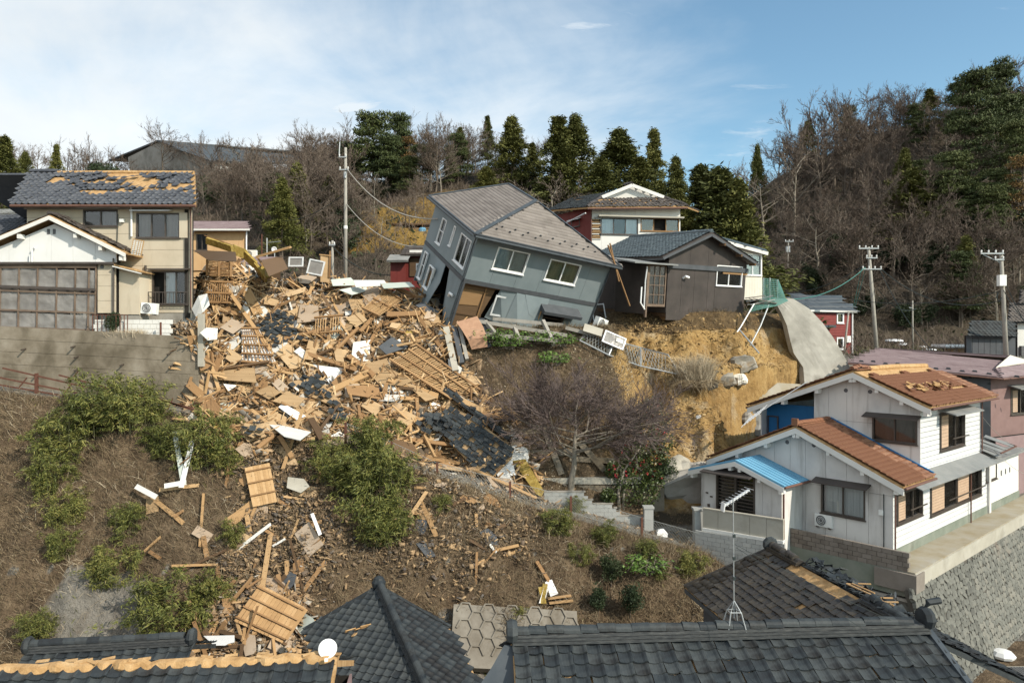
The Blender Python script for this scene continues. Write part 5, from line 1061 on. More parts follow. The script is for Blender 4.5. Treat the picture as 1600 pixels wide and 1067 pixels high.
 # lower extension continuing along the terrace
 P('extension_wall', MB().box(sf, LX + .02, LX + 6, .45, 2.9, -.3, -.02), MT['plaster_white'], t); P('extension_roof', MB().box(sf, LX - .6, LX + 6.2, 2.9, 3.0, -3, .5), MT['tin_grey'], t); P('corner_post', MB().box(sf, LX + .0, LX + .3, .0, 2.85, -.1, .12), MT['siding_grey'], t)
 for k in range(3): P('vent', MB().cbox(sf, LX + 2.6 + k * .8, 1.9, -.005, .14, .3, .02), MT['ac_grille'], t)
 # little broken canopy by the far corner
 cn = T('broken_canopy', 'small broken tin canopy with bent sheets beside the upper white wall', 'canopy', M @ Matrix.Translation((12.2, -.5, 3.6)))
 for k in range(6): P('tin_sheet', MB().box(Fr((-.8 + k * .42, .5 - .08 * (k % 2), .14 * (k % 3)), Vector((1, .1 * (k % 3 - 1), .12 * (k % 2))), Vector((.1, 1, .35))), 0, .55, -.9, .5, 0, .03), MT['tin_grey'], cn)
 P('frame', MB().beam((-1, -.5, -.05), (1.8, -.5, .05), .06, .06).beam((1.8, -.5, .05), (1.8, .5, .3), .06, .06), MT['gutter_brown'], cn)
 ac_unit(None, 0, 'white outdoor air conditioner below the gable window of the white house', 1.0, M @ Matrix.Translation((-.12, W - gw[0] - .15, .83)) @ Matrix.Rotation(-math.pi / 2, 4, 'Z'))
white_house()
# ------------------------------------------------------------------ houses at the right edge
def right_houses():
 s = Site('mauve_house', 'mauve walled house with broad low mauve roof behind the white house', 'house', at(1560, 640, 46)); q = s.q
 e1, e2, e3 = q(1325, 566, 47), q(1567, 590, 43.4), q(1660, 581, 46); r1, r2 = q(1371, 544, 52), q(1578, 556, 48)
 s.roof([e1, e2, q(1556, 575, 45.2), q(1578, 556, 48), r1], MT['tile_mauve'], .7, .24, 'shingle', 'tile_mauve', seed=5, shift=.5)
 s.roof([e2, e3, q(1640, 570, 48.5), q(1556, 575, 45.2)], MT['tile_mauve'], .7, .24, 'shingle', 'tile_mauve', seed=6, shift=.5)
 g = [q(1556, 575, 45.2), q(1612, 566, 47.2), q(1578, 556, 48)]; gf = s.plane(*g); P('roof_gable', MB().prism(gf, s.poly(gf, g), 0, .06), MT['plaster_cream'], s.th)
 s.roof([r1, r2, q(1600, 560, 56), q(1390, 548, 58)], MT['tile_mauve'], .7, .3, 'shingle', 'tile_mauve')
 df = s.plane(e1, e2, r1)
 for i in range(16):
  u = .8 + i * .72; P('snow_guard', MB().prism(Fr(df.p(u, .45 + .35 * (i % 2), .02), df.u, df.w), [(-.16, 0), (.16, 0), (.1, .12), (-.1, .12)], -.03, .03), MT['roof_trim'], s.th)
 a, b, c = q(1548, 0, 44.2), q(1640, 0, 46.9), q(1345, 0, 47.4); zt, zb = q(0, 592, 43.8).z, q(0, 742, 44).z
 fr0 = Fr(Vector((a.x, a.y, zb)), Vector((b.x - a.x, b.y - a.y, 0)), FZ); w_ = rect2(fr0, s.M, (1579, 648), (1610, 605))
 fr = s.wall(a, b, zb, zt, 'wall_mauve', [], [w_]); f = window(s.th, fr, w_, sash=2, backs=[None, 'curtain_white'], bar=.1); shutter_leaf(s.th, fr, (w_[0] + .12, w_[0] + .72, w_[2] + .12, w_[3] - .12), n=10)
 hood(s.th, fr, w_[0] - .3, w_[1] + .3, w_[3] + .15, .8, 'tin_grey', .2)
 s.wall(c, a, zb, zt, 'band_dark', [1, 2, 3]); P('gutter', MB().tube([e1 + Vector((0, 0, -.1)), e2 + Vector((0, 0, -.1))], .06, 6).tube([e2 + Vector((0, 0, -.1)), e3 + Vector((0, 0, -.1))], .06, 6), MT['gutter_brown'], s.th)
 for k in range(3):
  ca, cb = q(1546, 652 + 20 * k, 43), q(1600, 690 + 20 * k, 43)
 s = Site('low_wall', 'pinkish garden wall end beside the far corner of the white house', 'wall', at(1585, 700, 42)); s.wall(s.q(1556, 0, 42), s.q(1640, 0, 45), -3.5, .6, 'wall_pink')
 # red house
 s = Site('red_house', 'red two-storey house with white window frames and dark metal roof beyond the concrete slope', 'house', at(1300, 560, 64)); q = s.q
 a, b, c = q(1268, 0, 63), q(1331, 0, 65), q(1245, 0, 63); zb, zt = q(0, 590, 64).z, q(0, 487, 64).z
 fr0 = Fr(Vector((a.x, a.y, zb)), Vector((b.x - a.x, b.y - a.y, 0)), FZ); w1, w2, w3 = rect2(fr0, s.M, (1307, 505), (1318, 489)), rect2(fr0, s.M, (1307, 546), (1318, 527)), rect2(fr0, s.M, (1278, 534), (1290, 516))
 fr = s.wall(a, b, zb, zt, 'brick_red', [], [w1, w2, w3])
 for w_ in (w1, w2, w3): window(s.th, fr, w_, 'alu_white', sash=1, back='curtain_white', bar=.12, proud=.06)
 P('eave_fascia', MB().box(fr, -.6, (b - a).xy.length + .3, zt - zb - .05, zt - zb + .1, -.2, .35), MT['plaster_white'], s.th)
 s.roof([q(1255, 487, 62.4), q(1334, 487, 64.6), q(1333, 473, 67.5), q(1255, 473, 65.5)], MT['tile_blue'], .45, 1.2, 'shingle', 'roof_trim', seed=4)
 s.roof([q(1232, 475, 65), q(1316, 473, 67.6), q(1316, 461, 71), q(1236, 461, 69)], MT['tile_blue'], .45, 1.2, 'shingle', 'roof_trim', seed=5)
 pipe(s.th, [fr.p((b - a).xy.length - .05, zt - zb, .1), fr.p((b - a).xy.length - .05, 0, .1)], .07, 'alu_white'); P('meter_box', MB().cbox(fr, *fr.hit(s.M, 1324, 530), .1, .45, .6, .2), MT['ac_white'], s.th)
 s.wall(b, b + Vector((1.5, 6, 0)), zb, zt, 'brick_red')
 P('bay', MB().box(fr, *sorted([fr.hit(s.M, 1276, 516)[0], fr.hit(s.M, 1298, 516)[0]]), fr.hit(s.M, 1285, 512)[1], fr.hit(s.M, 1285, 508)[1], .0, .6), MT['roof_trim'], s.th)
 # dark house by the right frame edge
 s = Site('dark_tiled_house', 'dark house with black tiled lean-to roof beside the right utility pole', 'house', at(1570, 545, 54)); q = s.q
 s.roof([q(1513, 525, 53), q(1588, 526, 53), q(1585, 504, 54.6), q(1516, 503, 54.6)], MT['tile_black'], .3, .3, 'wave', 'tile_black', seed=2)
 s.wall(q(1510, 0, 53.4), q(1587, 0, 53.4), q(0, 570, 53.4).z, q(0, 524, 53.4).z, 'band_dark', steps(0, 3.7, .45), gap=.03)
 s.roof([q(1574, 503, 56), q(1660, 503, 56), q(1655, 474, 58.5), q(1578, 474, 58.5)], MT['tile_black'], .3, .3, 'wave', 'tile_dark', seed=3)
 s.roof([q(1592, 474, 58), q(1660, 474, 58), q(1655, 452, 61), q(1594, 454, 61)], MT['tile_black'], .3, .3, 'wave', 'tile_dark', seed=3)
 s.wall(q(1590, 0, 56.5), q(1660, 0, 56.5), q(0, 570, 56).z, q(0, 503, 56).z, 'plaster_white', [1.0])
 P('duct', MB().box(Fr(q(1592, 556, 56.4), FX, FZ), .0, .7, 0, .8, .01, .3), MT['ac_grille'], s.th)
 s = Site('garden_shed', 'tiny brown shed with snow lying on its flat roof', 'shed', at(1494, 552, 62)); q = s.q
 s.wall(q(1478, 0, 62), q(1508, 0, 62), -.6, q(0, 544, 62).z, 'wood_mid', [.6, 1.2]); P('roof', MB().box(Fr(q(1476, 544, 61.8), FX, FZ), 0, 1.9, 0, .08, -2.2, 0), MT['tin_grey'], s.th); P('snow_cover', MB().box(Fr(q(1477, 542, 61.9), FX, FZ), 0, 1.75, 0, .22, -2.1, -.05), MT['snow'], s.th)
right_houses()
# ------------------------------------------------------------------ stone wall, terrace coping, front foundation wall
def stones(parent, fr, poly, sw, sh, m, limit, seed, key):
 r = np.random.default_rng(seed); us = [p[0] for p in poly]; vs = [p[1] for p in poly]; items = []; row = 0; v = min(vs)
 while v < max(vs):
  u = min(us) - r.random() * sw
  while u < max(us):
   w_ = sw * (.55 + .85 * r.random()); c = (u + w_ / 2, v + sh / 2 + r.normal(0, .02))
   if inpoly(np.array([c[0]]), np.array([c[1]]), poly)[0]: items.append((*c, w_, sh * (.95 + .15 * r.random())))
   u += w_
  v += sh * .93; row += 1
 items.sort(key=key); rr = random.Random(seed); meshes = []
 def geo(w_, h_):
  n = 7; V = []
  for lv, z in ((1.08, -.12), (1.04, .012), (.75, .03)):
   for k in range(n):
    a = 2 * math.pi * k / n + .4; q = lv * (1 + .16 * rr.uniform(-1, 1)); ca, sa = math.cos(a), math.sin(a); f_ = 1 / max(abs(ca), abs(sa)) ** .55
    V.append((ca * f_ * w_ * .5 * q, sa * f_ * h_ * .5 * q, z + rr.uniform(-.012, .016)))
  fs = [(i * n + k, i * n + (k + 1) % n, (i + 1) * n + (k + 1) % n, (i + 1) * n + k) for i in range(2) for k in range(n)] + [tuple(range(2 * n, 3 * n))]
  return V, fs
 for k in range(8):
  V, fs = geo(sw, sh); me = bpy.data.meshes.new('stone'); me.from_pydata(V, [], fs); me.materials.append(m); meshes.append(me)
 B_ = fr.mat(); mb = MB()
 for i, (u, v, w_, h_) in enumerate(items):
  if i < limit: link('stone', rr.choice(meshes), parent, B_ @ Matrix.Translation((u, v, rr.gauss(0, .012))) @ Matrix.Rotation(rr.gauss(-.35, .35), 4, 'Z') @ Matrix.Diagonal((w_ / sw, h_ / sh, 1, 1)))
  else:
   V, fs = geo(w_, h_); mb.add([fr.p(u + x, v + y, z) for x, y, z in V], fs)
 if mb.v: tag(link('stones', mb.mesh('stones', m), parent), kind='stuff')
def terrace():
 M = Matrix(((UX, -UY, 0, KX), (UY, UX, 0, KY), (0, 0, 1, PLAT), (0, 0, 0, 1)))
 t = T('stone_retaining_wall', 'grey rubble-stone retaining wall with concrete coping carrying the white house', 'wall', M)
 P('coping', MB().box(Fr((-.35, 0, 0), FX, FZ), 0, 22, -.62, .05, -.95, .32), MT['concrete_moss'], t); P('coping_face', MB().box(Fr((-.36, -.0, 0), FX, FZ), 0, 22, -.60, -.0, .322, .36), MT['concrete_pale'], t)
 P('corner_block', MB().box(Fr((-.5, 0, 0), FX, FZ), 0, .9, -.75, -.02, -1.2, .42), MT['block_dark'], t)
 bt = 1.25; f = Fr((-.4, -.30 - bt, VALLEY - PLAT), FX, Vector((0, bt, 4.1))); Lh = math.hypot(bt, 4.1)
 P('backing', MB().box(f, -.3, 22, -1, Lh, -.3, -.02), MT['joint_dark'], t)
 stones(t, f, [(-.3, -.2), (16.5, -.2), (16.5, Lh - .05), (-.3, Lh - .05)], .36, .27, MT['stone'], 300, 5, lambda i: i[0] - .6 * i[1])
 # front (shaded) side below the foundation
 f2 = Fr((-.95, 9.0, VALLEY - PLAT), -FY, Vector((.55, 0, 3.6))); P('front_backing', MB().box(f2, 0, 9.2, 0, 3.65, -.3, -.02), MT['joint_dark'], t); sub = P('front_face', MB().box(f2, 0, 9.2, 3.5, 3.62, -.1, .0), MT['concrete'], t)
 stones(t, f2, [(0, .0), (9.3, .0), (9.3, 3.55), (0, 3.55)], .38, .28, MT['stone'], 0, 6, lambda i: i[0])
 one('drain_pipe', MB().tube([(0, 0, 0), (-.25, -.3, -1.2)], .06, 8), MT['galv'], 'short grey drain pipe sticking out below the terrace corner', 'pipe', at(1401, 903, 29.0))
 # green-grey foundation with dark block parapet under the gable wall
 F_ = T('foundation_wall', 'dark block parapet on a green-grey concrete foundation under the gable wall of the white house', 'wall', M)
 ff = Fr((-.36, 5.15, 0), -FY, FZ); Lf = 5.25
 P('concrete_base', MB().box(ff, 0, Lf, -1.0, -.0, -.5, 0), MT['concrete_green'], F_)
 for r in range(4):
  n = int(Lf / .4) + 1
  for c in range(n):
   a = max(0, c * .4 - (r % 2) * .2); b = min(Lf, c * .4 + .39 - (r % 2) * .2)
   if b - a > .06: P('block', MB().box(ff, a + .006, b, .006 + r * .2, r * .2 + .192, -.14, .0), MT['block_dark'], F_)
 # gravel strip between wall and house handled by ground
terrace()
def yard_walls():
 blk = None
 def block_wall(name, label, pts, base, top, m='block', bw=.4, bh=.2, cap=True, thick=.14):
  """pts: plan start and end (world); top: list of (fraction, height over base) steps."""
  a, b = Vector(pts[0]), Vector(pts[1]); a.z = b.z = 0; Lw = (b - a).length
  o = Vector((a.x, a.y, base)); t = T(name, label, 'wall', Matrix.Translation(o)); fr = Fr((0, 0, 0), b - a, FZ)
  rows = int(max(h for _, h in top) / bh + .5)
  tp = lambda u: [h for f_, h in top if f_ <= u / Lw + 1e-6][-1]
  for r in range(rows):
   u = -(r % 2) * bw / 2
   while u < Lw:
    x0, x1 = max(0, u), min(Lw, u + bw)
    if x1 - x0 > .05 and tp((x0 + x1) / 2) >= (r + .5) * bh: P('block', MB().box(fr, x0 + .006, x1 - .006, r * bh + .005, (r + 1) * bh - .005, -thick, 0), MT[m], t)
    u += bw
  if cap:
   ks = [f_ * Lw for f_, _ in top] + [Lw]
   for (f_, h), u0, u1 in zip(top, ks[:-1], ks[1:]): P('cap', MB().box(fr, u0 + .01, u1 - .01, round(h / bh) * bh + .002, round(h / bh) * bh + .06, -thick - .02, .02), MT['concrete'], t)
  return t
 b = lambda px, py, Y: at(px, py, Y)
 block_wall('stepped_block_wall', 'grey stepped block wall running down along the path below the bare tree', (b(850, 0, 35.1), b(1005, 0, 35.1)), b(0, 838, 35.1).z, [(0, 2.2), (.42, 1.9), (.50, 1.6), (.70, 1.4), (.74, 1.0)])
 p1 = one('gate_pillar', MB().box(Fr((0, 0, 0), FX, FZ), -.22, .22, 0, 1.45, -.4, 0).box(Fr((0, 0, 0), FX, FZ), -.26, .26, 1.452, 1.55, -.44, .04), MT['block'], 'concrete block gate pillar at the end of the stepped block wall', 'gate pillar', b(1014, 841, 34.6), 'gate pillars')
 p2 = one('gate_pillar', MB().box(Fr((0, 0, 0), FX, FZ), -.2, .2, 0, 1.5, -.4, 0).box(Fr((0, 0, 0), FX, FZ), -.25, .25, 1.502, 1.6, -.44, .04), MT['block'], 'concrete block gate pillar beside the blue-roofed porch', 'gate pillar', b(1092, 847, 33.4), 'gate pillars')
 t = block_wall('porch_block_wall', 'grey block wall under the white-rimmed parapet in front of the porch', (b(1086, 0, 33.2), b(1226, 0, 30.9)), -10.3, [(0, 1.4)], cap=False)
 a, c = b(1098, 0, 33.15), b(1224, 0, 30.95); o = Vector((a.x, a.y, -8.89)); tt = T('porch_parapet', 'stained pale concrete parapet with white ledge in front of the porch', 'wall', Matrix.Translation(o)); fr = Fr((0, 0, 0), Vector((c.x - a.x, c.y - a.y, 0)), FZ); L_ = (c - a).xy.length
 P('ledge', MB().box(fr, 0, L_, 0, .14, -.2, .06), MT['plaster_white'], tt)
 for k in range(5): P('concrete_panel', MB().box(fr, L_ * k / 5 + .008, L_ * (k + 1) / 5 - .008, .145, 1.02, -.14, 0), MT['concrete_pale'], tt)
 P('cap', MB().box(fr, 0, L_, 1.022, 1.07, -.17, .03), MT['concrete_pale'], tt)
 one('white_bag', MB().add([(x * .42 * (1 + .2 * ((i * 7) % 3 - 1) * .4), y * .25, z) for i, (x, y, z) in enumerate([(-.6, -1, 0), (.6, -1, 0), (.6, 1, 0), (-.6, 1, 0), (-.55, -.8, .3), (.62, -.7, .26), (.5, .8, .34), (-.5, .8, .3), (-.3, -.4, .42), (.35, -.3, .36), (.3, .4, .44), (-.3, .4, .4)])],
  [(0, 1, 5, 4), (1, 2, 6, 5), (2, 3, 7, 6), (3, 0, 4, 7), (4, 5, 9, 8), (5, 6, 10, 9), (6, 7, 11, 10), (7, 4, 8, 11), (8, 9, 10, 11)]), MT['board_clean'], 'white plastic bag lying in the gateway between the pillars', 'bag', b(1033, 840, 34.3))
 one('white_sack', MB().lathe(Fr((0, 0, 0), FX, FY), [(0, 0), (.45, 0), (.5, .12), (.36, .26), (.15, .3), (0, .31)], 9), MT['board_clean'], 'white sack lying on the lower road at the foot of the stone wall', 'sack', at(1567, 1026, 31.1))
 s = Site('drain_grate', 'dark steel drain grate let into the lower road', 'grate', at(1592, 1050, 29.8)); P('frame', MB().box(Fr((0, 0, -.0), FX, FY), -.5, .7, -.5, .5, .004, .03), MT['concrete_pale'], s.th)
 for k in range(8): P('bar', MB().box(Fr((0, 0, 0), FX, FY), -.42 + k * .12, -.35 + k * .12, -.42, .42, .031, .05), MT['ac_grille'], s.th)
 # concrete frames and ledge on the slope under the bare tree
 s = Site('slope_grid', 'mossy concrete slope grid of crossing beams under the bare purple tree', 'slope frame', at(840, 720, 36.6)); q = s.q
 for a, c, w_ in (((812, 674, 37.2), (860, 671, 37.2), .3), ((806, 672, 37.3), (818, 704, 36.7), .3), ((851, 671, 37.3), (878, 742, 36.1), .32), ((800, 708, 36.7), (905, 706, 36.7), .3), ((770, 665, 37.4), (800, 708, 36.7), .3), ((905, 690, 36.9), (945, 735, 36.3), .3), ((890, 716, 36.6), (960, 720, 36.6), .25)): P('beam', MB().beam(q(*a), q(*c), w_, .3, FY), MT['concrete_old'], s.th)
 s = Site('slope_ledge', 'broken concrete ledge and dark footing wall at the slope foot behind the block wall', 'ledge', at(880, 790, 36)); q = s.q
 P('ledge', MB().box(Fr(q(842, 748, 35.95), FX, FZ), 0, 5.2, -.25, .05, -.8, .1), MT['concrete_pale'], s.th); P('footing', MB().box(Fr(q(842, 750, 35.9), FX, FZ), 0, 6.4, -2.6, -.26, -.5, 0), MT['concrete_old'], s.th)
 # standing slab of the concrete slope
 s = Site('concrete_slope', 'tall grey sprayed concrete slope slab left standing beside the brown landslide', 'concrete slope', at(1260, 590, 48.5)); q = s.q
 out_l = [(1207, 470, 50.5), (1222, 488, 49.9), (1229, 508, 49.4), (1233, 530, 49), (1243, 552, 48.5), (1252, 574, 48.0), (1262, 606, 47.2)]; out_r = [(1240, 467, 50.5), (1264, 482, 50.2), (1285, 504, 49.8), (1302, 527, 49.4), (1315, 549, 49), (1327, 571, 48.6), (1342, 598, 48)]
 n = len(out_l); mcol = 9; V_ = []
 for i in range(n):
  for j in range(mcol):
   p = q(*out_l[i]).lerp(q(*out_r[i]), j / (mcol - 1)); p.x += .16 * math.sin(i * 2.7 + 1) * (1 - j / (mcol - 1)) ** 2; p.y += -.15 * math.sin(math.pi * j / (mcol - 1)) + .25 * float(fbm(p.x * .6 + 5, p.z * .6, 3, 3)); V_.append(p)
 nb = len(V_); V_ += [p + Vector((-.1, .55, .1)) for p in V_]
 fs = [(i * mcol + j, i * mcol + j + 1, (i + 1) * mcol + j + 1, (i + 1) * mcol + j) for i in range(n - 1) for j in range(mcol - 1)]; fs += [tuple(k + nb for k in f[::-1]) for f in fs]
 fs += [(i * mcol, (i + 1) * mcol, (i + 1) * mcol + nb, i * mcol + nb) for i in range(n - 1)] + [(i * mcol + mcol - 1, i * mcol + mcol - 1 + nb, (i + 1) * mcol + mcol - 1 + nb, (i + 1) * mcol + mcol - 1) for i in range(n - 1)] + [(j, j + nb, j + 1 + nb, j + 1) for j in range(mcol - 1)]
 P('slab', MB().add(V_, fs), MT['concrete_slope'], s.th)
 V_ = []                                                  # lower apron of concrete
 A_, B_ = [(1250, 600, 46.6), (1215, 598, 46.4), (1185, 622, 45.0)], [(1300, 640, 46), (1240, 640, 45.2), (1200, 645, 44.4)]
 m_ = MB(); P4 = [q(*p) for p in A_] + [q(*p) for p in B_]; m_.add(P4 + [p + Vector((0, .4, -.1)) for p in P4], [(0, 1, 4, 3), (1, 2, 5, 4), (6, 9, 10, 7), (7, 10, 11, 8), (0, 3, 9, 6), (2, 8, 11, 5), (0, 6, 7, 1), (1, 7, 8, 2), (3, 4, 10, 9), (4, 5, 11, 10)]); P('apron', m_, MT['concrete_moss'], s.th)
 rr = random.Random(3)                                    # broken blocks lying on the slide
 def lump(px, py, r, lab, m='lump_grey', dz=.0):
  h = hit(px, py); mb = MB(); V = []; n, m_ = 13, 8; sd_ = rr.random() * 50; ax = (rr.uniform(.8, 1.2), rr.uniform(.6, .8), rr.uniform(.5, .75))
  for j in range(m_ + 1):
   for i in range(n):
    a, b_ = 2 * math.pi * i / n, math.pi * j / m_ - math.pi / 2; d = Vector((math.cos(a) * math.cos(b_), math.sin(a) * math.cos(b_), math.sin(b_)))
    k = max(abs(d.x + .3 * d.z), abs(d.y), abs(d.z - .2 * d.x)) ** -.6 * (1 + .55 * float(fbm(d.x * 1.6 + sd_, d.y * 1.6 + d.z * 1.3, 3, 4))); V.append((d.x * r * k * ax[0], d.y * r * k * ax[1], d.z * r * k * ax[2]))
  mb.add(V, [(i * n + k, i * n + (k + 1) % n, (i + 1) * n + (k + 1) % n, (i + 1) * n + k) for i in range(m_) for k in range(n)])
  one('concrete_lump', mb, MT[m], lab, 'rubble lump', h + Vector((0, .1 * r, -.1 * r + dz)), 'concrete lumps on the landslide')
 lump(1162, 566, .75, 'jagged grey concrete lump with weeds stuck in the landslide', 'lump_grey'); lump(1135, 592, .6, 'pale broken slab leaning below the jagged concrete lump on the landslide', 'lump_grey'); lump(1155, 592, .6, 'flat tan stone slab low on the landslide', 'plaster_cream'); lump(1108, 600, .5, 'dark angular stone beside the dry reed clump', 'stone'); lump(1085, 752, 1.5, 'big rounded grey boulder of concrete behind the porch of the white house', 'concrete'); lump(1058, 735, 1.2, 'pale concrete face beside the red-flowered bush', 'concrete_pale')
 lump(1165, 650, .5, 'grey stone beside the blue wall at the foot of the landslide', 'concrete'); lump(1190, 660, .9, 'grey broken block wall piece beside the blue wall', 'block')
 lump(1092, 652, .16, 'small white bag-like scrap on the landslide below the reeds', 'board_clean')
yard_walls()
# ------------------------------------------------------------------ foreground roofs
def front_roofs():
 s = Site('lower_tiled_house', 'house with long black tiled ridge nearest the camera at the lower right', 'house', at(1100, 1067, 13) + Vector((0, 0, -7.5))); q = s.q
 a, b = q(800, 1006, 13.8), q(1446, 988, 14.4); d = (b - a); hd = Vector((d.x, d.y, 0)).normalized(); dn = Vector((hd.y, -hd.x, 0)); sl_ = 4.2; dr = .46
 e1, e2 = a + (dn + Vector((0, 0, -dr))) * sl_, b + (dn + Vector((0, 0, -dr))) * sl_
 miss = lambda A, B, r: ((np.abs(A - 3.0) < .5) & (B < 3.12)) | ((np.abs(A - 5.1) < .45) & (B < 3.2)) | (r.random(A.shape) < .004)
 deckd, f = s.roof([e1, e2, b, a], MT['roof_clay'], .285, .27, 'wave', 'tile_black', ind=300, miss=miss, seed=41, jit=.012, tilt=.028, key=lambda a_, b_: -b_, shift=.0)
 bk = (-dn + Vector((0, 0, -dr))) * 3.5
 s.roof([b + bk, a + bk, a, b], MT['roof_clay'], .285, .27, 'soft', 'tile_black', seed=42)
 rc = a + Vector((0, 0, .04)); ridge_tiles(s.th, rc, b + Vector((0, 0, .04)), MT['tile_black'], .115, .34, 3, lay_w=.18, jit=.03, seed=4)
 P('ridge_ornament', MB().lathe(Fr(b + Vector((.0, 0, .3)) , dn, FZ), [(0, .12), (.2, .1), (.24, 0), (.2, -.1), (0, -.12)], 9).tube([b + Vector((-.02, 0, .45)), b + Vector((.05, 0, .62)), b + Vector((.3, 0, .66))], .07, 6), MT['tile_black'], s.th)
 P('ridge_ornament', MB().lathe(Fr(a + Vector((.0, 0, .25)), dn, FZ), [(0, .12), (.2, .1), (.24, 0), (.2, -.1), (0, -.12)], 9), MT['tile_black'], s.th)
 # left gable end: curved dark bargeboard over a pinkish wall
 g0 = a + Vector((-.05, 0, .02)); pts = [g0 + Vector((-.1, -.1, -.05)), g0 + Vector((-.32, -.4, -.32)), g0 + Vector((-.62, -.75, -.62)), g0 + Vector((-.95, -1.05, -.84))]
 mb = MB()
 for p, r in zip(pts[:-1], pts[1:]): mb.add([x + Vector((dx, 0, z)) for x in (p, r) for dx, z in ((0, -.14), (.9, -.1), (.9, .02), (0, .06))], [(0, 1, 2, 3), (7, 6, 5, 4), (0, 4, 5, 1), (1, 5, 6, 2), (2, 6, 7, 3), (3, 7, 4, 0)])
 P('bargeboard', mb, MT['roof_trim'], s.th)
 s.wall(e1 - dn * 3.2 + hd * .5, e2 - dn * 3.2 - hd * .4, -6, a.z - .75, 'wall_pink'); wl = a - dn * 0 + hd * .35
 s.wall(a - dn * 3 + hd * .35, a + dn * 3.2 + hd * .35, -6, a.z - 1.5, 'wall_pink', top=[(0, a.z + 4.6), (3, a.z + 5.9), (6.2, a.z + 4.3)])
 # far right verge and eave piece
 ev = b + hd * .35; P('verge', MB().beam(b + hd * .05 + Vector((0, 0, .02)), e2 + hd * .05, .12, .16), MT['roof_trim'], s.th)
 # right hip house
 s = Site('damaged_tiled_house', 'brown-black tiled roof with collapsed ridge below the white house terrace', 'house', at(1180, 1000, 22) + Vector((0, 0, -3))); q = s.q
 ra, rb = q(1205, 858, 25.0), q(1446, 992, 17.6); la, lb = q(1085, 911, 26.2), q(1158, 986, 20.8)
 hd = (rb - ra); el = Vector((-3.0, 0.25, -1.45)); er = Vector((3.1, -.2, -1.42))
 la = ra + el; lb = rb + el
 miss = lambda A, B, r: ((fbm(A * .9, B * 1.6, 9, 3) > .52) & (B < 2.6)) | ((B > 2.75) & (A < 5.6) & (A > 1.8) & (fbm(A, B, 4, 2) > -.25))
 s.roof([la, lb, rb, ra], MT['roof_clay'], .27, .26, 'flat', 'tile_brown', ind=300, miss=miss, seed=43, jit=.012, tilt=.03, shift=.5)
 s.roof([rb + er, ra + er, ra, rb], MT['tile_black'], .27, .26, 'flat', 'tile_black', seed=44, jit=.02, tilt=.04, miss=lambda A, B, r: r.random(A.shape) < .05)
 u = hd.normalized()
 ridge_tiles(s.th, ra, ra + u * 1.9, MT['tile_brown'], .13, .27, 2, jit=.12, seed=8); ridge_tiles(s.th, ra + u * 5.2, rb, MT['tile_black'], .13, .27, 2, jit=.15, seed=9)
 P('ridge_ornament', MB().lathe(Fr(ra + Vector((0, .1, .16)), FX, FZ), [(0, .15), (.24, .12), (.28, 0), (.24, -.1), (0, -.12)], 9), MT['tile_black'], s.th)
 rr = random.Random(11); mb = MB(); V, fs = tile_mesh('flat', .26, .2); me = bpy.data.meshes.new('fallen_tile'); me.from_pydata(V, [], fs); me.materials.append(MT['tile_black'])
 for i in range(75):
  c = ra + u * rr.uniform(1.6, 6.6) + Vector((rr.gauss(.42, .2), 0, 0)); c.z += .12 - abs(c.x - (ra + u * 3).x) * .12 + rr.random() * .1
  link('fallen_tile', me, s.th, Matrix.Translation(c) @ Matrix.Rotation(rr.uniform(-3, 3), 4, 'Z') @ Matrix.Rotation(rr.gauss(.2, .35), 4, 'X') @ Matrix.Rotation(rr.gauss(.2, .3), 4, 'Y'))
 for i in range(9):
  c = ra + u * rr.uniform(3.0, 6) + Vector((rr.gauss(.2, .12), 0, .2)); P('ridge_batten', MB().beam(c, c + Vector((rr.uniform(-.2, .6), rr.uniform(-.9, .2), rr.uniform(-.15, .05))), .04, .03), MT['wood_pale'], s.th)
 P('end_wall', MB().prism(Fr(ra + Vector((0, -.45, 0)), -FX, FZ), [(-2.5, -1.3), (2.5, -1.3), (0, -.15)], -.05, 0), MT['band_dark'], s.th)
 s.wall(la + Vector((.55, -.4, 0)), lb + Vector((.55, .3, 0)), -4.5, la.z - .02, 'band_dark', [1.5, 3.0, 4.5]); s.wall(la + Vector((4.9, -.4, 0)), la + Vector((.55, -.4, 0)), -4.5, la.z - .02, 'band_dark')
 P('eave_board', MB().beam(la + Vector((0, 0, -.1)), lb + Vector((0, 0, -.1)), .05, .14), MT['roof_trim'], s.th)
 P('verge', MB().beam(ra + Vector((0, .08, 0)), la + Vector((0, .08, .0)), .14, .12, FY), MT['tile_brown'], s.th); P('verge', MB().beam(ra + Vector((0, .08, 0)), ra + er + Vector((0, .08, 0)), .14, .12, FY), MT['roof_trim'], s.th)
 # centre hip roof
 s = Site('hipped_roof_house', 'dark grey hipped tile roof with satellite dish at the bottom centre', 'house', at(600, 1067, 20) + Vector((0, 0, -3))); q = s.q
 A = q(592, 918, 24.0); L_ = q(474, 986, 22.6); R_ = q(703, 982, 23.3); n1 = Vector((math.cos(math.radians(-108.5)), math.sin(math.radians(-108.5)), 0)); n2 = Vector((math.cos(math.radians(-18.5)), math.sin(math.radians(-18.5)), 0)); hh = Vector((1.94, -3.9, -1.35)); Hh = A + hh * 1.7
 l2 = L_ + n1 * 2.2 + Vector((0, 0, -1.0)); r2 = R_ + Vector((-.32 * 0, 0, 0)) + (Hh - A) - (Hh - A) * .35
 miss = lambda a, b, r: ((np.abs(a - 3.05) < .14) & (np.abs(b - 3.05) < .3)) | ((np.abs(a - 3.35) < .14) & (np.abs(b - 2.8) < .14))
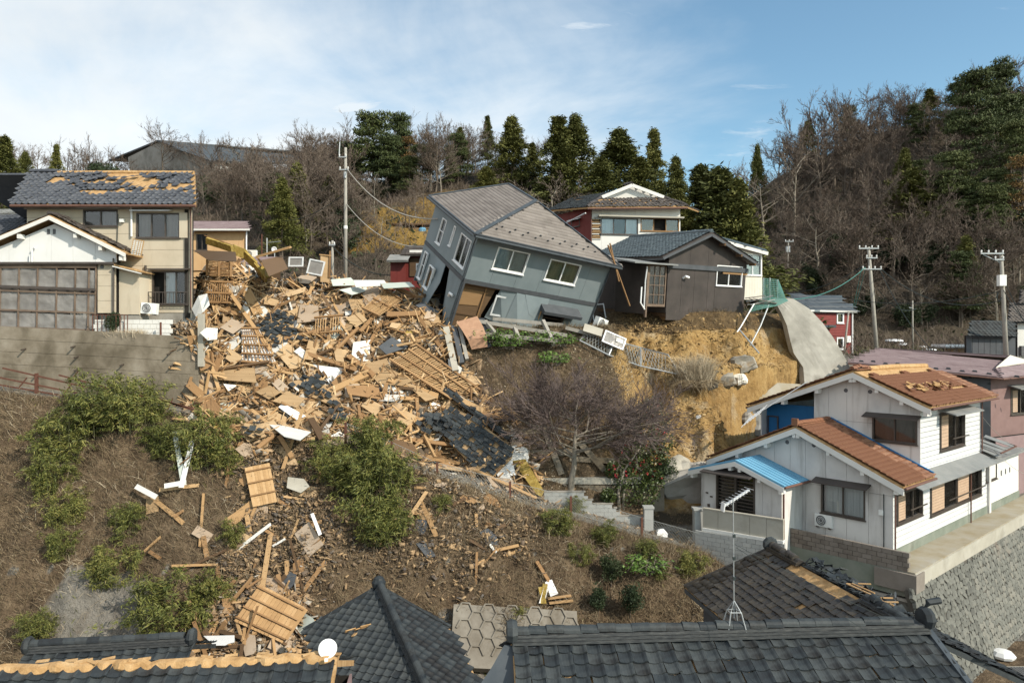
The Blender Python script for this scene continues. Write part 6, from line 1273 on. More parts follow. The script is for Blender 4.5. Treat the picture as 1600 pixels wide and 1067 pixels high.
 for pts, ind, sd, ms in (([L_ + (Hh - A) * .95 , Hh, A, L_], 200, 51, None), ([Hh, R_ + (Hh - A) * .9, R_, A], 100, 52, None)):
  nx = (pts[1] - pts[0]).cross(pts[3] - pts[0]); hz = Vector((-nx.y, nx.x, 0)).normalized()
  if hz.dot(pts[1] - pts[0]) < 0: hz = -hz
  w_ = nx.normalized() if nx.z > 0 else -nx.normalized(); up = w_.cross(hz)
  f = Fr(pts[0], hz, up); po = s.poly(f, pts); d = deck(s.th, f, po, 'roof_clay', .12)
  tiles(d, f, po, .27, .25, 'wave', MT['tile_black'], individual=ind, seed=sd, jit=.004, tilt=.01, key=lambda a, b: b if True else 0)
 ridge_tiles(s.th, A + Vector((0, 0, .03)), Hh + Vector((0, 0, .03)), MT['tile_black'], .12, .27, 3, lay_w=.15)
 P('finial', MB().lathe(Fr(A + Vector((0, 0, .05)), FX, FY), [(.22, 0), (.24, .15), (.16, .3), (.05, .36), (0, .37)], 9), MT['tile_black'], s.th)
 for a_, b_ in ((A, L_), (A, R_)): P('verge', MB().beam(a_ + Vector((0, .03, .03)), b_ + Vector((0, .03, .03)), .14, .10, FZ), MT['tile_black'], s.th)
 s.wall(L_ + Vector((.4, -.3, 0)), R_ + Vector((-.4, -.3, 0)), -5, L_.z - .3, 'wall_pink')
 for px, py, r_ in ((556, 985, .3), (565, 980, .9), (560, 993, 1.4)):
  pass
 br = s.th
 for px, py, rz in ((563, 984, .7), (572, 981, .5), (556, 992, 1.3), (548, 987, .6)):
  fr = Fr(L_, Hh - A, A - L_); c = fr.p(*fr.hit(s.M, px, py), .09); P('broken_tile', MB().box(Fr(c, Vector((math.cos(rz), math.sin(rz), .05)), fr.v), -.17, .17, -.05, .06, 0, .03), MT['roof_clay'], br)
 # left front roof: ridge lost, clay bed bare
 s = Site('bare_ridge_house', 'black tiled roof along the bottom left with bare tan clay ridge', 'house', at(250, 1067, 13.5) + Vector((0, 0, -7))); q = s.q
 a, b = q(-40, 1050, 13.6), q(527, 1031, 14.2); hd = Vector((b.x - a.x, b.y - a.y, 0)).normalized(); dn = Vector((hd.y, -hd.x, 0)); v = (dn + Vector((0, 0, -.45))) * 3.2
 s.roof([a + v, b + v, b, a], MT['roof_clay'], .285, .27, 'wave', 'tile_black', ind=150, miss=lambda A, B, r: ((A > 9.1) & (A < 10.6) & (r.random(A.shape) < .18)) | (B > 3.38), seed=61, jit=.006, tilt=.02, key=lambda a_, b_: -b_)
 bk = (-dn + Vector((0, 0, -.45))) * 2.5; s.roof([b + bk, a + bk, a, b], MT['roof_clay'], .285, .27, 'wave', 'tile_black', seed=62)
 rr = random.Random(5)
 P('clay_ridge', MB().tube([a + (b - a) * (i / 40) + Vector((0, rr.gauss(0, .03), .0 + rr.gauss(0, .015))) for i in range(41)], .13, 7), MT['roof_clay'], s.th)
 for i in range(22): c = a + (b - a) * rr.random() + Vector((0, rr.uniform(-.05, .15), .12)); P('tile_shard', MB().box(Fr(c, Vector((1, rr.uniform(-.5, .5), rr.uniform(-.1, .2))), Vector((rr.uniform(-.3, .3), 1, .3))), -.12, .12, -.03, .04, 0, .02), MT['roof_clay'], s.th)
 s.wall(a + bk * .85, a + v * .85, -6, a.z - 1.3, 'wall_pink'); s.wall(a + v * .85, b + v * .85, -6, a.z - 1.35, 'wall_pink'); s.wall(b + v * .85, b + bk * .85, -6, a.z - 1.3, 'wall_pink')
 # low roof behind it at the left
 s = Site('back_lean_roof', 'short black tiled roof with heavy ridge at the foot of the bank on the left', 'house', at(170, 1040, 18) + Vector((0, 0, -4))); q = s.q
 a, b = q(44, 1020, 18.3), q(300, 1006, 18.7); hd = Vector((b.x - a.x, b.y - a.y, 0)).normalized(); dn = Vector((hd.y, -hd.x, 0)); v = (dn + Vector((0, 0, -.42))) * 3; bk = (-dn + Vector((0, 0, -.42))) * 2
 s.roof([a + v, b + v, b, a], MT['tile_black'], .28, .27, 'wave', 'tile_black', ind=120, seed=63, key=lambda a_, b_: -b_); s.roof([b + bk, a + bk, a, b], MT['tile_black'], .28, .27, 'wave', 'tile_black', seed=64)
 ridge_tiles(s.th, a + Vector((0, 0, .03)), b + Vector((0, 0, .03)), MT['tile_black'], .12, .3, 3, lay_w=.16)
 for p in (a, b): P('ridge_ornament', MB().lathe(Fr(p + Vector((0, 0, .2)), dn, FZ), [(0, .1), (.2, .08), (.24, 0), (.2, -.08), (0, -.1)], 9), MT['tile_black'], s.th)
 s.wall(a + v * .85, b + v * .85, -7, a.z - 1.2, 'wall_pink'); s.wall(b + v * .85, b + bk * .85, -7, a.z - 1.2, 'wall_pink'); s.wall(a + bk * .85, a + v * .85, -7, a.z - 1.2, 'wall_pink')
 # satellite dish
 M = Matrix.Translation(at(513, 1034, 14.3)) @ Matrix.Rotation(.15, 4, 'Z'); t = T('satellite_dish', 'round white satellite dish on a short mast at the end of the bare ridge', 'satellite dish', M)
 fr = Fr((0, -.1, .32), FX, Vector((0, .35, 1))); P('dish', MB().lathe(fr, [(0, 0), (.08, .004), (.14, .016), (.185, .036), (.187, .03), (.14, .006), (0, -.012)], 24), MT['dish_white'], t, smooth=True)
 P('mast', MB().tube([(0, .05, 0), (0, .05, .3)], .022, 7), MT['galv'], t); P('arm', MB().tube([fr.p(0, -.18, .0), fr.p(0, -.2, .2)], .012, 6), MT['galv'], t); P('receiver', MB().cbox(fr, 0, -.19, .22, .06, .06, .1), MT['ac_white'], t)
 P('bracket', MB().box(Fr((0, 0, 0), FX, FZ), -.12, .12, -.04, .05, -.12, .0), MT['ac_grille'], t)
 # antenna mast on the long ridge
 base = at(1147, 973, 14.15); t = T('antenna_mast', 'tall thin television antenna mast with tripod foot on the long black ridge', 'antenna', Matrix.Translation(base))
 P('mast', MB().tube([(0, 0, .1), (-.02, 0, 2.5)], .011, 6), MT['galv'], t);
 for x, y in ((-.16, -.15), (.2, -.15), (-.2, .15), (.12, .15)): P('leg', MB().tube([(x, y, -.12), (x * .6, y * .6, .22), (0, 0, .45)], .013, 6), MT['galv'], t)
 P('brace', MB().tube([(-.1, -.09, .24), (.12, -.09, .24), (.08, .09, .24), (-.12, .09, .24), (-.1, -.09, .24)], .01, 5), MT['galv'], t)
 bm = P('antenna_boom', MB().beam((-.22, .0, 2.34), (.38, .25, 2.62), .05, .03), MT['alu_silver'], t); P('reflector', MB().beam((-.24, -.01, 2.25), (-.21, .0, 2.42), .22, .02, FX), MT['alu_silver'], bm)
 for k in range(9): c = Vector((-.2, .01, 2.38)).lerp(Vector((.38, .25, 2.65)), k / 8); P('element', MB().tube([c + Vector((-.05, .13, 0)), c + Vector((.05, -.13, 0))], .005, 4), MT['alu_silver'], bm)
 for z in (.9, 1.3, 1.75): P('clamp', MB().cbox(Fr((0, 0, z), FX, FZ), 0, 0, 0, .05, .06, .05), MT['cable'], t)
 # fallen antenna by the blue wall
 c = at(1165, 660, 36.5); t = T('fallen_antenna', 'bent white antenna array hanging beside the blue wall', 'antenna', Matrix.Translation(c)); P('boom', MB().tube([(0, 0, 0), at(1192, 640, 36.3) - c], .03, 5), MT['alu_silver'], t)
 for k in range(7): p = (at(1192, 640, 36.3) - c) * (k / 6); P('element', MB().tube([p + Vector((-.22, 0, -.25)), p + Vector((.22, 0, .25))], .018, 4), MT['alu_white'], t)
 P('mast', MB().tube([at(1190, 642, 36.3) - c, at(1262, 596, 35.4) - c], .025, 5), MT['alu_silver'], t)
front_roofs()
# ------------------------------------------------------------------ poles, wires, fences
def catenary(a, b, sag, n=14): return [a.lerp(b, i / n) - Vector((0, 0, sag * 4 * (i / n) * (1 - i / n))) for i in range(n + 1)]
def wire(a, b, sag, lab, m='cable', r=.03, cat='cable', name='overhead_cable', grp='overhead cables'):
 c = a; one(name, MB().tube([p - c for p in catenary(a, b, sag)], r, 4), MT[m], lab, cat, c, grp)
def pole(name, label, top, base, r0=.11, r1=.17, arms=(), extra=None):
 t = T(name, label, 'utility pole', Matrix.Translation(base)); d = top - base
 P('shaft', MB().tube([Vector((0, 0, -.5)), d * .5, d], r1, 10, r0), MT['pole_conc'], t, smooth=True)
 for h, lx, w_ in arms:
  c = d * h; ar = P('crossarm', MB().beam(c + Vector((lx[0], -.14, 0)), c + Vector((lx[1], -.14, 0)), .09, .09), MT['galv'], t)
  n = max(2, int((lx[1] - lx[0]) / .45) + 1)
  for k in range(n):
   x = lx[0] + .06 + (lx[1] - lx[0] - .12) * k / (n - 1); P('insulator', MB().lathe(Fr(c + Vector((x, -.14, .05)), FX, FY), [(.03, 0), (.06, .05), (.04, .09), (.07, .13), (.03, .2), (0, .21)], 7), MT['ac_white'], ar)
 return t, d
def poles():
 t, d = pole('utility_pole', 'tall concrete utility pole standing behind the rubble heap', at(540, 231, 60), at(540, 450, 60), arms=((.93, (-.55, .1), 0), (.84, (-.5, .3), 0)))
 P('transformer_bracket', MB().tube([d * .95 + Vector((-.55, 0, 0)), d * .99 + Vector((-.5, 0, .6))], .05, 6), MT['galv'], t); P('drum', MB().lathe(Fr(d * .78 + Vector((.0, -.18, 0)), FX, FY), [(0, 0), (.12, 0), (.12, .5), (0, .5)], 9), MT['galv'], t)
 P('band', MB().lathe(Fr(d * .42, FX, FY), [(.17, 0), (.175, .02), (.175, .25), (.16, .27)], 10), MT['ac_white'], t)
 t, d = pole('utility_pole', 'short greenish utility pole beside the rubble, left of the leaning house', at(519.5, 376, 56), at(519.5, 450, 56), .09, .12, ((.9, (-.25, .25), 0),))
 t, d = pole('utility_pole', 'leaning utility pole with two crossarms in front of the wooded hill', at(1357, 386, 60), at(1371, 560, 60), .12, .19, ((.985, (-.9, .8), 0), (.9, (-.35, .6), 0), (.8, (-.75, .9), 0)))
 t, d = pole('utility_pole', 'utility pole with a long side arm and white box near the right edge', at(1564, 394, 52), at(1573, 566, 52), .12, .18, ((.985, (-1.6, .1), 0), (.93, (-.6, .1), 0)))
 P('brace', MB().beam(d * .9, d * .975 + Vector((-1.3, 0, 0)), .05, .05), MT['galv'], t); P('box', MB().cbox(Fr(d * .74 + Vector((-.2, -.2, 0)), FX, FZ), 0, 0, 0, .5, .8, .35), MT['ac_white'], t); P('coil', MB().tube([d * .63 + Vector((-.45, -.1, 0)), d * .6 + Vector((-.55, -.1, -.1)), d * .57 + Vector((-.4, -.1, -.2)), d * .6 + Vector((-.2, -.1, -.1))], .04, 5), MT['cable'], t)
 t, d = pole('utility_pole', 'thin pale roadside pole in front of the dark hillside', at(1426, 470, 66), at(1426, 545, 66), .06, .09); P('lamp_arm', MB().tube([d * .85, d * .86 + Vector((-.35, 0, 0))], .04, 5), MT['galv'], t)
 t, d = pole('utility_pole', 'leaning pole with meter box beside the red house', at(1326, 487, 62), at(1316, 575, 62), .07, .1)
 t, d = pole('utility_pole', 'distant pole half hidden in the trees above the cream house', at(1232, 376, 92), at(1230, 430, 92), .07, .1, ((.97, (-.5, .6), 0),)); P('box', MB().cbox(Fr(d * .75, FX, FZ), 0, 0, -.15, .5, .8, .4), MT['galv'], t)
 p540 = at(541, 262, 60); wire(p540, at(684, 342, 44), 1.2, 'thick pale cable from the tall pole down to the leaning house roof', 'cable_pale', .035); wire(at(541, 318, 60), at(664, 386, 47), 1.0, 'lower pale cable from the tall pole to the leaning house wall', 'cable_pale', .03)
 wire(at(541, 300, 60), at(428, 345, 70), .8, 'thin dark cable from the tall pole towards the wooded hill'); wire(at(519, 385, 56), at(610, 430, 54), .6, 'low thin cable from the short pole to the maroon cottage')
 a = at(1352, 418, 60); wire(a, at(1205, 465, 50), 1.0, 'teal cable from the leaning pole to the cream house corner', 'cable_green', .035)
 for dx in (0, 6): wire(at(1346 + dx, 420, 60), at(1333 + dx * .4, 480, 62), .1, 'teal cable pair dropping from the leaning pole to the red house roof', 'cable_green', .025)
 wire(at(1351, 414, 60), at(1225, 458, 66), .6, 'thin grey cable from the leaning pole to the hillside trees'); wire(at(1374, 418, 60), at(1562, 470, 52), 1.4, 'dark slack cable between the leaning pole and the right pole', 'cable', .03); wire(at(1330, 468, 60), at(1563, 455, 52), .6, 'upper grey cable running level to the right pole', 'cable', .025)
 wire(at(1374, 420, 60), at(1548, 600, 44), 2.0, 'long cable from the leaning pole down to the white house eave'); wire(at(1570, 440, 52), at(1640, 560, 50), .5, 'stay cable from the right pole past the dark tiled house'); wire(at(1566, 450, 52), at(1640, 520, 48), .8, 'short cable from the right pole to the frame edge'); wire(at(1372, 452, 60), at(1432, 482, 66), .8, 'short slack cable to the thin pale roadside pole')
 wire(at(1150, 855, 13.9), at(1480, 1067, 11), .0, 'thin stay wire slanting from the antenna mast over the long roof', 'cable', .005); wire(at(1148, 850, 14), at(1430, 985, 14.3), .05, 'thin stay wire from the antenna mast to the ridge end', 'cable', .004)
 wire(at(1528, 642, 38), at(1600, 705, 40), .3, 'thin service cable from the white house corner to the right', 'cable_pale', .012); wire(at(1528, 672, 38), at(1600, 740, 40), .3, 'lower thin service cable from the white house corner', 'cable_pale', .012)
 # poles and dish behind the rubble
 for i, (px, y0, m, lab) in enumerate(((409, 366, 'rust', 'thin rusty mast behind the low mauve shed'), (417, 372, 'galv', 'thin grey mast with bent arm behind the low mauve shed'))): one('mast', MB().tube([(0, 0, 0), (0, 0, (440 - y0) / F * 55)], .05, 6), MT[m], lab, 'mast', at(px, 440, 55), 'masts behind the shed')
 t = T('satellite_dish', 'small white satellite dish on a mast behind the rubble heap', 'satellite dish', at(429, 430, 54)); P('mast', MB().tube([(0, 0, 0), (0, 0, 2.1)], .04, 6), MT['galv'], t); P('dish', MB().lathe(Fr((0, -.08, 1.95), FX, FZ), [(0, 0), (.15, .01), (.22, .04), (.22, .03), (0, -.02)], 16), MT['dish_white'], t, smooth=True); P('crossbar', MB().tube([(-.5, 0, 2.5), (.5, 0, 2.6)], .02, 5), MT['galv'], t)
 ac_unit(None, 0, 'small white outdoor unit beside the orange house', 1.1, Matrix.Translation(at(391, 405, 53)))
 ac_unit(None, 0, 'white outdoor unit mounted by the back corner of the leaning house', .9, Matrix.Translation(at(658, 424, 49)))
poles()
def fences():
 # chain link fence along the lower edge of the path
 posts = [(540, 705), (612, 735), (683, 762), (797, 785), (892, 800), (1003, 836), (1114, 872)]; tops = [(540, 660), (612, 690), (683, 722), (797, 752), (892, 775), (1003, 808), (1114, 838)]
 base = at(800, 780, 33.2); t = T('chain_link_fence', 'sagging chain link fence on rusty posts along the lower edge of the path', 'fence', Matrix.Translation(base)); Y = 33.1
 B_ = [at(x, y, Y) - base for x, y in posts]; T_ = [at(x, y, Y) - base for x, y in tops]
 for b, c in zip(B_, T_): P('post', MB().beam(b - Vector((0, 0, .4)), c, .1, .1, FX), MT['rust'], t)
 mesh = MB()
 for i in range(len(B_) - 1):
  b0, b1, c0, c1 = B_[i], B_[i + 1], T_[i], T_[i + 1]; n = int((b1 - b0).length / .16)
  for k in range(-6, n + 1):
   for s_ in (0, 1):
    f0, f1 = (k / n, (k + 6) / n) if s_ else ((k + 6) / n, k / n)
    def clip(f0, f1):
     t0, t1 = 0., 1.
     if f1 != f0:
      for lim in (0., 1.):
       x = (lim - f0) / (f1 - f0)
       if (f0 < lim - 1e-9) if lim == 0. else (f0 > lim + 1e-9): t0 = max(t0, x)
       if (f1 < lim - 1e-9) if lim == 0. else (f1 > lim + 1e-9): t1 = min(t1, x)
     return t0, t1
    t0, t1 = clip(f0, f1)
    if t1 <= t0: continue
    pt = lambda tt: (b0.lerp(b1, f0 + (f1 - f0) * tt)).lerp(c0.lerp(c1, f0 + (f1 - f0) * tt), tt)
    p, q = pt(t0), pt(t1); e = Vector((.004, 0, .004)); mesh.add([p - e, p + e, q + e, q - e], [(0, 1, 2, 3)])
  for z in (0.02, .98): P('tension_wire', MB().tube([b0.lerp(c0, z), b1.lerp(c1, z)], .010, 4), MT['wire_mesh'], t)
 tag(link('wire_netting', mesh.mesh('wire_netting', MT['wire_mesh']), t), kind='stuff')
 # rusty railing along the ramp on the left
 base = at(60, 600, 33.2); t = T('rusty_railing', 'broken rusty railing leaning along the ramp below the concrete wall', 'railing', Matrix.Translation(base)); q = lambda x, y, Y=33.2: at(x, y, Y) - base
 for x, y0, y1 in ((57, 660, 583), (-10, 640, 560)): P('post', MB().beam(q(x, y0), q(x, y1), .12, .12, FX), MT['rust'], t)
 for a, b in (((4, 575), (180, 615)), ((92, 586), (205, 615)), ((-20, 586), (120, 614)), ((-20, 598), (110, 620)), ((205, 615), (330, 645)), ((240, 620), (335, 652)), ((200, 630), (300, 655))): P('rail', MB().beam(q(*a), q(*b), .05, .07), MT['rust'], t)
 for a, b in (((30, 605), (42, 590)), ((110, 595), (122, 580)), ((98, 618), (112, 600)), ((155, 612), (170, 605)), ((262, 640), (270, 622))): P('strut', MB().beam(q(*a), q(*b), .04, .05), MT['rust'], t)
 # collapsed green mesh fence on the slide
 base = at(975, 555, 43.5); t = T('fallen_mesh_fence', 'fallen silver framed mesh fence lying across the landslide below the brown house', 'fence', Matrix.Translation(base)); base = hit(975, 555); t.matrix_world = Matrix.Translation(base); q = lambda x, y, Y=0: hit(x, y) + Vector((0, -.25, .12)) - base
 top = [q(918, 518, 44), q(960, 536, 43.6), q(1000, 546, 43.3), q(1042, 557, 43)]; bot = [q(905, 535, 43.3), q(950, 558, 42.6), q(1000, 575, 42.4), q(1060, 588, 42.2)]
 P('top_rail', MB().tube(top, .045, 6), MT['galv'], t); P('bottom_rail', MB().tube(bot, .045, 6), MT['galv'], t)
 for a, b in zip(top[1:], bot[1:]): P('post', MB().tube([a, b], .05, 6), MT['galv'], t)
 m_ = MB()
 for i in range(3):
  for k in range(11):
   for s_ in (0, 1):
    f = k / 10; p = top[i].lerp(top[i + 1], f); r = bot[i].lerp(bot[i + 1], min(1, max(0, f + (.25 if s_ else -.25)))); e = Vector((.012, 0, 0)); m_.add([p - e, p + e, r + e, r - e], [(0, 1, 2, 3)])
 tag(link('mesh_netting', m_.mesh('mesh_netting', MT['wire_mesh']), t), kind='stuff')
 for i, (x, y, w_, h_, an, lab) in enumerate(((925, 525, 1.1, .5, .3, 'grey concrete plate tipped beside the fallen mesh fence'), (958, 540, 1.3, .8, .4, 'silver framed translucent panel lying on the slope below the brown house'), (935, 498, .9, 1.6, -.1, 'empty white door frame leaning at the edge by the leaning house'))):
  c = hit(x, y) + Vector((0, -.35, .3)); M = Matrix.Translation(c) @ Matrix.Rotation(an, 4, 'Y') @ Matrix.Rotation(-.5, 4, 'X'); tt = T(('concrete_plate', 'framed_panel', 'door_frame')[i], lab, ('plate', 'panel', 'door frame')[i], M); fr = Fr((0, 0, 0), FX, FZ)
  if i == 0: P('plate', MB().box(fr, -w_ / 2, w_ / 2, -h_ / 2, h_ / 2, 0, .1), MT['concrete_pale'], tt)
  else:
   mb = MB().box(fr, -w_ / 2, w_ / 2, h_ / 2 - .08, h_ / 2, 0, .06).box(fr, -w_ / 2, w_ / 2, -h_ / 2, -h_ / 2 + .08, 0, .06).box(fr, -w_ / 2, -w_ / 2 + .08, -h_ / 2 + .08, h_ / 2 - .08, 0, .06).box(fr, w_ / 2 - .08, w_ / 2, -h_ / 2 + .08, h_ / 2 - .08, 0, .06)
   P('frame', mb, MT['alu_white' if i == 2 else 'alu_silver'], tt)
   if i == 1: P('pane', MB().box(fr, -w_ / 2 + .08, w_ / 2 - .08, -h_ / 2 + .08, h_ / 2 - .08, .02, .04), MT['vinyl'], tt)
 one('white_board_scrap', MB().box(Fr((0, 0, 0), Vector((1, .2, -.35)), Vector((.3, .6, 1))), -.3, .3, -.12, .12, 0, .03), MT['board_white'], 'white board scrap lying on the fallen mesh fence', 'board', hit(968, 543) + Vector((0, -.5, .35)))
 ac_unit(None, 0, 'white outdoor unit hanging by the right foot of the leaning house', 1.2, Matrix.Translation(at(938, 516, 43.4)) @ Matrix.Rotation(.35, 4, 'Y') @ Matrix.Rotation(.8, 4, 'Z'))
 # green net fence by the cream house, poles hanging over the edge
 base = at(1200, 470, 48.5); t = T('green_net_fence', 'torn green net fence slumping over the broken slope edge', 'fence', Matrix.Translation(base)); q = lambda x, y, Y: at(x, y, Y) - base
 for x, y0 in ((1193, 434), (1215, 437), (1203, 434)): P('post', MB().tube([q(x, 470, 48.8), q(x, y0, 48.8)], .04, 6), MT['galv'], t)
 m_ = MB(); G1 = [[q(1192, 435, 48.8), q(1216, 437, 48.8), q(1222, 452, 48.8)], [q(1192, 466, 48.6), q(1214, 466, 48.4), q(1228, 466, 48.2)], [q(1176, 478, 47.8), q(1206, 474, 47.6), q(1232, 470, 47.6)], [q(1172, 488, 47.2), q(1196, 482, 47.2), q(1214, 478, 47.3)]]
 for i in range(3):
  for j in range(2):
   a, b, c, d = G1[i][j], G1[i][j + 1], G1[i + 1][j + 1], G1[i + 1][j]
   for k in range(10):
    f = k / 10; e = Vector((.012, 0, .012))
    for p, r in ((a.lerp(b, f), d.lerp(c, f)), (a.lerp(d, f), b.lerp(c, f))): m_.add([p - e, p + e, r + e, r - e], [(0, 1, 2, 3)])
 tag(link('green_netting', m_.mesh('green_netting', MT['net_green']), t), kind='stuff')
 for a, b, lab in (((1178, 475, 47.3), (1133, 545, 45.2), 'long bent silver pole hanging from the green net over the landslide'), ((1201, 477, 47.5), (1172, 540, 45.5), 'straight silver pole hanging below the green net fence'), ((1155, 515, 46.2), (1186, 552, 45), 'short silver pole crossing on the landslide')):
  p, r = at(*a), at(*b); one('fence_pole', MB().tube([(0, 0, 0), (r - p) * .5 + Vector((.06, 0, -.05)), r - p], .05, 6), MT['galv'], lab, 'pole', p, 'fence poles hanging over the slide')
 s = Site('broken_deck', 'heap of broken grey deck and chairs at the edge beside the cream house', 'debris', at(1180, 470, 48)); q = s.q
 for k in range(7): P('plank', MB().beam(q(1164 + k * 2, 466 + (k % 3) * 5, 48.5 - .1 * k), q(1196 + k * 3, 462 + (k % 4) * 6, 48.0 - .1 * k), .25, .05), MT[('concrete', 'galv', 'board_white')[k % 3]], s.th)
 # pergola on the yellow slope, railings
 s = Site('pergola', 'dark wooden pergola shelter on the yellow slope behind the leaning house', 'pergola', at(615, 368, 75)); q = s.q
 P('roof', MB().box(Fr(q(612, 350, 75), FX, FZ), 0, 4.6, -.08, .1, -2.2, 0), MT['wood_dark'], s.th)
 for k in range(6): P('post', MB().tube([q(612 + k * 12, 371, 75), q(612 + k * 12, 350, 75)], .06, 5), MT['wood_dark'], s.th)
 for z in (356, 362): P('rail', MB().beam(q(600, z + 3, 74.6), q(680, z, 74.6), .06, .1), MT['wood_mid'], s.th)
 s = Site('slope_railing', 'brown timber railing on the yellow slope left of the pergola', 'railing', at(560, 378, 74)); q = s.q
 for k in range(9): P('post', MB().beam(q(528 + k * 9, 378, 74), q(528 + k * 9, 362, 74), .1, .1, FX), MT['wood_mid'], s.th)
 for z in (364, 370): P('rail', MB().beam(q(526, z, 73.9), q(604, z - 1, 73.9), .06, .12), MT['wood_mid'], s.th)
 one('blue_tank', MB().lathe(Fr((0, 0, 0), FX, FY), [(0, 0), (.4, 0), (.42, .2), (.42, .6), (.3, .8), (0, .82)], 12), MT['sheet_blue'], 'small blue tank beside the pergola on the slope', 'tank', at(660, 368, 74))
 # rough snow lying on the far road bank
 rr = random.Random(2)
 for px, py, w_, lab in ((1396, 532, 2.0, 'strip of old snow on the road bank under the trees'), (1410, 538, 1.1, 'middle small patch of old snow on the road bank'), (1441, 542, 1.0, 'small patch of old snow near the garden grass'), (1452, 547, 1.5, 'patch of old snow in front of the garden grass')):
  h = hit(px, py) or at(px, py, 66); mb = MB().lathe(Fr((0, 0, 0), FX, FY), [(w_ / 2, -.1), (w_ / 2 * .9, .06), (w_ / 4, .14), (0, .15)], 9); one('snow_patch', mb, MT['snow'], lab, 'snow patch', h, 'snow patches', smooth=True)
fences()
def hex_slab():
 """Concrete lattice of hexagons at the foot of the bank."""
 h0 = hit(800, 960); n = gnormal(h0.x, h0.y, 1.0); fr = Fr(h0 + n * .05, n.cross(FX).cross(n) if False else (FX - n * FX.dot(n)), FZ - n * FZ.dot(n))
 t = T('hexagon_lattice', 'concrete slope covered with a lattice of hexagon ribs at the foot of the bank', 'slope lattice', Matrix.Translation(h0)); f2 = Fr(fr.o - h0, fr.u, fr.v)
 P('slab', MB().box(f2, -2.4, 2.7, -2.2, .3, -.4, -.02), MT['lattice_slab'], t)
 a = .4; R = a
 for i in range(-7, 8):
  for j in range(-5, 4):
   cx_ = i * 1.5 * a * .8; cy_ = j * math.sqrt(3) * a + (i % 2) * math.sqrt(3) / 2 * a
   if not (-2.3 < cx_ < 2.6 and -2.0 < cy_ < .2): continue
   k3 = [(cx_ + R * .8 * math.cos(math.radians(60 * k)), cy_ + R * math.sin(math.radians(60 * k))) for k in range(4)]
   for p, q in zip(k3[:-1], k3[1:]): P('rib', MB().beam(f2.p(*p, .02), f2.p(*q, .02), .05, .06, f2.u), MT['lattice_slab'], t)
hex_slab()
# ------------------------------------------------------------------ the collapsed house: rubble
RB = random.Random(21)
def rh(px, py):
 h = hit(px, py); return h if h is not None and h.y < 49 else at(px, py, 44.0)
def plane_at(px, py, lift=.15, tilt=.25, rnd=None, lean=None):
 """A frame lying on the heap where a photo pixel falls: w = tilted ground normal."""
 r = rnd or RB; h = rh(px, py); n = gnormal(h.x, h.y, .8)
 n = (n + Vector((r.gauss(0, tilt), r.gauss(0, tilt) - .15, r.gauss(0, tilt * .6)))).normalized() if lean is None else Vector(lean).normalized()
 if n.y > -.05: n = Vector((n.x, -.12, n.z)).normalized()
 return h + n * lift, n
def ray_plane(px, py, o, n):
 d = at(px, py, 1.0); return d * (o.dot(n) / d.dot(n))
def zone(px, py):
 if py > 725 or (px < 300 and py > 650):
  if px < 340: return 'on the brown bank left of the planked panels'
  if px < 500: return 'on the bank between the two planked panels' if py < 900 else 'in the litter above the dish roof'
  return 'on the brown bank below the chain link fence' if px < 720 else 'on the bank right of the tall bamboo'
 if py < 470: return 'high on the heap beside the beige house' if px < 410 else 'along the flat top of the heap' if px < 560 else 'at the heap top near the leaning house'
 if py < 580: return 'beside the end of the concrete wall' if px < 400 else 'round the upper patch of fallen tiles' if px < 500 else 'in the middle of the heap' if px < 600 else 'below the corner of the leaning house'
 return 'at the ragged lower left edge of the heap' if px < 400 else 'round the big white boards' if px < 500 else 'behind the top of the tall bamboo' if px < 610 else 'round the slid black tile roof'
def plank_meshes(m, n=4):
 out = []
 for k in range(n):
  r = random.Random(k + 90); mb = MB(); segs = 3
  ends = [[(-.5 + r.uniform(0, .035), y, z) for y, z in ((-.5, -.5), (.5, -.5), (.5, .5), (-.5, .5))]]
  ends.append([(0, y + r.uniform(-.06, .06), z) for y, z in ((-.5, -.5), (.5, -.5), (.5, .5), (-.5, .5))])
  ends.append([(.5 - r.uniform(0, .09), y, z) for y, z in ((-.5, -.5), (.5, -.5), (.5, .5), (-.5, .5))])
  mb.add([v for e in ends for v in e], [(3, 2, 1, 0), (8, 9, 10, 11)] + [(i * 4 + j, i * 4 + (j + 1) % 4, i * 4 + 4 + (j + 1) % 4, i * 4 + 4 + j) for i in range(2) for j in range(4)])
  out.append(mb.mesh('plank', MT[m]))
 return out
PLK = {m: plank_meshes(m) for m in ('wood_pale', 'wood_mid', 'wood_dark', 'board_white')}
TONE = {'wood_pale': 'pale', 'wood_mid': 'brown', 'wood_dark': 'dark weathered', 'board_white': 'white painted'}
def basis(o, u, n, sx, sy, sz):
 v = n.cross(u).normalized(); w_ = u.cross(v)
 return Matrix(((u.x * sx, v.x * sy, w_.x * sz, o.x), (u.y * sx, v.y * sy, w_.y * sz, o.y), (u.z * sx, v.z * sy, w_.z * sz, o.z), (0, 0, 0, 1)))
def plank_obj(a, b, wd, th, m, px, py, n, lab=None):
 d = b - a; u = d.normalized(); n = n - u * n.dot(u)
 if n.length < .05: n = u.orthogonal()
 n.normalize(); L_ = d.length; kind = 'long ' if L_ > 2.6 else 'short ' if L_ < 1.2 else ''
 nm = 'timber_beam' if th > .075 else 'broken_plank'
 o = link(nm, RB.choice(PLK[m])); o.matrix_world = basis((a + b) / 2, u, n, L_, wd, th)
 z = zone(px, py); what = 'timber beam' if nm == 'timber_beam' else 'broken plank'
 lb = lab or f'{kind}{TONE[m]} {what} lying {z}'
 return tag(o, lb, 'beam' if nm == 'timber_beam' else 'plank', f'{kind}{TONE[m]} {what}s {z}')
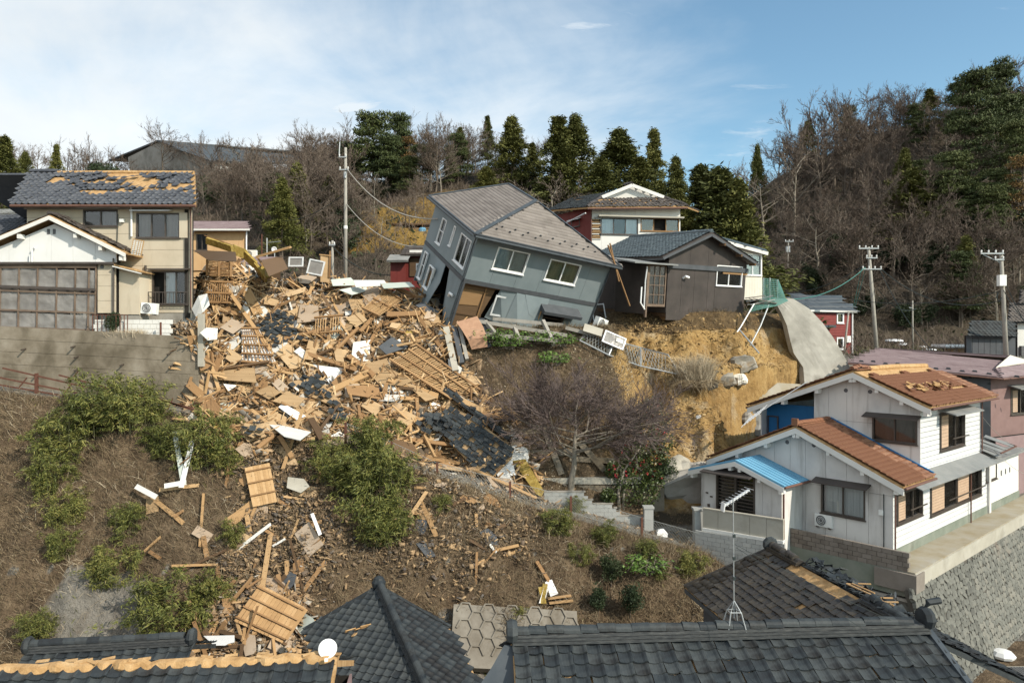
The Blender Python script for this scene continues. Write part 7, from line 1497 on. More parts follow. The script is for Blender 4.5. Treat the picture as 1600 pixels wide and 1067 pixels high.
def beam_px(x0, y0, x1, y1, wd, m='wood_mid', th=.11, lift=.4, lab=None, l2=None):
 p, n = plane_at((x0 + x1) / 2, (y0 + y1) / 2, 0, .12); A, B = rh(x0, y0), rh(x1, y1)
 A = A + n * lift; B = B + n * (l2 if l2 is not None else lift)
 plank_obj(A, B, wd, th, m, (x0 + x1) / 2, (y0 + y1) / 2, n, lab)
# named beams, photo end points on the heap
for b in [(352, 454, 426, 560, .2, 'wood_pale'), (385, 460, 406, 500, .55, 'wood_pale', .03), (445, 538, 519, 520, .24, 'wood_mid'), (394, 420, 450, 404, .28, 'wood_pale', .12, .8), (529, 521, 562, 562, .22, 'wood_dark'),
   (562, 525, 588, 497, .22, 'wood_mid'), (579, 545, 600, 507, .18, 'wood_mid'), (480, 562, 562, 589, .24, 'wood_mid', .12, .5), (513, 622, 576, 593, .36, 'wood_pale', .12, .5), (602, 599, 682, 627, .34, 'wood_pale', .14, .5),
   (624, 629, 674, 631, .22, 'wood_pale'), (606, 502, 658, 500, .40, 'wood_mid', .12, .5), (507, 541, 528, 570, .26, 'wood_pale'), (544, 563, 588, 598, .30, 'wood_mid'), (319, 632, 356, 683, .72, 'wood_mid', .04, .5),
   (334, 697, 366, 704, .22, 'wood_pale', .1, .3), (371, 703, 490, 684, .22, 'wood_mid', .14, .35), (437, 684, 459, 721, .20, 'wood_mid', .1, .4), (403, 707, 430, 686, .20, 'wood_mid', .1, .35), (299, 603, 323, 624, .36, 'wood_mid', .14, .5),
   (345, 651, 412, 660, .18, 'wood_mid', .1, .5), (487, 667, 506, 702, .32, 'wood_dark', .1, .5), (499, 680, 531, 637, .14, 'wood_dark', .1, .6), (504, 643, 532, 661, .28, 'wood_dark', .1, .4), (738, 648, 797, 659, .26, 'wood_mid', .16, .4),
   (686, 612, 759, 649, .26, 'wood_pale', .12, .5), (338, 588, 428, 574, .14, 'wood_dark', .1, .5), (330, 600, 345, 560, .3, 'wood_mid', .05), (560, 520, 520, 560, .16, 'wood_mid'), (655, 500, 700, 560, .2, 'wood_mid'), (690, 500, 688, 470, .25, 'wood_dark'),
   (600, 455, 655, 478, .2, 'wood_mid', .14, .6), (627, 474, 662, 476, .3, 'wood_mid', .1, .5), (440, 560, 470, 540, .1, 'wood_pale'), (300, 640, 340, 648, .16, 'wood_dark'), (560, 640, 566, 700, .14, 'wood_mid'),
   (637, 640, 636, 682, .12, 'wood_pale', .08, .4), (700, 700, 620, 690, .2, 'wood_mid', .12, .4), (640, 723, 716, 735, .25, 'wood_mid', .14, .4), (655, 690, 672, 725, .15, 'wood_pale', .1, .5), (735, 740, 838, 788, .22, 'wood_pale', .08, .3),
   (325, 566, 352, 520, .14, 'wood_pale', .06), (322, 500, 345, 498, .16, 'wood_mid'), (329, 520, 325, 482, .1, 'wood_pale', .06, .4), (341, 515, 342, 480, .1, 'wood_pale', .06, .4), (345, 490, 382, 500, .25, 'wood_mid', .1), (352, 692, 330, 650, .2, 'wood_mid')]:
 beam_px(*b)
# broken sheets given by photo corners
NAMED = []
def sheet(corners, m, what, lift=.5, th=.03, tilt=.16, lean=None, name=None, cat='panel', lab=None):
 cxp = sum(c[0] for c in corners) / len(corners); cyp = sum(c[1] for c in corners) / len(corners); NAMED.append(corners)
 o, n = plane_at(cxp, cyp, lift, tilt, lean=lean); pts = [ray_plane(x, y, o, n) for x, y in corners]; c = sum(pts, Vector()) / len(pts)
 k = len(pts); V = [p - c + n * th / 2 for p in pts] + [p - c - n * th / 2 for p in pts]
 mb = MB().add(V, [tuple(range(k)), tuple(range(k, 2 * k))[::-1]] + [(i, (i + 1) % k, k + (i + 1) % k, k + i) for i in range(k)])
 one(name or 'broken_sheet', mb, MT[m], lab or f'{what} lying {zone(cxp, cyp)}', cat, c, None if lab else f'{what}s {zone(cxp, cyp)}'); return o, n
PLY, PG, WH, CL = ('ply', 'tan plywood panel'), ('ply_grey', 'dull brown board panel'), ('board_white', 'off-white plaster board'), ('board_clean', 'bright white board')
for cs, (m, w_), lab in [
 ([(342, 574), (397, 575), (401, 598), (341, 593)], PLY, 'wide two-part tan panel below the lattice by the concrete wall'), ([(431, 551), (456, 579), (482, 568), (450, 536)], PLY, 'square tan panel tilted on its corner in the heap middle'), ([(459, 549), (474, 561), (482, 553), (469, 542)], WH, 'small white square board on the tilted tan panel'),
 ([(474, 561), (488, 563), (501, 535), (482, 532)], PLY, 'rounded tan panel beside the small white square board'), ([(399, 612), (420, 624), (439, 613), (422, 602)], PLY, None), ([(424, 598), (441, 616), (452, 606), (436, 591)], PG, None), ([(426, 627), (463, 637), (476, 624), (448, 611)], PLY, 'tan cupboard side with grey stripe above the white boards'),
 ([(435, 636), (463, 656), (478, 650), (442, 630)], CL, 'bright white cupboard door in the lower heap'), ([(418, 637), (418, 660), (446, 665), (448, 652)], PLY, None), ([(416, 660), (444, 682), (469, 688), (486, 675), (450, 667)], WH, 'ragged white sheet at the lower edge of the heap'), ([(489, 570), (540, 576), (516, 601), (499, 577)], CL, 'broken white sink panel crossed by a long beam'),
 ([(349, 600), (371, 602), (357, 611)], CL, None), ([(538, 600), (562, 600), (562, 624), (540, 620)], PG, None), ([(312, 520), (322, 512), (340, 513), (339, 530), (325, 532)], WH, 'six-sided white board beside the top of the concrete wall'), ([(342, 540), (373, 525), (378, 532), (361, 550)], WH, 'pointed white board left of the vertical lattice'),
 ([(344, 512), (362, 498), (384, 507), (364, 522)], PG, None), ([(448, 488), (469, 478), (470, 495), (455, 494)], PLY, None), ([(469, 476), (497, 478), (499, 501), (464, 505)], PG, 'large dull pinkish board right of the upper tile patch'), ([(415, 463), (436, 470), (430, 478), (412, 475)], PLY, None), ([(376, 485), (384, 471), (390, 485), (381, 498), (369, 490)], WH, None),
 ([(552, 535), (579, 531), (577, 564), (548, 566)], WH, 'cream upright board in the middle of the heap'), ([(608, 511), (612, 504), (626, 506), (624, 515)], PLY, None), ([(521, 544), (534, 546), (538, 566), (525, 564)], PLY, None), ([(565, 570), (604, 560), (612, 577), (645, 595), (628, 603), (591, 599)], PLY, 'large tattered board strip left of the big lattice roof'),
 ([(633, 599), (645, 601), (682, 622), (665, 627)], PLY, None), ([(540, 603), (591, 601), (595, 624), (544, 616)], ('wood_mid', 'brown plank panel'), None), ([(591, 542), (612, 527), (639, 542), (604, 554)], ('band_dark', 'dark roofing sheet'), 'dark rumpled roofing sheet above the big lattice roof'), ([(517, 437), (548, 434), (560, 446), (520, 447)], ('sheet_pale_green', 'pale roofing sheet'), 'left one of the pale roofing sheets on the flat heap top'), ([(552, 438), (600, 438), (606, 446), (556, 449)], ('board_white', 'pale roofing sheet'), 'middle one of the pale roofing sheets on the flat heap top'), ([(594, 443), (640, 441), (648, 448), (600, 451)], ('sheet_pale_green', 'pale roofing sheet'), 'right one of the pale roofing sheets on the flat heap top'),
 ([(530, 453), (575, 444), (580, 453), (550, 461)], ('sheet_pale_green', 'pale roofing sheet'), 'short pale roofing sheet below the long one on the heap top'), ([(715, 616), (732, 626), (736, 638), (718, 631)], WH, None), ([(564, 634), (576, 623), (598, 634), (587, 650)], PLY, None), ([(616, 654), (630, 639), (650, 650), (639, 667)], PLY, None), ([(614, 686), (645, 693), (661, 722), (616, 713)], ('wood_dark', 'dark plank panel'), 'dark plank panel hanging over the fence right of the bamboo'),
 ([(801, 720), (821, 717), (850, 767), (846, 776), (838, 772)], ('insulation', 'yellow insulated panel'), 'yellow insulated wall panel at the right tip of the heap'), ([(788, 722), (800, 718), (806, 742), (798, 743)], CL, None), ([(770, 730), (790, 725), (800, 750), (780, 748)], WH, None), ([(760, 745), (800, 748), (810, 765), (775, 768)], PG, None), ([(302, 391), (368, 394), (370, 409), (326, 407)], ('wood_dark', 'dark board'), 'dark roof board sticking up beside the beige house'),
 ([(408, 407), (440, 400), (450, 420), (420, 432)], ('wood_dark', 'dark board'), None), ([(445, 459), (478, 448), (476, 456), (450, 464)], PLY, None), ([(565, 455), (590, 448), (596, 470), (572, 478)], PG, None), ([(540, 497), (562, 488), (574, 500), (556, 512)], PLY, None), ([(700, 560), (722, 575), (716, 590), (702, 580)], WH, None), ([(360, 545), (352, 560), (366, 570), (380, 558)], PLY, None), ([(500, 610), (530, 603), (536, 616), (510, 626)], PG, None), ([(660, 660), (695, 640), (700, 650), (668, 672)], PLY, None),
 ([(450, 745), (475, 748), (484, 760), (470, 770), (448, 762)], ('concrete_pale', 'grey concrete slab'), 'grey concrete slab piece lying on the bank above the white strip'), ([(485, 803), (490, 801), (503, 834), (498, 837)], CL, 'white strip standing on the bank left of the tall bamboo'), ([(318, 993), (366, 992), (366, 1003), (358, 1005), (352, 1008), (335, 1008)], CL, 'white stepped board lying behind the low roof at the bank foot')]:
 sheet(cs, m, w_, lab=lab)
def lattice(corners, n, rails, label, m='wood_pale', lift=.75, plank_fill=.45, dark=None, cat='roof frame', name='batten_lattice', tilt=.06, lean=None, rail_on_top=True):
 """corners: photo points a, b (along the slats' row), c, d. Slats run from a-b side to d-c side."""
 NAMED.append(corners); cxp = sum(c[0] for c in corners) / 4; cyp = sum(c[1] for c in corners) / 4
 o, nrm = plane_at(cxp, cyp, lift, tilt, lean=lean); a, b, c, d = (ray_plane(x, y, o, nrm) for x, y in corners); ctr = (a + b + c + d) / 4
 t = T(name, label, cat, Matrix.Translation(ctr)); a, b, c, d = a - ctr, b - ctr, c - ctr, d - ctr; L_ = (b - a).length; r = random.Random(n)
 sw = L_ / n * plank_fill
 for i in range(n):
  f = (i + .5) / n
  if r.random() < .04 and plank_fill < .9: continue
  s = MB().beam(a.lerp(b, f) + nrm * r.gauss(0, .01), d.lerp(c, f + r.gauss(0, .004)) + nrm * r.gauss(0, .01), sw, .035, nrm); P('slat', s, MT[m], t)
 for f in rails:
  s = 1 if rail_on_top else -1
  P('rail', MB().beam(a.lerp(d, f) + nrm * .06 * s - (b - a) * .02, b.lerp(c, f) + nrm * .06 * s + (b - a) * .02, .11 if plank_fill < .9 else .06, .08, nrm), MT['wood_mid'], t)
 return t
lattice([(610, 562), (703, 622), (752, 611), (653, 540)], 34, (.0, .35, .68, 1.0), 'big collapsed roof lattice of pale battens near the leaning house')
lattice([(566, 482), (592, 494), (628, 470), (600, 453)], 18, (.0, .5, 1.0), 'smaller tilted lattice of battens on the upper right of the heap')
lattice([(324, 431), (324, 407), (362, 410), (361, 433)], 10, (.0, .5, 1.0), 'upright wall lattice with horizontal battens at the top left of the heap', lift=.9, lean=(.1, -1, .35), m='wood_mid')
lattice([(321, 439), (363, 441), (360, 474), (319, 473)], 12, (.02, .55, .98), 'lattice of vertical battens hanging below the upright wall lattice', lift=.8, lean=(.1, -1, .3), m='wood_mid')
lattice([(378, 513), (404, 513), (434, 571), (378, 567)], 9, (.02, .25, .5, .75, .98), 'window lattice of upright battens in front of white paper beside the concrete wall', m='wood_mid')
lattice([(492, 496), (535, 492), (533, 521), (490, 525)], 11, (.05, .9), 'row of thin upright battens in the middle of the heap', plank_fill=.3, lift=.6)
lattice([(640, 688), (655, 680), (716, 722), (700, 735)], 14, (.1, .9), 'dark batten lattice under the slid tile roof', plank_fill=.5, m='wood_mid', lift=.3)
lattice([(382, 731), (421, 723), (433, 784), (395, 792)], 9, (.12, .42, .74), 'small planked panel with cross rails on the bank', plank_fill=.97, cat='planked panel', name='planked_door', lift=.35, m='wood_pale')
lattice([(406, 912), (476, 948), (441, 1004), (366, 970)], 13, (.08, .36, .62, .9), 'large planked panel with cross rails above the dish roof', plank_fill=.97, cat='planked panel', name='planked_door', lift=.5)
sheet([(378, 513), (404, 513), (434, 571), (378, 567)], 'board_clean', 'white paper', lift=.55, tilt=.0, lab='white screen paper behind the window lattice', name='screen_paper', cat='paper')
sheet([(610, 566), (703, 626), (752, 615), (653, 544)], 'wood_dark', 'dark board', lift=.45, tilt=.02, lab='dark sheathing under the big collapsed roof lattice', name='roof_sheathing', cat='board')
def tile_patch(poly, label, tw=.29, tl=.24, m='tile_black', lift=.55, jit=.05, tilt=.12, gap=.12, kind='flat', ind=220, ang=.3, bed=True):
 NAMED.append(poly); cxp = sum(c[0] for c in poly) / len(poly); cyp = sum(c[1] for c in poly) / len(poly); o, n = plane_at(cxp, cyp, lift, .03)
 u = Vector((math.cos(ang), 0, -math.sin(ang))); u = (u - n * u.dot(n)).normalized(); t = T('fallen_tile_patch', label, 'roof tiles', Matrix.Translation(o)); fr = Fr((0, 0, 0), u, n.cross(u))
 po = [((p - o).dot(fr.u), (p - o).dot(fr.v)) for p in (ray_plane(x, y, o, n) for x, y in poly)]
 if bed: P('roof_bed', MB().prism(fr, [(a * 1.04, b * 1.04) for a, b in po], -.06, -.01), MT['ply'], t)
 tiles(t, fr, po, tw, tl, kind, MT[m], individual=ind, miss=lambda A, B, r: r.random(A.shape) < gap, jit=jit, tilt=tilt, seed=len(poly) + 3, shift=.5)
tile_patch([(403, 507), (418, 493), (436, 488), (455, 492), (459, 514), (472, 530), (452, 534), (440, 545), (424, 536), (412, 522)], 'patch of black roof tiles still in courses in the upper heap', ang=.5)
tile_patch([(450, 597), (485, 590), (502, 590), (510, 606), (528, 622), (536, 634), (520, 634), (496, 622), (470, 614)], 'jumbled patch of black tiles sliding in the heap middle', jit=.09, tilt=.3, gap=.2, ang=.7)
tile_patch([(512, 640), (535, 640), (545, 652), (530, 658), (514, 652)], 'small cluster of black tiles above the bamboo top', jit=.1, tilt=.3, ang=.1)
tile_patch([(382, 662), (405, 664), (412, 676), (395, 682), (380, 676)], 'small cluster of black tiles at the lower left edge of the heap', jit=.1, tilt=.3, ang=.2)
tile_patch([(700, 634), (738, 652), (800, 700), (796, 715), (768, 742), (745, 733), (712, 700), (690, 672), (662, 664), (655, 650), (668, 645), (690, 650)], 'large slid section of black tiled roof at the right of the heap', gap=.08, jit=.03, tilt=.07, ang=.68, lift=.75)
tile_patch([(652, 652), (690, 645), (700, 662), (680, 680), (660, 672)], 'loose black tiles scattered at the top of the slid roof section', gap=.3, jit=.09, tilt=.3, ang=.4, lift=.95, bed=False)
def ridge_beam():
 a, b = hit(694, 634) + Vector((0, 0, .8)), hit(795, 708) + Vector((0, 0, .7)); t = T('fallen_ridge', 'black ridge tile row lying along the edge of the slid roof section', 'ridge', Matrix.Translation(a)); ridge_tiles(t, (0, 0, 0), b - a, MT['tile_black'], .15, .3, 2, jit=.2, seed=7, skip=lambda f: .3 < f < .36)
ridge_beam()
# yellow insulation roll over the upright lattice, window frames on the heap top
def top_things():
 pts = [rh(326, 402) + Vector((0, -.3, 1.0)), rh(345, 408) + Vector((0, -.4, 1.0)), rh(366, 413) + Vector((0, -.4, .9)), rh(385, 418) + Vector((0, -.4, .8)), rh(402, 432) + Vector((0, -.4, .7)), rh(417, 449) + Vector((0, -.3, .5))]
 c = pts[0]; t = T('insulation_batt', 'yellow insulated panel strip sagging across the top left of the heap', 'insulation', Matrix.Translation(c)); r = random.Random(4)
 for a, b in zip(pts[:-1], pts[1:]): P('batt', MB().beam(a - c, b - c + (b - a) * .06, .16 + r.uniform(0, .06), .5 + r.uniform(-.1, .1), Vector((r.uniform(-.2, .2), -.5, 1))), MT['insulation'], t)
 P('batten', MB().beam(pts[0] - c + Vector((0, -.3, .28)), pts[3] - c + Vector((0, -.3, .28)), .05, .05), MT['wood_mid'], t)
 for corners, lab in (([(451, 417), (474, 417), (474, 402), (453, 402)], 'pale aluminium window standing on the heap top'), ([(479, 427), (503, 432), (504, 405), (479, 404)], 'wood framed window standing at the right of the aluminium one on the heap')):
  o, n = plane_at(*corners[0], 1.0, .02, lean=(-.1, -1, .12)); p = [ray_plane(x, y, o, n) for x, y in corners]; c = p[0]; fr = Fr((0, 0, 0), p[1] - p[0], p[3] - p[0]); W, H = (p[1] - p[0]).length, (p[3] - p[0]).length
  t = T('window_frame', lab, 'window', Matrix.Translation(c)); mb = MB().box(fr, 0, W, 0, .08, 0, .08).box(fr, 0, W, H - .08, H, 0, .08).box(fr, 0, .08, .08, H - .08, 0, .08).box(fr, W - .08, W, .08, H - .08, 0, .08); P('frame', mb, MT['alu_silver' if 'alum' in lab else 'wood_mid'], t); P('pane', MB().box(fr, .08, W - .08, .08, H - .08, .03, .04), MT['vinyl'], t)
 t = T('broken_cupboard', 'tall brown cupboard side standing at the right of the windows on the heap', 'cupboard', Matrix.Translation(rh(507, 436))); P('side_panel', MB().box(Fr((0, 0, 0), Vector((1, .4, 0)), Vector((.05, 0, 1))), -.25, .3, -.2, 1.5, 0, .06), MT['ply'], t); P('shelf', MB().beam((-.3, -.1, 1.5), (.4, .1, 1.45), .3, .06), MT['wood_pale'], t); P('post', MB().beam((.3, .0, .1), (.36, 0, 1.75), .1, .1, FX), MT['wood_mid'], t)
 for x0, y0, x1, y1, lab, m in ((278, 690, 292, 765, 'white plastic strip stuck upright in the bamboo, left of the other', 'sheet_pale_green'), (305, 705, 288, 770, 'white torn strip stuck in the bamboo beside the first', 'board_clean'), (262, 775, 296, 762, 'pale board crossing the foot of the two white strips', 'board_white'), (218, 775, 250, 785, 'pinkish board end left of the white strips', 'board_white')):
  a, b = hit(x0, y0) + Vector((0, -.3, .5)), hit(x1, y1) + Vector((0, -.3, .3)); one('torn_strip', MB().beam((0, 0, 0), b - a, .22, .03, Vector((0, -1, .5))), MT[m], lab, 'strip', a, 'pale strips on the left bank')
 s = Site('rag_bundle', 'bundle of pale sheeting and broken battens on the hexagon lattice', 'sheeting', hit(865, 930)); q = lambda x, y: hit(x, y) - s.b + Vector((0, -.1, .12))
 P('sheet', MB().add([q(852, 912), q(862, 908), q(872, 930), q(860, 935), q(856, 925), q(850, 945), q(842, 945)], [(0, 1, 2, 3), (0, 3, 4), (4, 5, 6, 0)]), MT['board_clean'], s.th)
 for a, b, m in (((856, 938), (892, 933), 'wood_pale'), ((858, 945), (895, 941), 'wood_pale'), ((838, 880), (858, 912), 'wood_mid'), ((850, 946), (844, 920), 'insulation'), ((846, 946), (852, 915), 'insulation')): P('batten', MB().beam(q(*a), q(*b), .14 if m == 'wood_pale' else .2, .06), MT[m], s.th)
 for (x, y, w_) in ((333, 575, 1.4), (308, 460, 1.0)):
  pass
 one('torn_sheeting', MB().add([Vector(p) for p in ((0, 0, 0), (.5, -.1, .1), (.7, -.25, -.5), (.4, -.4, -.9), (0, -.3, -1.1), (-.3, -.1, -.7), (.25, -.35, -.4))], [(0, 1, 6), (1, 2, 6), (2, 3, 6), (3, 4, 6), (4, 5, 6), (5, 0, 6)]), MT['board_white'], 'torn white sheeting draped at the corner of the beige house', 'sheeting', at(310, 462, 36.6))
 # pale box at the wall end: its sunlit end face put into colour
 one('lit_end_face', MB().box(Fr((0, 0, 0), FX, FZ), -.13, .13, -.4, 2.2, -.25, 0), MT['concrete_pale'], 'pale upright box standing in for the sunlit end face of the retaining wall', 'post', at(313, 560, 34.7))
top_things()
# random fill
POLY = [(300, 612), (308, 500), (318, 420), (365, 415), (440, 430), (520, 442), (640, 445), (676, 470), (700, 512), (742, 600), (752, 640), (806, 690), (850, 775), (735, 742), (640, 725), (560, 705), (500, 690), (440, 692), (345, 698), (305, 650)]
def rand_in(poly, r):
 xs, ys = [p[0] for p in poly], [p[1] for p in poly]
 while True:
  x, y = r.uniform(min(xs), max(xs)), r.uniform(min(ys), max(ys))
  if inpoly(np.array([x]), np.array([y]), poly)[0]: return x, y
def free(poly, r):
 for k in range(6):
  x, y = rand_in(poly, r)
  if not any(inpoly(np.array([x]), np.array([y]), q)[0] for q in NAMED): break
 return x, y
def fill(nb, np_, poly, r, sc=1.0, lift=(.1, .6), ang=None, tl=.28):
 for i in range(nb):
  px, py = free(poly, r); o, n = plane_at(px, py, r.uniform(*lift), tl, r); th = ang(px, py, r) if ang else r.uniform(-1.6, 1.6)
  u = Vector((math.cos(th), r.uniform(-.3, .3), -math.sin(th))); u = (u - n * u.dot(n) * .85).normalized(); L_ = sc * (r.uniform(.7, 1.5) if r.random() < .45 else r.uniform(1.4, 3.6)); thick = r.choice((.03, .04, .05, .09, .11)); wd = r.uniform(.07, .15) if thick > .08 else r.uniform(.05, .2)
  m = r.choices(('wood_pale', 'wood_mid', 'wood_dark', 'board_white'), (.36, .40, .20, .04))[0]
  plank_obj(o - u * L_ / 2, o + u * L_ / 2, wd, thick, m, px, py, n)
 for i in range(np_):
  px, py = free(poly, r); o, n = plane_at(px, py, r.uniform(*lift), tl, r); th = r.uniform(-1.6, 1.6); u = Vector((math.cos(th), r.uniform(-.3, .3), -math.sin(th))); u = (u - n * u.dot(n)).normalized()
  m, w_ = r.choices((PLY, PG, WH, CL, ('wood_mid', 'brown plank panel'), ('band_dark', 'dark roofing sheet'), ('insulation', 'yellow insulation scrap'), ('sheet_pale_green', 'pale roofing sheet')), (.34, .28, .08, .02, .19, .06, .01, .02))[0]
  o_ = link('broken_sheet', r.choice(PNL[m])); o_.matrix_world = basis(o, u, n, sc * r.uniform(.6, 1.75), sc * r.uniform(.35, 1.1), 1); tag(o_, f'{w_} lying {zone(px, py)}', 'panel', f'{w_}s {zone(px, py)}')
PNL = {}
for m in ('ply', 'ply_grey', 'board_white', 'board_clean', 'wood_mid', 'band_dark', 'insulation', 'sheet_pale_green'):
 PNL[m] = []
 for k in range(4):
  r = random.Random(k * 7 + len(m)); pts = [(-.5, -.5 + r.random() * .2), (r.uniform(-.1, .3), -.5), (.5 - r.random() * .25, -.45 + r.random() * .2), (.5, r.uniform(0, .5)), (r.uniform(0, .4), .5), (-.5 + r.random() * .2, .5 - r.random() * .2)]
  if k == 0: pts = [(-.5, -.5), (.5, -.5), (.5, .5), (-.5, .5)]
  PNL[m].append(MB().prism(WORLD, pts, -.015, .015 if m != 'insulation' else .1).mesh('broken_sheet', MT[m]))
fill(300, 250, POLY, random.Random(101), lift=(-.05, .28))
BANK = [(330, 700), (480, 700), (520, 760), (520, 880), (470, 930), (480, 1000), (310, 1010), (340, 900), (390, 800)]
fill(20, 10, BANK, random.Random(102), .75, (.03, .15), tl=.15, ang=lambda x, y, r: r.gauss(1.3, .7))
fill(14, 12, [(640, 740), (800, 790), (820, 860), (740, 900), (640, 850)], random.Random(103), .6, (.03, .12), tl=.15)
fill(34, 8, [(310, 985), (350, 920), (480, 900), (490, 985), (470, 1025), (320, 1028)], random.Random(104), .8, (.05, .4))
fill(6, 2, [(200, 760), (300, 760), (340, 900), (230, 870)], random.Random(105), .6, (.05, .15), tl=.1)
for b in [(426, 835, 412, 925, .2, 'wood_pale', .05, .2), (450, 876, 452, 935, .16, 'wood_pale', .05, .2), (640, 812, 668, 770, .16, 'wood_pale', .05, .2), (658, 785, 684, 843, .2, 'wood_pale', .05, .2), (640, 802, 660, 806, .18, 'wood_pale', .05, .15), (355, 820, 398, 788, .45, 'wood_pale', .03, .15), (245, 783, 290, 820, .18, 'wood_pale', .05, .15), (442, 1000, 476, 950, .34, 'wood_pale', .04, .5), (228, 862, 255, 838, .1, 'wood_pale', .05, .1), (300, 1015, 344, 1002, .3, 'wood_pale', .1, .2), (320, 770, 314, 855, .1, 'wood_pale', .05, .12)]: beam_px(*b)
# small litter: joined, nobody could count it
def litter(name, poly, n, s0, s1, m, lift, r, seed, slim=0):
 rg = np.random.default_rng(seed); V = []; F_ = []; k = 0
 px = [rand_in(poly, r) for _ in range(n // 5)]; base = [hit(x, y) for x, y in px]; base = [b for b in base if b is not None]; B = np.array([tuple(b) for b in base])
 c = B[rg.integers(0, len(B), n)] + rg.normal(0, .35, (n, 3)) * (1, 1, 0); c[:, 2] = G(c[:, 0], c[:, 1]) + rg.uniform(*lift, n)
 L_ = rg.uniform(s0, s1, n); W_ = L_ * (.05 + .75 * rg.random(n) ** 2.2) if not slim else slim * rg.uniform(.4, 1.2, n); T_ = np.full(n, .012) + .02 * rg.random(n) + (.03 if slim else 0)
 u = rg.normal(0, 1, (n, 3)) * (1, .8, .6); u /= np.linalg.norm(u, axis=1)[:, None]; v = np.cross(u, rg.normal(0, 1, (n, 3)) * .5 + np.array((0, -.6, .8))); v /= np.linalg.norm(v, axis=1)[:, None]; w_ = np.cross(u, v)
 cs = np.array([(-1, -1, -1), (1, -1, -1), (1, 1, -1), (-1, 1, -1), (-1, -1, 1), (1, -1, 1), (1, 1, 1), (-1, 1, 1)]) * .5
 Vv = c[:, None] + cs[None, :, 0:1] * (L_[:, None] * u)[:, None] + cs[None, :, 1:2] * (W_[:, None] * v)[:, None] + cs[None, :, 2:3] * (T_[:, None] * w_)[:, None]
 fs = np.array([(0, 3, 2, 1), (4, 5, 6, 7), (0, 1, 5, 4), (1, 2, 6, 5), (2, 3, 7, 6), (3, 0, 4, 7)]); Fc = (fs[None] + (np.arange(n) * 8)[:, None, None]).reshape(-1, 4)
 stuff(name, np_mesh(name, Vv.reshape(-1, 3), Fc, MT[m]), None)
litter('rubble', POLY, 8500, .15, 1.0, 'litter_mix', (-.25, .16), random.Random(1), 1)
litter('broken_timber', POLY, 1500, .5, 1.9, 'timber_mix', (-.1, .26), random.Random(8), 8, slim=.12)
litter('broken_laths', POLY, 1300, .6, 2.4, 'timber_mix', (-.05, .4), random.Random(9), 9, slim=.025)
litter('wood_litter', BANK, 3600, .05, .30, 'bank_chips', (.05, .3), random.Random(2), 2)
litter('wood_litter', [(620, 740), (850, 800), (830, 870), (740, 920), (560, 900), (480, 900), (520, 800)], 1800, .05, .26, 'bank_chips', (.05, .3), random.Random(3), 3)
litter('wood_litter', [(300, 1000), (350, 950), (480, 920), (490, 1000), (470, 1030), (310, 1030)], 1500, .1, .5, 'litter_mix', (0, .25), random.Random(4), 4)
litter('soil_clods', [(960, 500), (1190, 500), (1235, 590), (1150, 690), (1040, 760), (1020, 640)], 3500, .04, .3, 'soil_clod', (-.02, .04), random.Random(5), 5)
litter('wood_litter', [(560, 735), (850, 790), (1000, 830), (1090, 850), (1080, 835), (850, 770), (700, 735)], 700, .05, .3, 'litter_mix', (0, .06), random.Random(6), 6)
litter('wood_litter', [(268, 500), (312, 495), (312, 525), (268, 525)], 250, .08, .4, 'litter_mix', (0, .3), random.Random(7), 7)
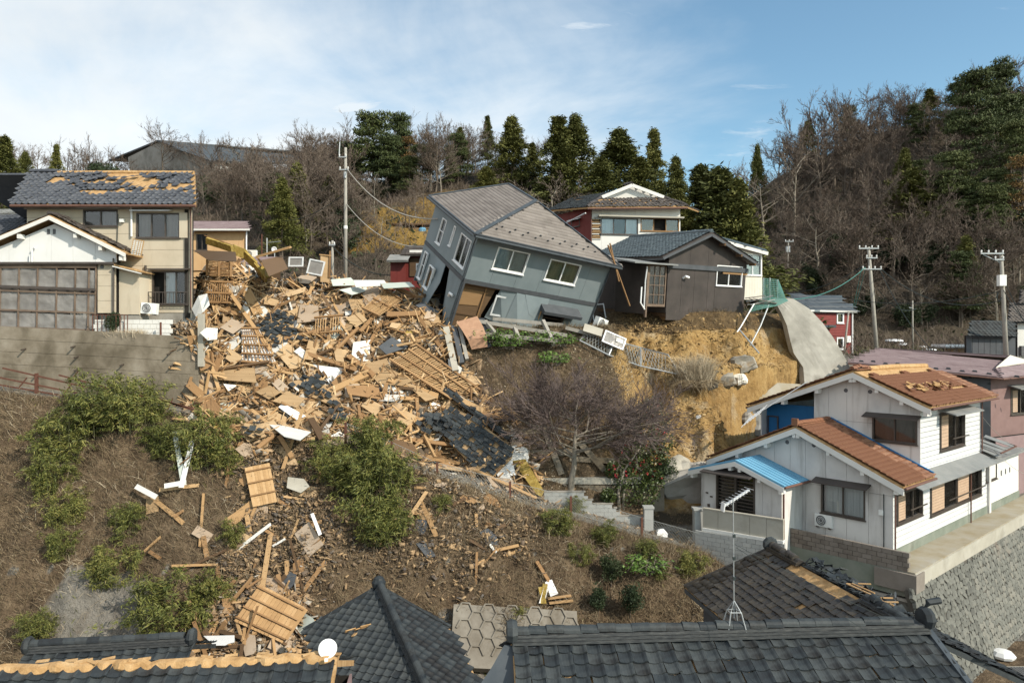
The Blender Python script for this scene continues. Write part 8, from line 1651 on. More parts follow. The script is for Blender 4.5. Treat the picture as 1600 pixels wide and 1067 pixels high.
# ------------------------------------------------------------------ trees and plants
def leaf_quads(c, d, L_, W_, rg, droop=0):
 """Diamond leaves: centre, long axis, length, width -> vertex and face arrays."""
 n = len(c); d = d / np.linalg.norm(d, axis=1)[:, None]; s = np.cross(d, rg.normal(0, 1, (n, 3))); s /= np.linalg.norm(s, axis=1)[:, None] + 1e-9
 L_ = np.broadcast_to(L_, (n,))[:, None]; W_ = np.broadcast_to(W_, (n,))[:, None]
 V = np.stack([c - d * L_ * .5, c + s * W_ * .5 - d * L_ * .08, c + d * L_ * .5 + np.array((0, 0, -droop)) * L_, c - s * W_ * .5 - d * L_ * .08], 1)
 return V.reshape(-1, 3), np.arange(n * 4).reshape(n, 4)
def bare_tree(seed, h=9.0, spread=.55, trunk_h=.3, n1=9, n2=6, n3=6, n4=5, r0=.16, tw=.016, up=.35, wide=1.0, tall=.115):
 r = random.Random(seed); tm = MB(); pts = [Vector((0, 0, -.4))]; x = Vector((0, 0, 0))
 for k in range(6): x = x + Vector((r.gauss(0, .08 * h / 9), r.gauss(0, .08 * h / 9), h * tall)); pts.append(x.copy())
 tm.tube(pts, r0, 7, r0 * .25, False); TV = [];
 def bez(p, d, L_, b):
  o = [p]; q = p.copy(); dd = d.copy()
  for k in range(3): q = q + dd * L_ / 3; o.append(q.copy()); dd = (dd + Vector((r.gauss(0, b), r.gauss(0, b), r.gauss(.08, b)))).normalized()
  return o, dd
 def on(pts, f):
  f = f * (len(pts) - 1); i = min(int(f), len(pts) - 2); return pts[i].lerp(pts[i + 1], f - i)
 def side(d, a):
  o = d.orthogonal().normalized(); o = Matrix.Rotation(r.uniform(0, 6.28), 3, d) @ o; v = (d * math.cos(a) + o * math.sin(a)); v.z += up * .35; return v.normalized()
 def ribbon(pts, w0):
  for k in range(len(pts) - 1):
   p, q = pts[k], pts[k + 1]; d = (q - p); s = d.cross(Vector((r.gauss(0, 1), r.gauss(0, 1), r.gauss(0, 1)))).normalized(); wa, wb = w0 * (1 - .28 * k), w0 * (1 - .28 * (k + 1)); TV.append((p - s * wa, p + s * wa, q + s * wb, q - s * wb))
 for i in range(n1):
  f = trunk_h + (1 - trunk_h) * (i + r.random()) / n1; p = on(pts, f); d = Vector((r.gauss(0, 1), r.gauss(0, 1), 0)).normalized() * wide; d.z = up + r.random() * .8 * f; d.normalize(); L1 = h * spread * (1.0 - .38 * f) * r.uniform(.7, 1.15)
  b1, _ = bez(p, d, L1, .16); tm.tube(b1, r0 * .42 * (1.1 - .6 * f), 5, tw, False)
  for j in range(n2):
   g_ = .25 + .75 * (j + r.random()) / n2; p2 = on(b1, g_); d2 = side((b1[-1] - b1[0]).normalized(), r.uniform(.4, .9)); L2 = L1 * .5 * r.uniform(.6, 1.1); b2, _ = bez(p2, d2, L2, .18); ribbon(b2, tw * 1.9)
   for k in range(n3):
    g3 = .2 + .8 * (k + r.random()) / n3; p3 = on(b2, g3); d3 = side((b2[-1] - b2[0]).normalized(), r.uniform(.3, .8)); L3 = L2 * .55 * r.uniform(.6, 1.1); b3, _ = bez(p3, d3, L3, .2); ribbon(b3, tw * 1.1)
    for m in range(n4):
     p4 = on(b3, .2 + .8 * r.random()); d4 = side((b3[-1] - b3[0]).normalized(), r.uniform(.3, .7)); ribbon([p4, p4 + d4 * L3 * .5 * r.uniform(.5, 1.2)], tw * .75)
 V = np.array([[tuple(p) for p in q] for q in TV]).reshape(-1, 3); return tm, V, np.arange(len(V)).reshape(-1, 4)
def conifer(seed, h=12., R=2.2, n=2600, kind='cedar'):
 rg = np.random.default_rng(seed); tm = MB().tube([(0, 0, -.5), (rg.normal(0, .1), 0, h * .5), (0, 0, h * .97)], .17, 7, .03, False)
 if kind == 'cedar':
  nb = 170; hz = (.10 + .9 * rg.random(nb) ** .85) * h; az = rg.uniform(0, 6.283, nb); rad = R * (1 - hz / h * .97) ** .95 * 1.2 * (.7 + .5 * rg.random(nb)); lob = 1 + .25 * np.sin(az * 3 + hz * 1.3) + .14 * np.sin(hz * 2.1 + seed)
  rad *= lob
  q = rg.integers(0, nb, n); t = rg.random(n) ** .55; c = np.stack([np.cos(az[q]) * rad[q] * t, np.sin(az[q]) * rad[q] * t, hz[q] - .18 * rad[q] * t ** 2 * 1.4 + .25 * t], 1) + rg.normal(0, .13 * R / 2.2, (n, 3))
  d = np.stack([np.cos(az[q]), np.sin(az[q]), rg.normal(.15, .5, n)], 1) + rg.normal(0, .45, (n, 3)); Lf, Wf = h * .031 * rg.uniform(.6, 1.3, n), h * .011 * rg.uniform(.7, 1.3, n)
 else:
  nb = 74; hz = (.16 + .84 * rg.random(nb)) * h; az = rg.uniform(0, 6.283, nb); rad = R * (1 - .7 * (hz / h - .16)) * (.35 + .75 * rg.random(nb))
  for k in range(nb): tm.tube([(0, 0, hz[k] - .5), (math.cos(az[k]) * rad[k] * .9, math.sin(az[k]) * rad[k] * .9, hz[k])], .05, 4, .015, False)
  q = rg.integers(0, nb, n); a2 = rg.uniform(0, 6.283, n); r2 = np.sqrt(rg.random(n)) * R * .34
  c = np.stack([np.cos(az[q]) * rad[q] * .8 + np.cos(a2) * r2, np.sin(az[q]) * rad[q] * .8 + np.sin(a2) * r2, hz[q] + .12 * h * (.08 * rg.normal(0, 1, n)) + .12], 1); d = rg.normal(0, 1, (n, 3)) + np.array((0, 0, .6)); Lf, Wf = h * .034 * rg.uniform(.6, 1.3, n), h * .011 * rg.uniform(.7, 1.2, n)
 V, Fc = leaf_quads(c, d, Lf, Wf, rg); return tm, V, Fc
def broadleaf(seed, h=6., R=2.4, n=2600, leaf=.3):
 rg = np.random.default_rng(seed); tm = MB().tube([(0, 0, -.4), (.1, 0, h * .35), (0, .1, h * .7)], .13, 6, .04, False); nb = 26
 bc = rg.normal(0, 1, (nb, 3)); bc /= np.linalg.norm(bc, axis=1)[:, None]; bc *= (rg.random(nb) ** .4)[:, None] * np.array((R * .8, R * .8, h * .36)); bc[:, 2] += h * .58; br = R * .38 * rg.uniform(.6, 1.3, nb)
 for b in bc[:10]: tm.tube([(0, 0, h * .35), tuple(b * .5 + np.array((0, 0, h * .2))), tuple(b)], .05, 4, .015, False)
 q = rg.integers(0, nb, n); v = rg.normal(0, 1, (n, 3)); v /= np.linalg.norm(v, axis=1)[:, None]; c = bc[q] + v * (br[q] * rg.uniform(.75, 1.1, n))[:, None]; d = rg.normal(0, 1, (n, 3)) + np.array((0, 0, -.3))
 V, Fc = leaf_quads(c, d, leaf * rg.uniform(.6, 1.3, n), leaf * .55, rg); return tm, V, Fc
def bamboo(seed, R=1.4, H=2.4, n=6800, leaf=.2, wl=.036):
 rg = np.random.default_rng(seed); st = MB(); ns = 30; nodes = []
 for k in range(ns):
  a, rr = rg.uniform(0, 6.28), R * .62 * math.sqrt(rg.random()); b = np.array((math.cos(a) * rr, math.sin(a) * rr * .8, -.2)); hh = H * (.35 + .65 * rg.random() ** .7) * (1.1 - .35 * rr / R); lean = rg.normal(0, .25, 2) + np.array((math.cos(a), math.sin(a))) * .22 * R
  t = np.array((b[0] + lean[0], b[1] + lean[1] - .12, hh)); m = b + (t - b) * .6 + np.array((0, 0, .14 * hh)); st.tube([tuple(b), tuple(m), tuple(t)], .016, 4, .005, False)
  for j in range(rg.integers(5, 10)):
   f = .06 + .94 * rg.random(); p = (1 - f) ** 2 * b + 2 * f * (1 - f) * m + f * f * t; e = p + rg.normal(0, .22, 3) * (1.3, 1.3, .7); st.tube([tuple(p), tuple(e)], .007, 3, .003, False); nodes.append((p, e))
 q = rg.integers(0, len(nodes), n); f = rg.random(n)[:, None] ** .6; A_, E_ = (np.array([x[i] for x in nodes])[q] for i in range(2)); c = A_ + (E_ - A_) * f * 1.15 + rg.normal(0, .085, (n, 3)); c[:, 2] = np.maximum(c[:, 2], .02)
 d = (E_ - A_) * 1.2 + rg.normal(0, .35, (n, 3)); d[:, 2] -= .3 * rg.random(n); V, Fc = leaf_quads(c, d, leaf * rg.uniform(.6, 1.3, n), wl * rg.uniform(.7, 1.4, n), rg, .12); return st, V, Fc
KIT = {}
def kit(key, data, trunk_m, leaf_m, crown='crown', trunk='trunk'):
 tm, V, Fc = data; KIT[key] = (tm.mesh(trunk, MT[trunk_m], True), np_mesh(crown, V, Fc, MT[leaf_m]), trunk, crown)
for k in range(5): kit(f'bare{k}', bare_tree(300 + k, 9, .44 + .05 * (k % 3), .25 + .08 * (k % 2), 12, 7, 6, 5, .15, .018, .55), 'bark', 'twig')
for k in range(2): kit(f'pale{k}', bare_tree(320 + k, 9, .5, .25, 10, 6, 5, 4, .16, .022), 'bark_pale', 'twig_pale')
for k in range(3): kit(f'cedar{k}', conifer(330 + k, 12, 3.0 + .4 * k, 15000), 'bark', 'leaf_cedar')
for k in range(2): kit(f'pine{k}', conifer(340 + k, 11, 2.9 + .5 * k, 11000, 'pine'), 'bark', 'leaf_pine')
for k in range(2): kit(f'darkbush{k}', broadleaf(350 + k, 6, 2.5, 3000, .34), 'bark', 'leaf_dark')
kit('rustbush0', conifer(360, 9, 1.9, 2600, 'pine'), 'bark', 'leaf_rust')
for k in range(5): kit(f'bamboo{k}', bamboo(370 + k), 'bark_green', 'leaf_bamboo', 'leaves', 'stems')
kit('weed0', bamboo(380, .8, .55, 900, .16, .07), 'bark_pale', 'leaf_bright', 'leaves', 'stems')
KH = dict(bare=9., pale=9., cedar=12., pine=11., darkbush=6., rustbush=9., bamboo=2.4, weed=.55)
TR = random.Random(77)
def plant(key, loc, h, label, cat, group, name, wide=1.0):
 base = key.rstrip('0123456789'); s = h / KH[base]; tm, cm, tn, cn = KIT[key]
 t = link(name, None); t.matrix_world = Matrix.Translation(loc) @ Matrix.Rotation(TR.uniform(0, 6.28), 4, 'Z') @ Matrix.Diagonal((s * wide, s * wide, s, 1)); t.empty_display_size = .3
 link(tn, tm, t); link(cn, cm, t); return tag(t, label, cat, group)
def tree_px(kind, px, ytop, Y, label, group, wide=1.0, name=None, cat='tree', hmin=4):
 X = (px - 800) / F * Y; zb = g(X, Y); h = max(hmin, (533.5 - ytop) / F * Y - zb); n = {'cedar': 3, 'pine': 2, 'bare': 5, 'pale': 2, 'darkbush': 2, 'rustbush': 1}[kind]
 nm = name or {'cedar': 'cedar_tree', 'pine': 'pine_tree', 'bare': 'bare_tree', 'pale': 'bare_tree', 'darkbush': 'evergreen_bush', 'rustbush': 'rusty_conifer'}[kind]
 plant(f'{kind}{TR.randrange(n)}', (X, Y, zb), h, label, cat, group, nm, wide * (max(.75, 11 / h) if kind in ('bare', 'pale') and h > 11 else 1))
MARKS = [(20, 'at the left frame edge'), (120, 'above the beige roof left half'), (230, 'above the beige roof right half'), (330, 'above the orange house'), (410, 'below the warehouse wall'), (470, 'left of the tall pole'), (540, 'near the tall pole'), (600, 'left of the pergola'), (660, 'above the pergola'), (720, 'over the leaning roof left end'), (790, 'over the leaning roof ridge'), (860, 'left of the maroon house'), (950, 'over the maroon house left half'), (1040, 'over the maroon house right half'), (1130, 'over the cream house'), (1210, 'right of the cream house'), (1280, 'over the small red house'), (1340, 'left of the leaning pole'), (1400, 'right of the leaning pole'), (1450, 'between the two right poles'), (1510, 'left of the right pole'), (1600, 'right of the right pole')]
def spot(px, py): return min(MARKS, key=lambda m: abs(m[0] - px))[1] + (', high up' if py < 270 else ', halfway up' if py < 360 else ', low down')
GC, GP, GB = 'cedars behind the houses', 'pines on the middle hill', 'leafless trees on the skyline'
for px, yt, Y, w_, lab in [(800, 187, 92, 1.25, 'tall dark cedar directly behind the leaning house roof'), (762, 183, 104, .8, 'slim cedar left of the tall dark cedar behind the leaning house'), (873, 186, 88, 1.3, 'left one of the twin tall cedars above the red and white house'), (898, 186, 90, 1.1, 'right one of the twin tall cedars above the red and white house'), (832, 225, 96, 1.2, 'lower broad cedar between the tall cedar and the twins'),
       (968, 208, 92, 1.5, 'dark ragged cedar standing against the sky gap'), (1022, 206, 98, .75, 'thin open crowned cedar against the sky gap'), (1000, 248, 84, 1.6, 'broad low cedar under the thin open crowned cedar'), (1056, 250, 82, .9, 'small pointed cedar right of the sky gap cedars'), (1094, 262, 72, 1.5, 'olive green cedar behind the cream house, left of two'), (1124, 272, 70, 1.5, 'olive green cedar behind the cream house, right of two'), (1152, 288, 68, 1.1, 'narrow green cedar at the edge of the dark wood'), (1060, 300, 70, 1.6, 'bushy cedar right behind the red and white house roof'), (760, 262, 86, 1.6, 'olive broad cedar just above the leaning house ridge'),
       (8, 216, 78, 1.3, 'dark conifer at the left frame edge'), (88, 228, 92, .7, 'narrow dark conifer above the beige house roof'), (40, 240, 88, 1.0, 'low dark conifer left of the beige house roof'), (1425, 268, 92, 1.6, 'olive cedar in the middle of the dark right hill'), (1183, 232, 118, .5, 'small topped conifer on the skyline at the left end of the right hill'), (1452, 142, 120, 1.3, 'dark conifer on the skyline of the right hill'), (940, 250, 84, 1.5, 'shaded cedar left of the ragged cedar')]: tree_px('cedar', px, yt, Y, lab, GC, w_ * (1.15 if Y > 78 else 1.0))
for px, yt, Y, w_, lab in [(582, 178, 98, 1.15, 'tall green pine on the middle hill above the utility pole'), (660, 228, 94, 1.4, 'green pine right of the tall pine on the middle hill'), (626, 180, 102, .9, 'thin pine behind the tall green pine'), (548, 226, 100, 1.2, 'pine left of the tall pine, just right of the utility pole'), (606, 214, 96, 1.2, 'broad dark pine between the tall pine and the thin pine'), (640, 246, 92, 1.3, 'low pine below the thin pine on the middle hill'), (705, 262, 92, 1.2, 'low green pine near the leaning house ridge'), (1520, 118, 100, .95, 'tall layered pine on the right hill'), (1562, 100, 108, .85, 'dark pine at the top of the right hill near the frame edge'), (1492, 240, 90, 1.1, 'wide layered pine low on the right hill'), (1590, 190, 94, .9, 'pine cut by the right frame edge')]: tree_px('pine', px, yt, Y, lab, GP, w_)
for px, yt, Y, lab in [(640, 215, 100, 'rusty brown conifer between the pines on the middle hill'), (1598, 245, 86, 'rusty brown conifer at the right frame edge')]: tree_px('rustbush', px, yt, Y, lab, 'rusty conifers', 1.2)
for px, yt, Y in [(1215, 205, 124), (1243, 172, 122), (1272, 152, 120), (1303, 140, 118), (1335, 136, 118), (1368, 138, 120), (1398, 150, 120), (1425, 156, 122), (1480, 140, 118), (1545, 96, 118), (1580, 92, 120), (1600, 100, 116), (1325, 170, 112), (1360, 175, 112), (1282, 190, 112)]: tree_px('bare', px, yt, Y, 'tall leafless tree on the right hill skyline ' + spot(px, 450)[:-10], 'tall leafless trees on the right skyline', 1.25)
for px, yt, Y in [(1150, 255, 118), (1165, 262, 112), (1195, 250, 112), (1240, 210, 108)]: tree_px('pale', px, yt, Y, 'pale leafless tree at the left end of the right hill ' + spot(px, 450)[:-10], 'pale leafless trees at the left end of the right hill', 1.2)
for px, yt, Y in [(452, 212, 108), (470, 205, 108), (488, 200, 106), (505, 197, 108), (525, 195, 106), (548, 192, 108), (650, 188, 112), (685, 192, 110), (700, 186, 110), (720, 188, 112), (738, 190, 112), (612, 185, 114), (776, 200, 114), (850, 215, 112), (930, 262, 110), (500, 225, 100), (470, 232, 98), (535, 222, 100)]: tree_px('bare', px, yt, Y, 'leafless tree on the middle hill skyline ' + spot(px, 450)[:-10], 'leafless trees on the middle skyline')
for px, yt, Y in [(30, 222, 130), (60, 218, 134), (105, 226, 132), (130, 222, 132), (152, 228, 130), (178, 234, 128), (205, 246, 120), (425, 250, 108)]: tree_px('bare', px, yt, Y, 'leafless tree on the far left skyline ' + spot(px, 450)[:-10], 'leafless trees on the left skyline')
def wood(n, poly, kinds, wts, hs, lab, grp, seed, wide=1.1):
 r = random.Random(seed)
 for i in range(n):
  px, py = rand_in(poly, r); h = hit(px, py)
  if h is None or h.y < 56: continue
  k = r.choices(kinds, wts)[0]; cnt = {'cedar': 3, 'pine': 2, 'bare': 5, 'pale': 2, 'darkbush': 2, 'rustbush': 1}[k]; hh = r.uniform(*hs) * (.55 if k == 'darkbush' else 1)
  wd = {'cedar': 'dark green conifer', 'pine': 'green pine', 'bare': 'leafless brown tree', 'pale': 'leafless pale tree', 'darkbush': 'dark evergreen bush', 'rustbush': 'rusty conifer'}[k]
  sz = 'tall ' if hh > hs[0] + .72 * (hs[1] - hs[0]) else 'small ' if hh < hs[0] + .3 * (hs[1] - hs[0]) else ''
  plant(f'{k}{r.randrange(cnt)}', h, hh, f'{sz}{wd} {lab} {spot(px, py)}', 'bush' if k == 'darkbush' else 'tree', f'{wd}s {grp}'.replace('bushs', 'bushes'), {'cedar': 'cedar_tree', 'pine': 'pine_tree', 'bare': 'bare_tree', 'pale': 'bare_tree', 'darkbush': 'evergreen_bush', 'rustbush': 'rusty_conifer'}[k], wide)
wood(120, [(1190, 300), (1260, 220), (1420, 200), (1600, 160), (1600, 500), (1480, 520), (1350, 480), (1260, 430), (1200, 400)], ('bare', 'pale', 'darkbush', 'cedar', 'pine'), (.56, .08, .2, .06, .10), (6, 10), 'on the right hill', 'in the dark wood on the right hill', 1)
wood(26, [(1230, 420), (1330, 470), (1500, 500), (1600, 460), (1600, 520), (1380, 520), (1240, 470)], ('bare', 'pale', 'darkbush'), (.4, .25, .35), (3.5, 6), 'at the right hill foot', 'at the foot of the right hill', 2)
wood(105, [(310, 305), (430, 300), (460, 258), (560, 262), (760, 270), (760, 300), (560, 305), (545, 410), (440, 410), (400, 350), (310, 345)], ('bare', 'pale', 'darkbush', 'cedar', 'pine'), (.72, .10, .11, .03, .04), (5, 8.5), 'on the brown slope', 'on the brown slope behind the rubble', 3)
wood(12, [(560, 300), (690, 305), (650, 420), (550, 430)], ('bare', 'pale'), (.7, .3), (3, 5), 'by the yellow slope', 'by the yellow slope', 4)
wood(18, [(780, 290), (930, 270), (1130, 300), (1160, 340), (900, 320)], ('bare', 'pale', 'darkbush', 'cedar'), (.4, .2, .2, .2), (5, 8), 'behind the houses', 'behind the red and white house', 5)
wood(16, [(0, 250), (200, 250), (300, 262), (300, 300), (0, 320)], ('bare', 'darkbush', 'cedar'), (.6, .2, .2), (6, 9), 'far back', 'behind the beige house', 6)
tree_px('pale', 862, 268, 70, 'pale cherry-like leafless tree just above the leaning house ridge', None, 1.5)
for i, (px, py, lab) in enumerate(((1440, 505, 'pale crooked leafless tree at the road bank, left of two'), (1500, 500, 'pale crooked leafless tree at the road bank, right of two'))): h = hit(px, py); plant('pale%d' % i, h, 5.5, lab, 'tree', 'crooked pale trees by the road', 'bare_tree', 1.5)
# the purple-grey maple and the camellia below the leaning house
def maple():
 b = at(893, 772, 35.75); tm, V, Fc = bare_tree(412, 4.6, .98, .42, 20, 10, 9, 8, .15, .011, .25, 1.25, .14); t = T('bare_maple', 'wide spreading leafless purple-brown maple tree behind the stepped block wall', 'tree', Matrix.Translation(b) @ Matrix.Diagonal((1.22, .85, 1.06, 1)))
 P('trunk', tm, MT['bark_pale'], t, smooth=True); link('crown', np_mesh('crown', V, Fc, MT['twig_purple']), t)
maple()
def camellia():
 b = at(968, 798, 35.6); rg = np.random.default_rng(5); t = T('camellia_bush', 'dark glossy evergreen bush with red flowers on a pale double trunk beside the gate', 'bush', Matrix.Translation(b)); q = lambda x, y, Y=36.1: np.array(tuple(at(x, y, Y) - b))
 P('trunk', MB().tube([(0, 0, -.3), tuple(q(966, 770, 35.7)), tuple(q(975, 735, 35.9))], .11, 7, .06).tube([(.2, .05, -.3), tuple(q(974, 770, 35.7)), tuple(q(985, 740, 36))], .09, 7, .05).tube([tuple(q(975, 735, 35.9)), tuple(q(1000, 700, 36.5)), tuple(q(1015, 650, 37))], .06, 6, .03), MT['bark_pale'], t, smooth=True)
 bl = [(1015, 640, 20, 38), (1030, 660, 18, 37.8), (1008, 665, 22, 37.5), (1035, 690, 20, 37.4), (1012, 695, 26, 37), (1025, 715, 22, 36.8), (990, 715, 22, 36.5), (1000, 740, 26, 36.3), (975, 745, 22, 36), (1018, 750, 20, 36), (985, 765, 24, 35.8), (1010, 772, 20, 35.7), (960, 735, 14, 36), (950, 775, 12, 35.6)]
 C, n = [], 520
 for x, y, r_, Y in bl:
  h_ = hit(x, y); Y = min(Y, h_.y - .35) if h_ else Y
  v = rg.normal(0, 1, (n, 3)); v /= np.linalg.norm(v, axis=1)[:, None]; C.append(q(x, y, Y) + v * (r_ / F * Y) * (rg.uniform(.45, 1.12, n) ** .7)[:, None])
 C = np.concatenate(C); V, Fc = leaf_quads(C, rg.normal(0, 1, C.shape) + np.array((0, -.2, -.5)), .15 * rg.uniform(.6, 1.3, len(C)), .085, rg); link('crown', np_mesh('crown', V, Fc, MT['leaf_camellia']), t)
 c2 = C[(C[:, 2] > 1.6)][::55] + np.array((0, -.1, 0)); V, Fc = leaf_quads(np.repeat(c2, 5, 0) + rg.normal(0, .04, (len(c2) * 5, 3)), rg.normal(0, 1, (len(c2) * 5, 3)), .1, .09, rg); o = link('flowers', np_mesh('flowers', V, Fc, MT['flower_red']), t); o['kind'] = 'stuff'
camellia()
def blades(name, centres, n_each, R, L0, L1, wd, m, seed, spread=.5, label=None, cat=None, up=1.0):
 rg = np.random.default_rng(seed); c = np.repeat(np.array(centres), n_each, 0); n = len(c); c = c + rg.normal(0, R, (n, 3)) * (1, 1, .05); d = rg.normal(0, spread, (n, 3)); d[:, 2] = up; d /= np.linalg.norm(d, axis=1)[:, None]; L_ = rg.uniform(L0, L1, n)[:, None]
 s = np.cross(d, rg.normal(0, 1, (n, 3))); s /= np.linalg.norm(s, axis=1)[:, None]; m_ = c + d * L_ * .6; e = c + d * L_ + np.array((0, 0, -.18)) * L_ + rg.normal(0, .08, (n, 3)) * L_
 V = np.stack([c - s * wd, c + s * wd, m_ + s * wd * .8, m_ - s * wd * .8, e], 1).reshape(-1, 3); k = np.arange(n)[:, None] * 5; Fc = np.concatenate([np.concatenate([k, k + 1, k + 2], 1), np.concatenate([k, k + 2, k + 3], 1), np.concatenate([k + 3, k + 2, k + 4], 1)]); return np_mesh(name, V, Fc, MT[m])
h = hit(1085, 600) + Vector((0, -.2, .0)); t = T('dry_reed_clump', 'big dry straw-coloured reed clump slid down on the brown landslide', 'reeds', Matrix.Translation(h)); link('stems', blades('stems', [(0, 0, -.1)], 2600, .42, 1.0, 2.5, .009, 'straw', 5, .36), t); link('stems', blades('stems', [(0, -.3, .3)], 900, .5, .6, 1.5, .009, 'brush', 6, .9, up=-.3), t)
# bamboo and bushes on the bank
BG = 'bamboo clumps on the bank'
for px, py, r_, lab in [(150, 668, 60, 'dark green bamboo clump right below the rusty railing on the left'), (205, 665, 55, 'bamboo clump below the right end of the concrete wall'), (100, 712, 52, 'bamboo clump at the upper left of the bank'), (80, 765, 42, 'bamboo clump left of the bare brush, second row'), (98, 815, 36, 'yellowish bamboo clump in the left column, third down'), (90, 868, 32, 'lowest bamboo clump of the left column'), (245, 710, 40, 'small bamboo clump left of the white strips'), (318, 728, 55, 'bamboo clump where the two white strips stick up'), (335, 690, 36, 'bamboo sprigs at the lower left edge of the rubble'),
       (195, 835, 36, 'thin bamboo clump in the middle of the left bank'), (180, 910, 46, 'round bamboo clump above the bare earth on the left bank'), (262, 985, 66, 'broad bamboo clump behind the low black roof'), (335, 945, 32, 'bamboo sprigs left of the large planked panel'), (520, 750, 46, 'bamboo sprigs left of the tall bamboo'),
       (577, 715, 50, 'top of the tall bamboo clump in front of the rubble'), (558, 770, 54, 'left middle of the tall bamboo clump'), (598, 778, 56, 'right middle of the tall bamboo clump'), (582, 838, 56, 'lower front of the tall bamboo clump'), (612, 845, 46, 'lower right skirt of the tall bamboo clump'), (690, 800, 30, 'small bush on the bank below the chain link fence post'), (870, 832, 42, 'green bush below the fence left of the pale gully'), (905, 880, 34, 'bush beside the pale gully on the bank'), (945, 850, 34, 'low bush along the path edge right of the gully'), (1010, 875, 34, 'low bush on the bank below the gate pillar'), (1082, 898, 40, 'yellow green bush at the right end of the bank'),
       (812, 968, 22, 'tuft of green growing on the hexagon lattice'), (1030, 905, 26, 'small yellow bush on the right bank'), (60, 1000, 34, 'yellow green bush beside the low black roof on the left'), (900, 800, 26, 'small bush at the block wall foot'), (760, 1050, 22, 'green bush between the two front roofs'), (350, 735, 30, 'thin bamboo left of the small planked panel'), (365, 850, 26, 'thin bamboo on the littered bank')]:
 h = hit(px, py);
 if h is None: continue
 hh = r_ / F * h.y * (1.5 if px < 660 else 1.05); plant(f'bamboo{TR.randrange(5)}', h + Vector((0, .2, -.1)), hh, lab, 'bamboo' if 'amboo' in lab else 'bush', BG, 'bamboo_clump' if 'amboo' in lab else 'bank_bush', 1.15)
for px, py, r_, lab in [(955, 915, 36, 'dark narrow evergreen on the bank above the long roof'), (935, 962, 34, 'left part of the small broadleaf tree on the hexagon lattice edge'), (985, 965, 40, 'small broadleaf tree with pale stem behind the long ridge'), (1040, 770, 40, 'brownish round bush beside the gate pillar behind the camellia')]:
 h = hit(px, py); plant('darkbush%d' % TR.randrange(2), h, r_ / F * h.y * 1.45, lab, 'bush', 'dark evergreens on the bank', 'evergreen_bush', .9)
for px, py, lab in [(770, 530, 'bright green weeds under the leaning house, left tuft'), (800, 533, 'bright green weeds under the leaning house, second tuft'), (845, 532, 'bright green weeds under the leaning house, third tuft'), (868, 536, 'bright green weeds under the leaning house, right tuft'), (858, 565, 'small bright green weed on the brown slope'), (1000, 885, 'bright grass tuft on the right bank'), (790, 540, 'small weed tuft below the footing beams')]:
 h = hit(px, py); plant('weed0', h, .55, lab, 'weeds', 'green weeds', 'weed_tuft', 1.2)
h = hit(176, 524); plant('darkbush0', at(176, 526, 35.4), 1.35, 'small dark shrub between the rusty bars on the terrace', 'bush', None, 'evergreen_bush', .7)
t = T('dry_grass_tuft', 'yellow dry grass tuft at the foot of the white garden wall', 'grass', Matrix.Translation(at(200, 528, 35.3))); link('stems', blades('stems', [(-.5, 0, 0), (.1, 0, 0), (.5, 0, 0)], 260, .22, .3, .7, .008, 'straw', 15), t)
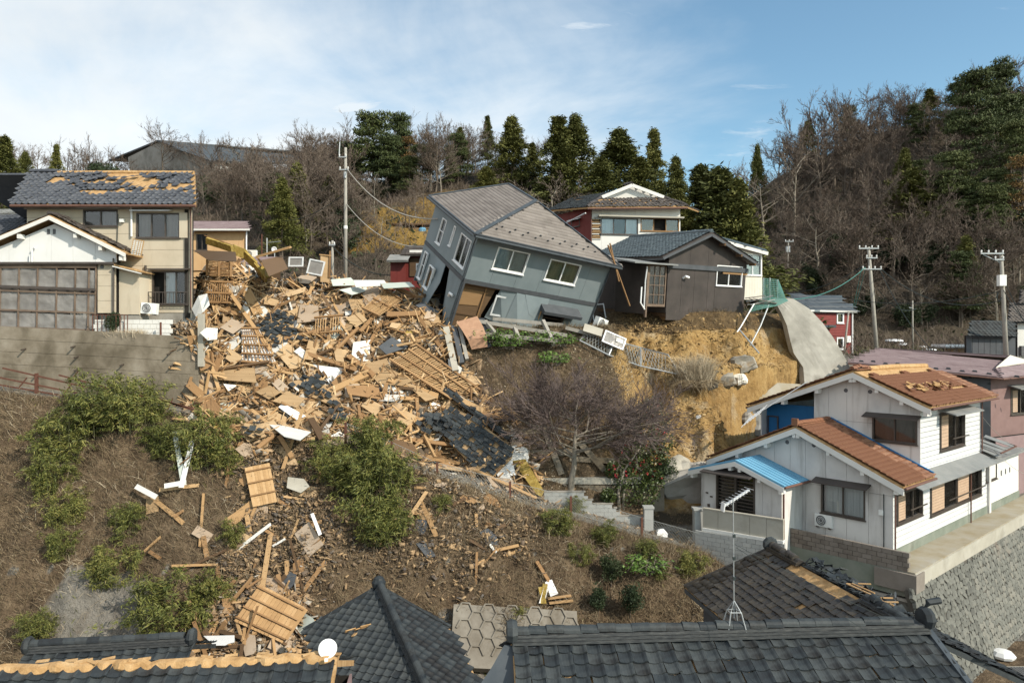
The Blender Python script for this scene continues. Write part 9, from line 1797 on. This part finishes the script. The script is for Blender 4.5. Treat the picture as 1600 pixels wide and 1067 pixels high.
# dry brush over the bank and slopes: a mass
def brush(name, n, x0, x1, y0, y1, L0, L1, wd, m, seed, keep, spread=.8):
 rg = np.random.default_rng(seed); X, Y = rg.uniform(x0, x1, n), rg.uniform(y0, y1, n); k = keep(X, Y, rg); X, Y = X[k], Y[k]; Z = G(X, Y) - .05
 me = blades(name, np.stack([X, Y, Z], 1), 1, .0, L0, L1, wd, m, seed + 1, spread); stuff(name, me)
pat = lambda X, Y, s, th: fbm(X * .45, Y * .45, s, 3) > th
brush('dry_undergrowth', 95000, -30, 14, 25.6, 33, .25, .75, .008, 'brush', 1, lambda X, Y, r: (pat(X, Y, 91, -.42)) & ~((X > -2.6) & (X < 3.0) & (Y < 27.6)) & ~((X > 11)) & ~((((X - BE.x) / 2.2) ** 2 + ((Y - BE.y) / .9) ** 2) < 1))
brush('dry_undergrowth', 3500, -3.2, 3.6, 25.6, 29, .15, .45, .008, 'brush', 23, lambda X, Y, r: pat(X * 2, Y * 2, 3, -.05))
brush('dry_leaf_litter', 34000, -30, 14, 25.6, 33, .06, .16, .035, 'brush', 3, lambda X, Y, r: ~((X > -3.2) & (X < 3.6) & (Y < 28.2)) & ~(X > 12) & ~((((X - BE.x) / 2.2) ** 2 + ((Y - BE.y) / .9) ** 2) < 1), 2.2)
brush('dry_straw', 16000, -30, 14, 25.6, 33, .3, .8, .007, 'straw', 5, lambda X, Y, r: pat(X, Y, 33, -.1) & ~(X > 11), .9)
brush('dry_undergrowth', 26000, -5, 6.8, 35.6, 41, .2, .6, .008, 'brush', 7, lambda X, Y, r: pat(X, Y, 17, -.5), .8)
brush('dry_leaf_litter', 16000, -5, 7.5, 35.6, 41, .06, .16, .035, 'straw', 9, lambda X, Y, r: pat(X, Y, 57, -.05), 2.2)
brush('slide_scrub', 9000, 4.8, 10.5, 35.6, 42.5, .2, .6, .009, 'brush', 27, lambda X, Y, r: fbm(X * .5, Y * .5, 37, 3) + (8.2 - X) * .13 > .05)
brush('green_grass', 5000, -30, 14, 25.6, 33, .15, .4, .012, 'leaf_bamboo', 11, lambda X, Y, r: pat(X, Y, 71, .30) & ~(X > 11), .8)
brush('hillside_undergrowth', 90000, -90, 120, 58, 138, .8, 3.0, .018, 'twig', 13, lambda X, Y, r: np.abs(X) < Y * .85, .7)
brush('hillside_leaves', 26000, -90, 120, 58, 140, .3, .7, .12, 'leaf_dark', 15, lambda X, Y, r: (np.abs(X) < Y * .85) & pat(X * .3, Y * .3, 5, -.05), 1.2)
brush('garden_grass', 3000, 8, 11.5, 33.0, 36, .1, .3, .012, 'brush', 17, lambda X, Y, r: pat(X, Y, 19, -.3), .8)
brush('roots_and_weeds', 2600, 6.5, 17, 44.5, 50, .2, .6, .012, 'brush', 19, lambda X, Y, r: (G(X, Y) > .8) & (G(X, Y) < 2.3), 1.0)
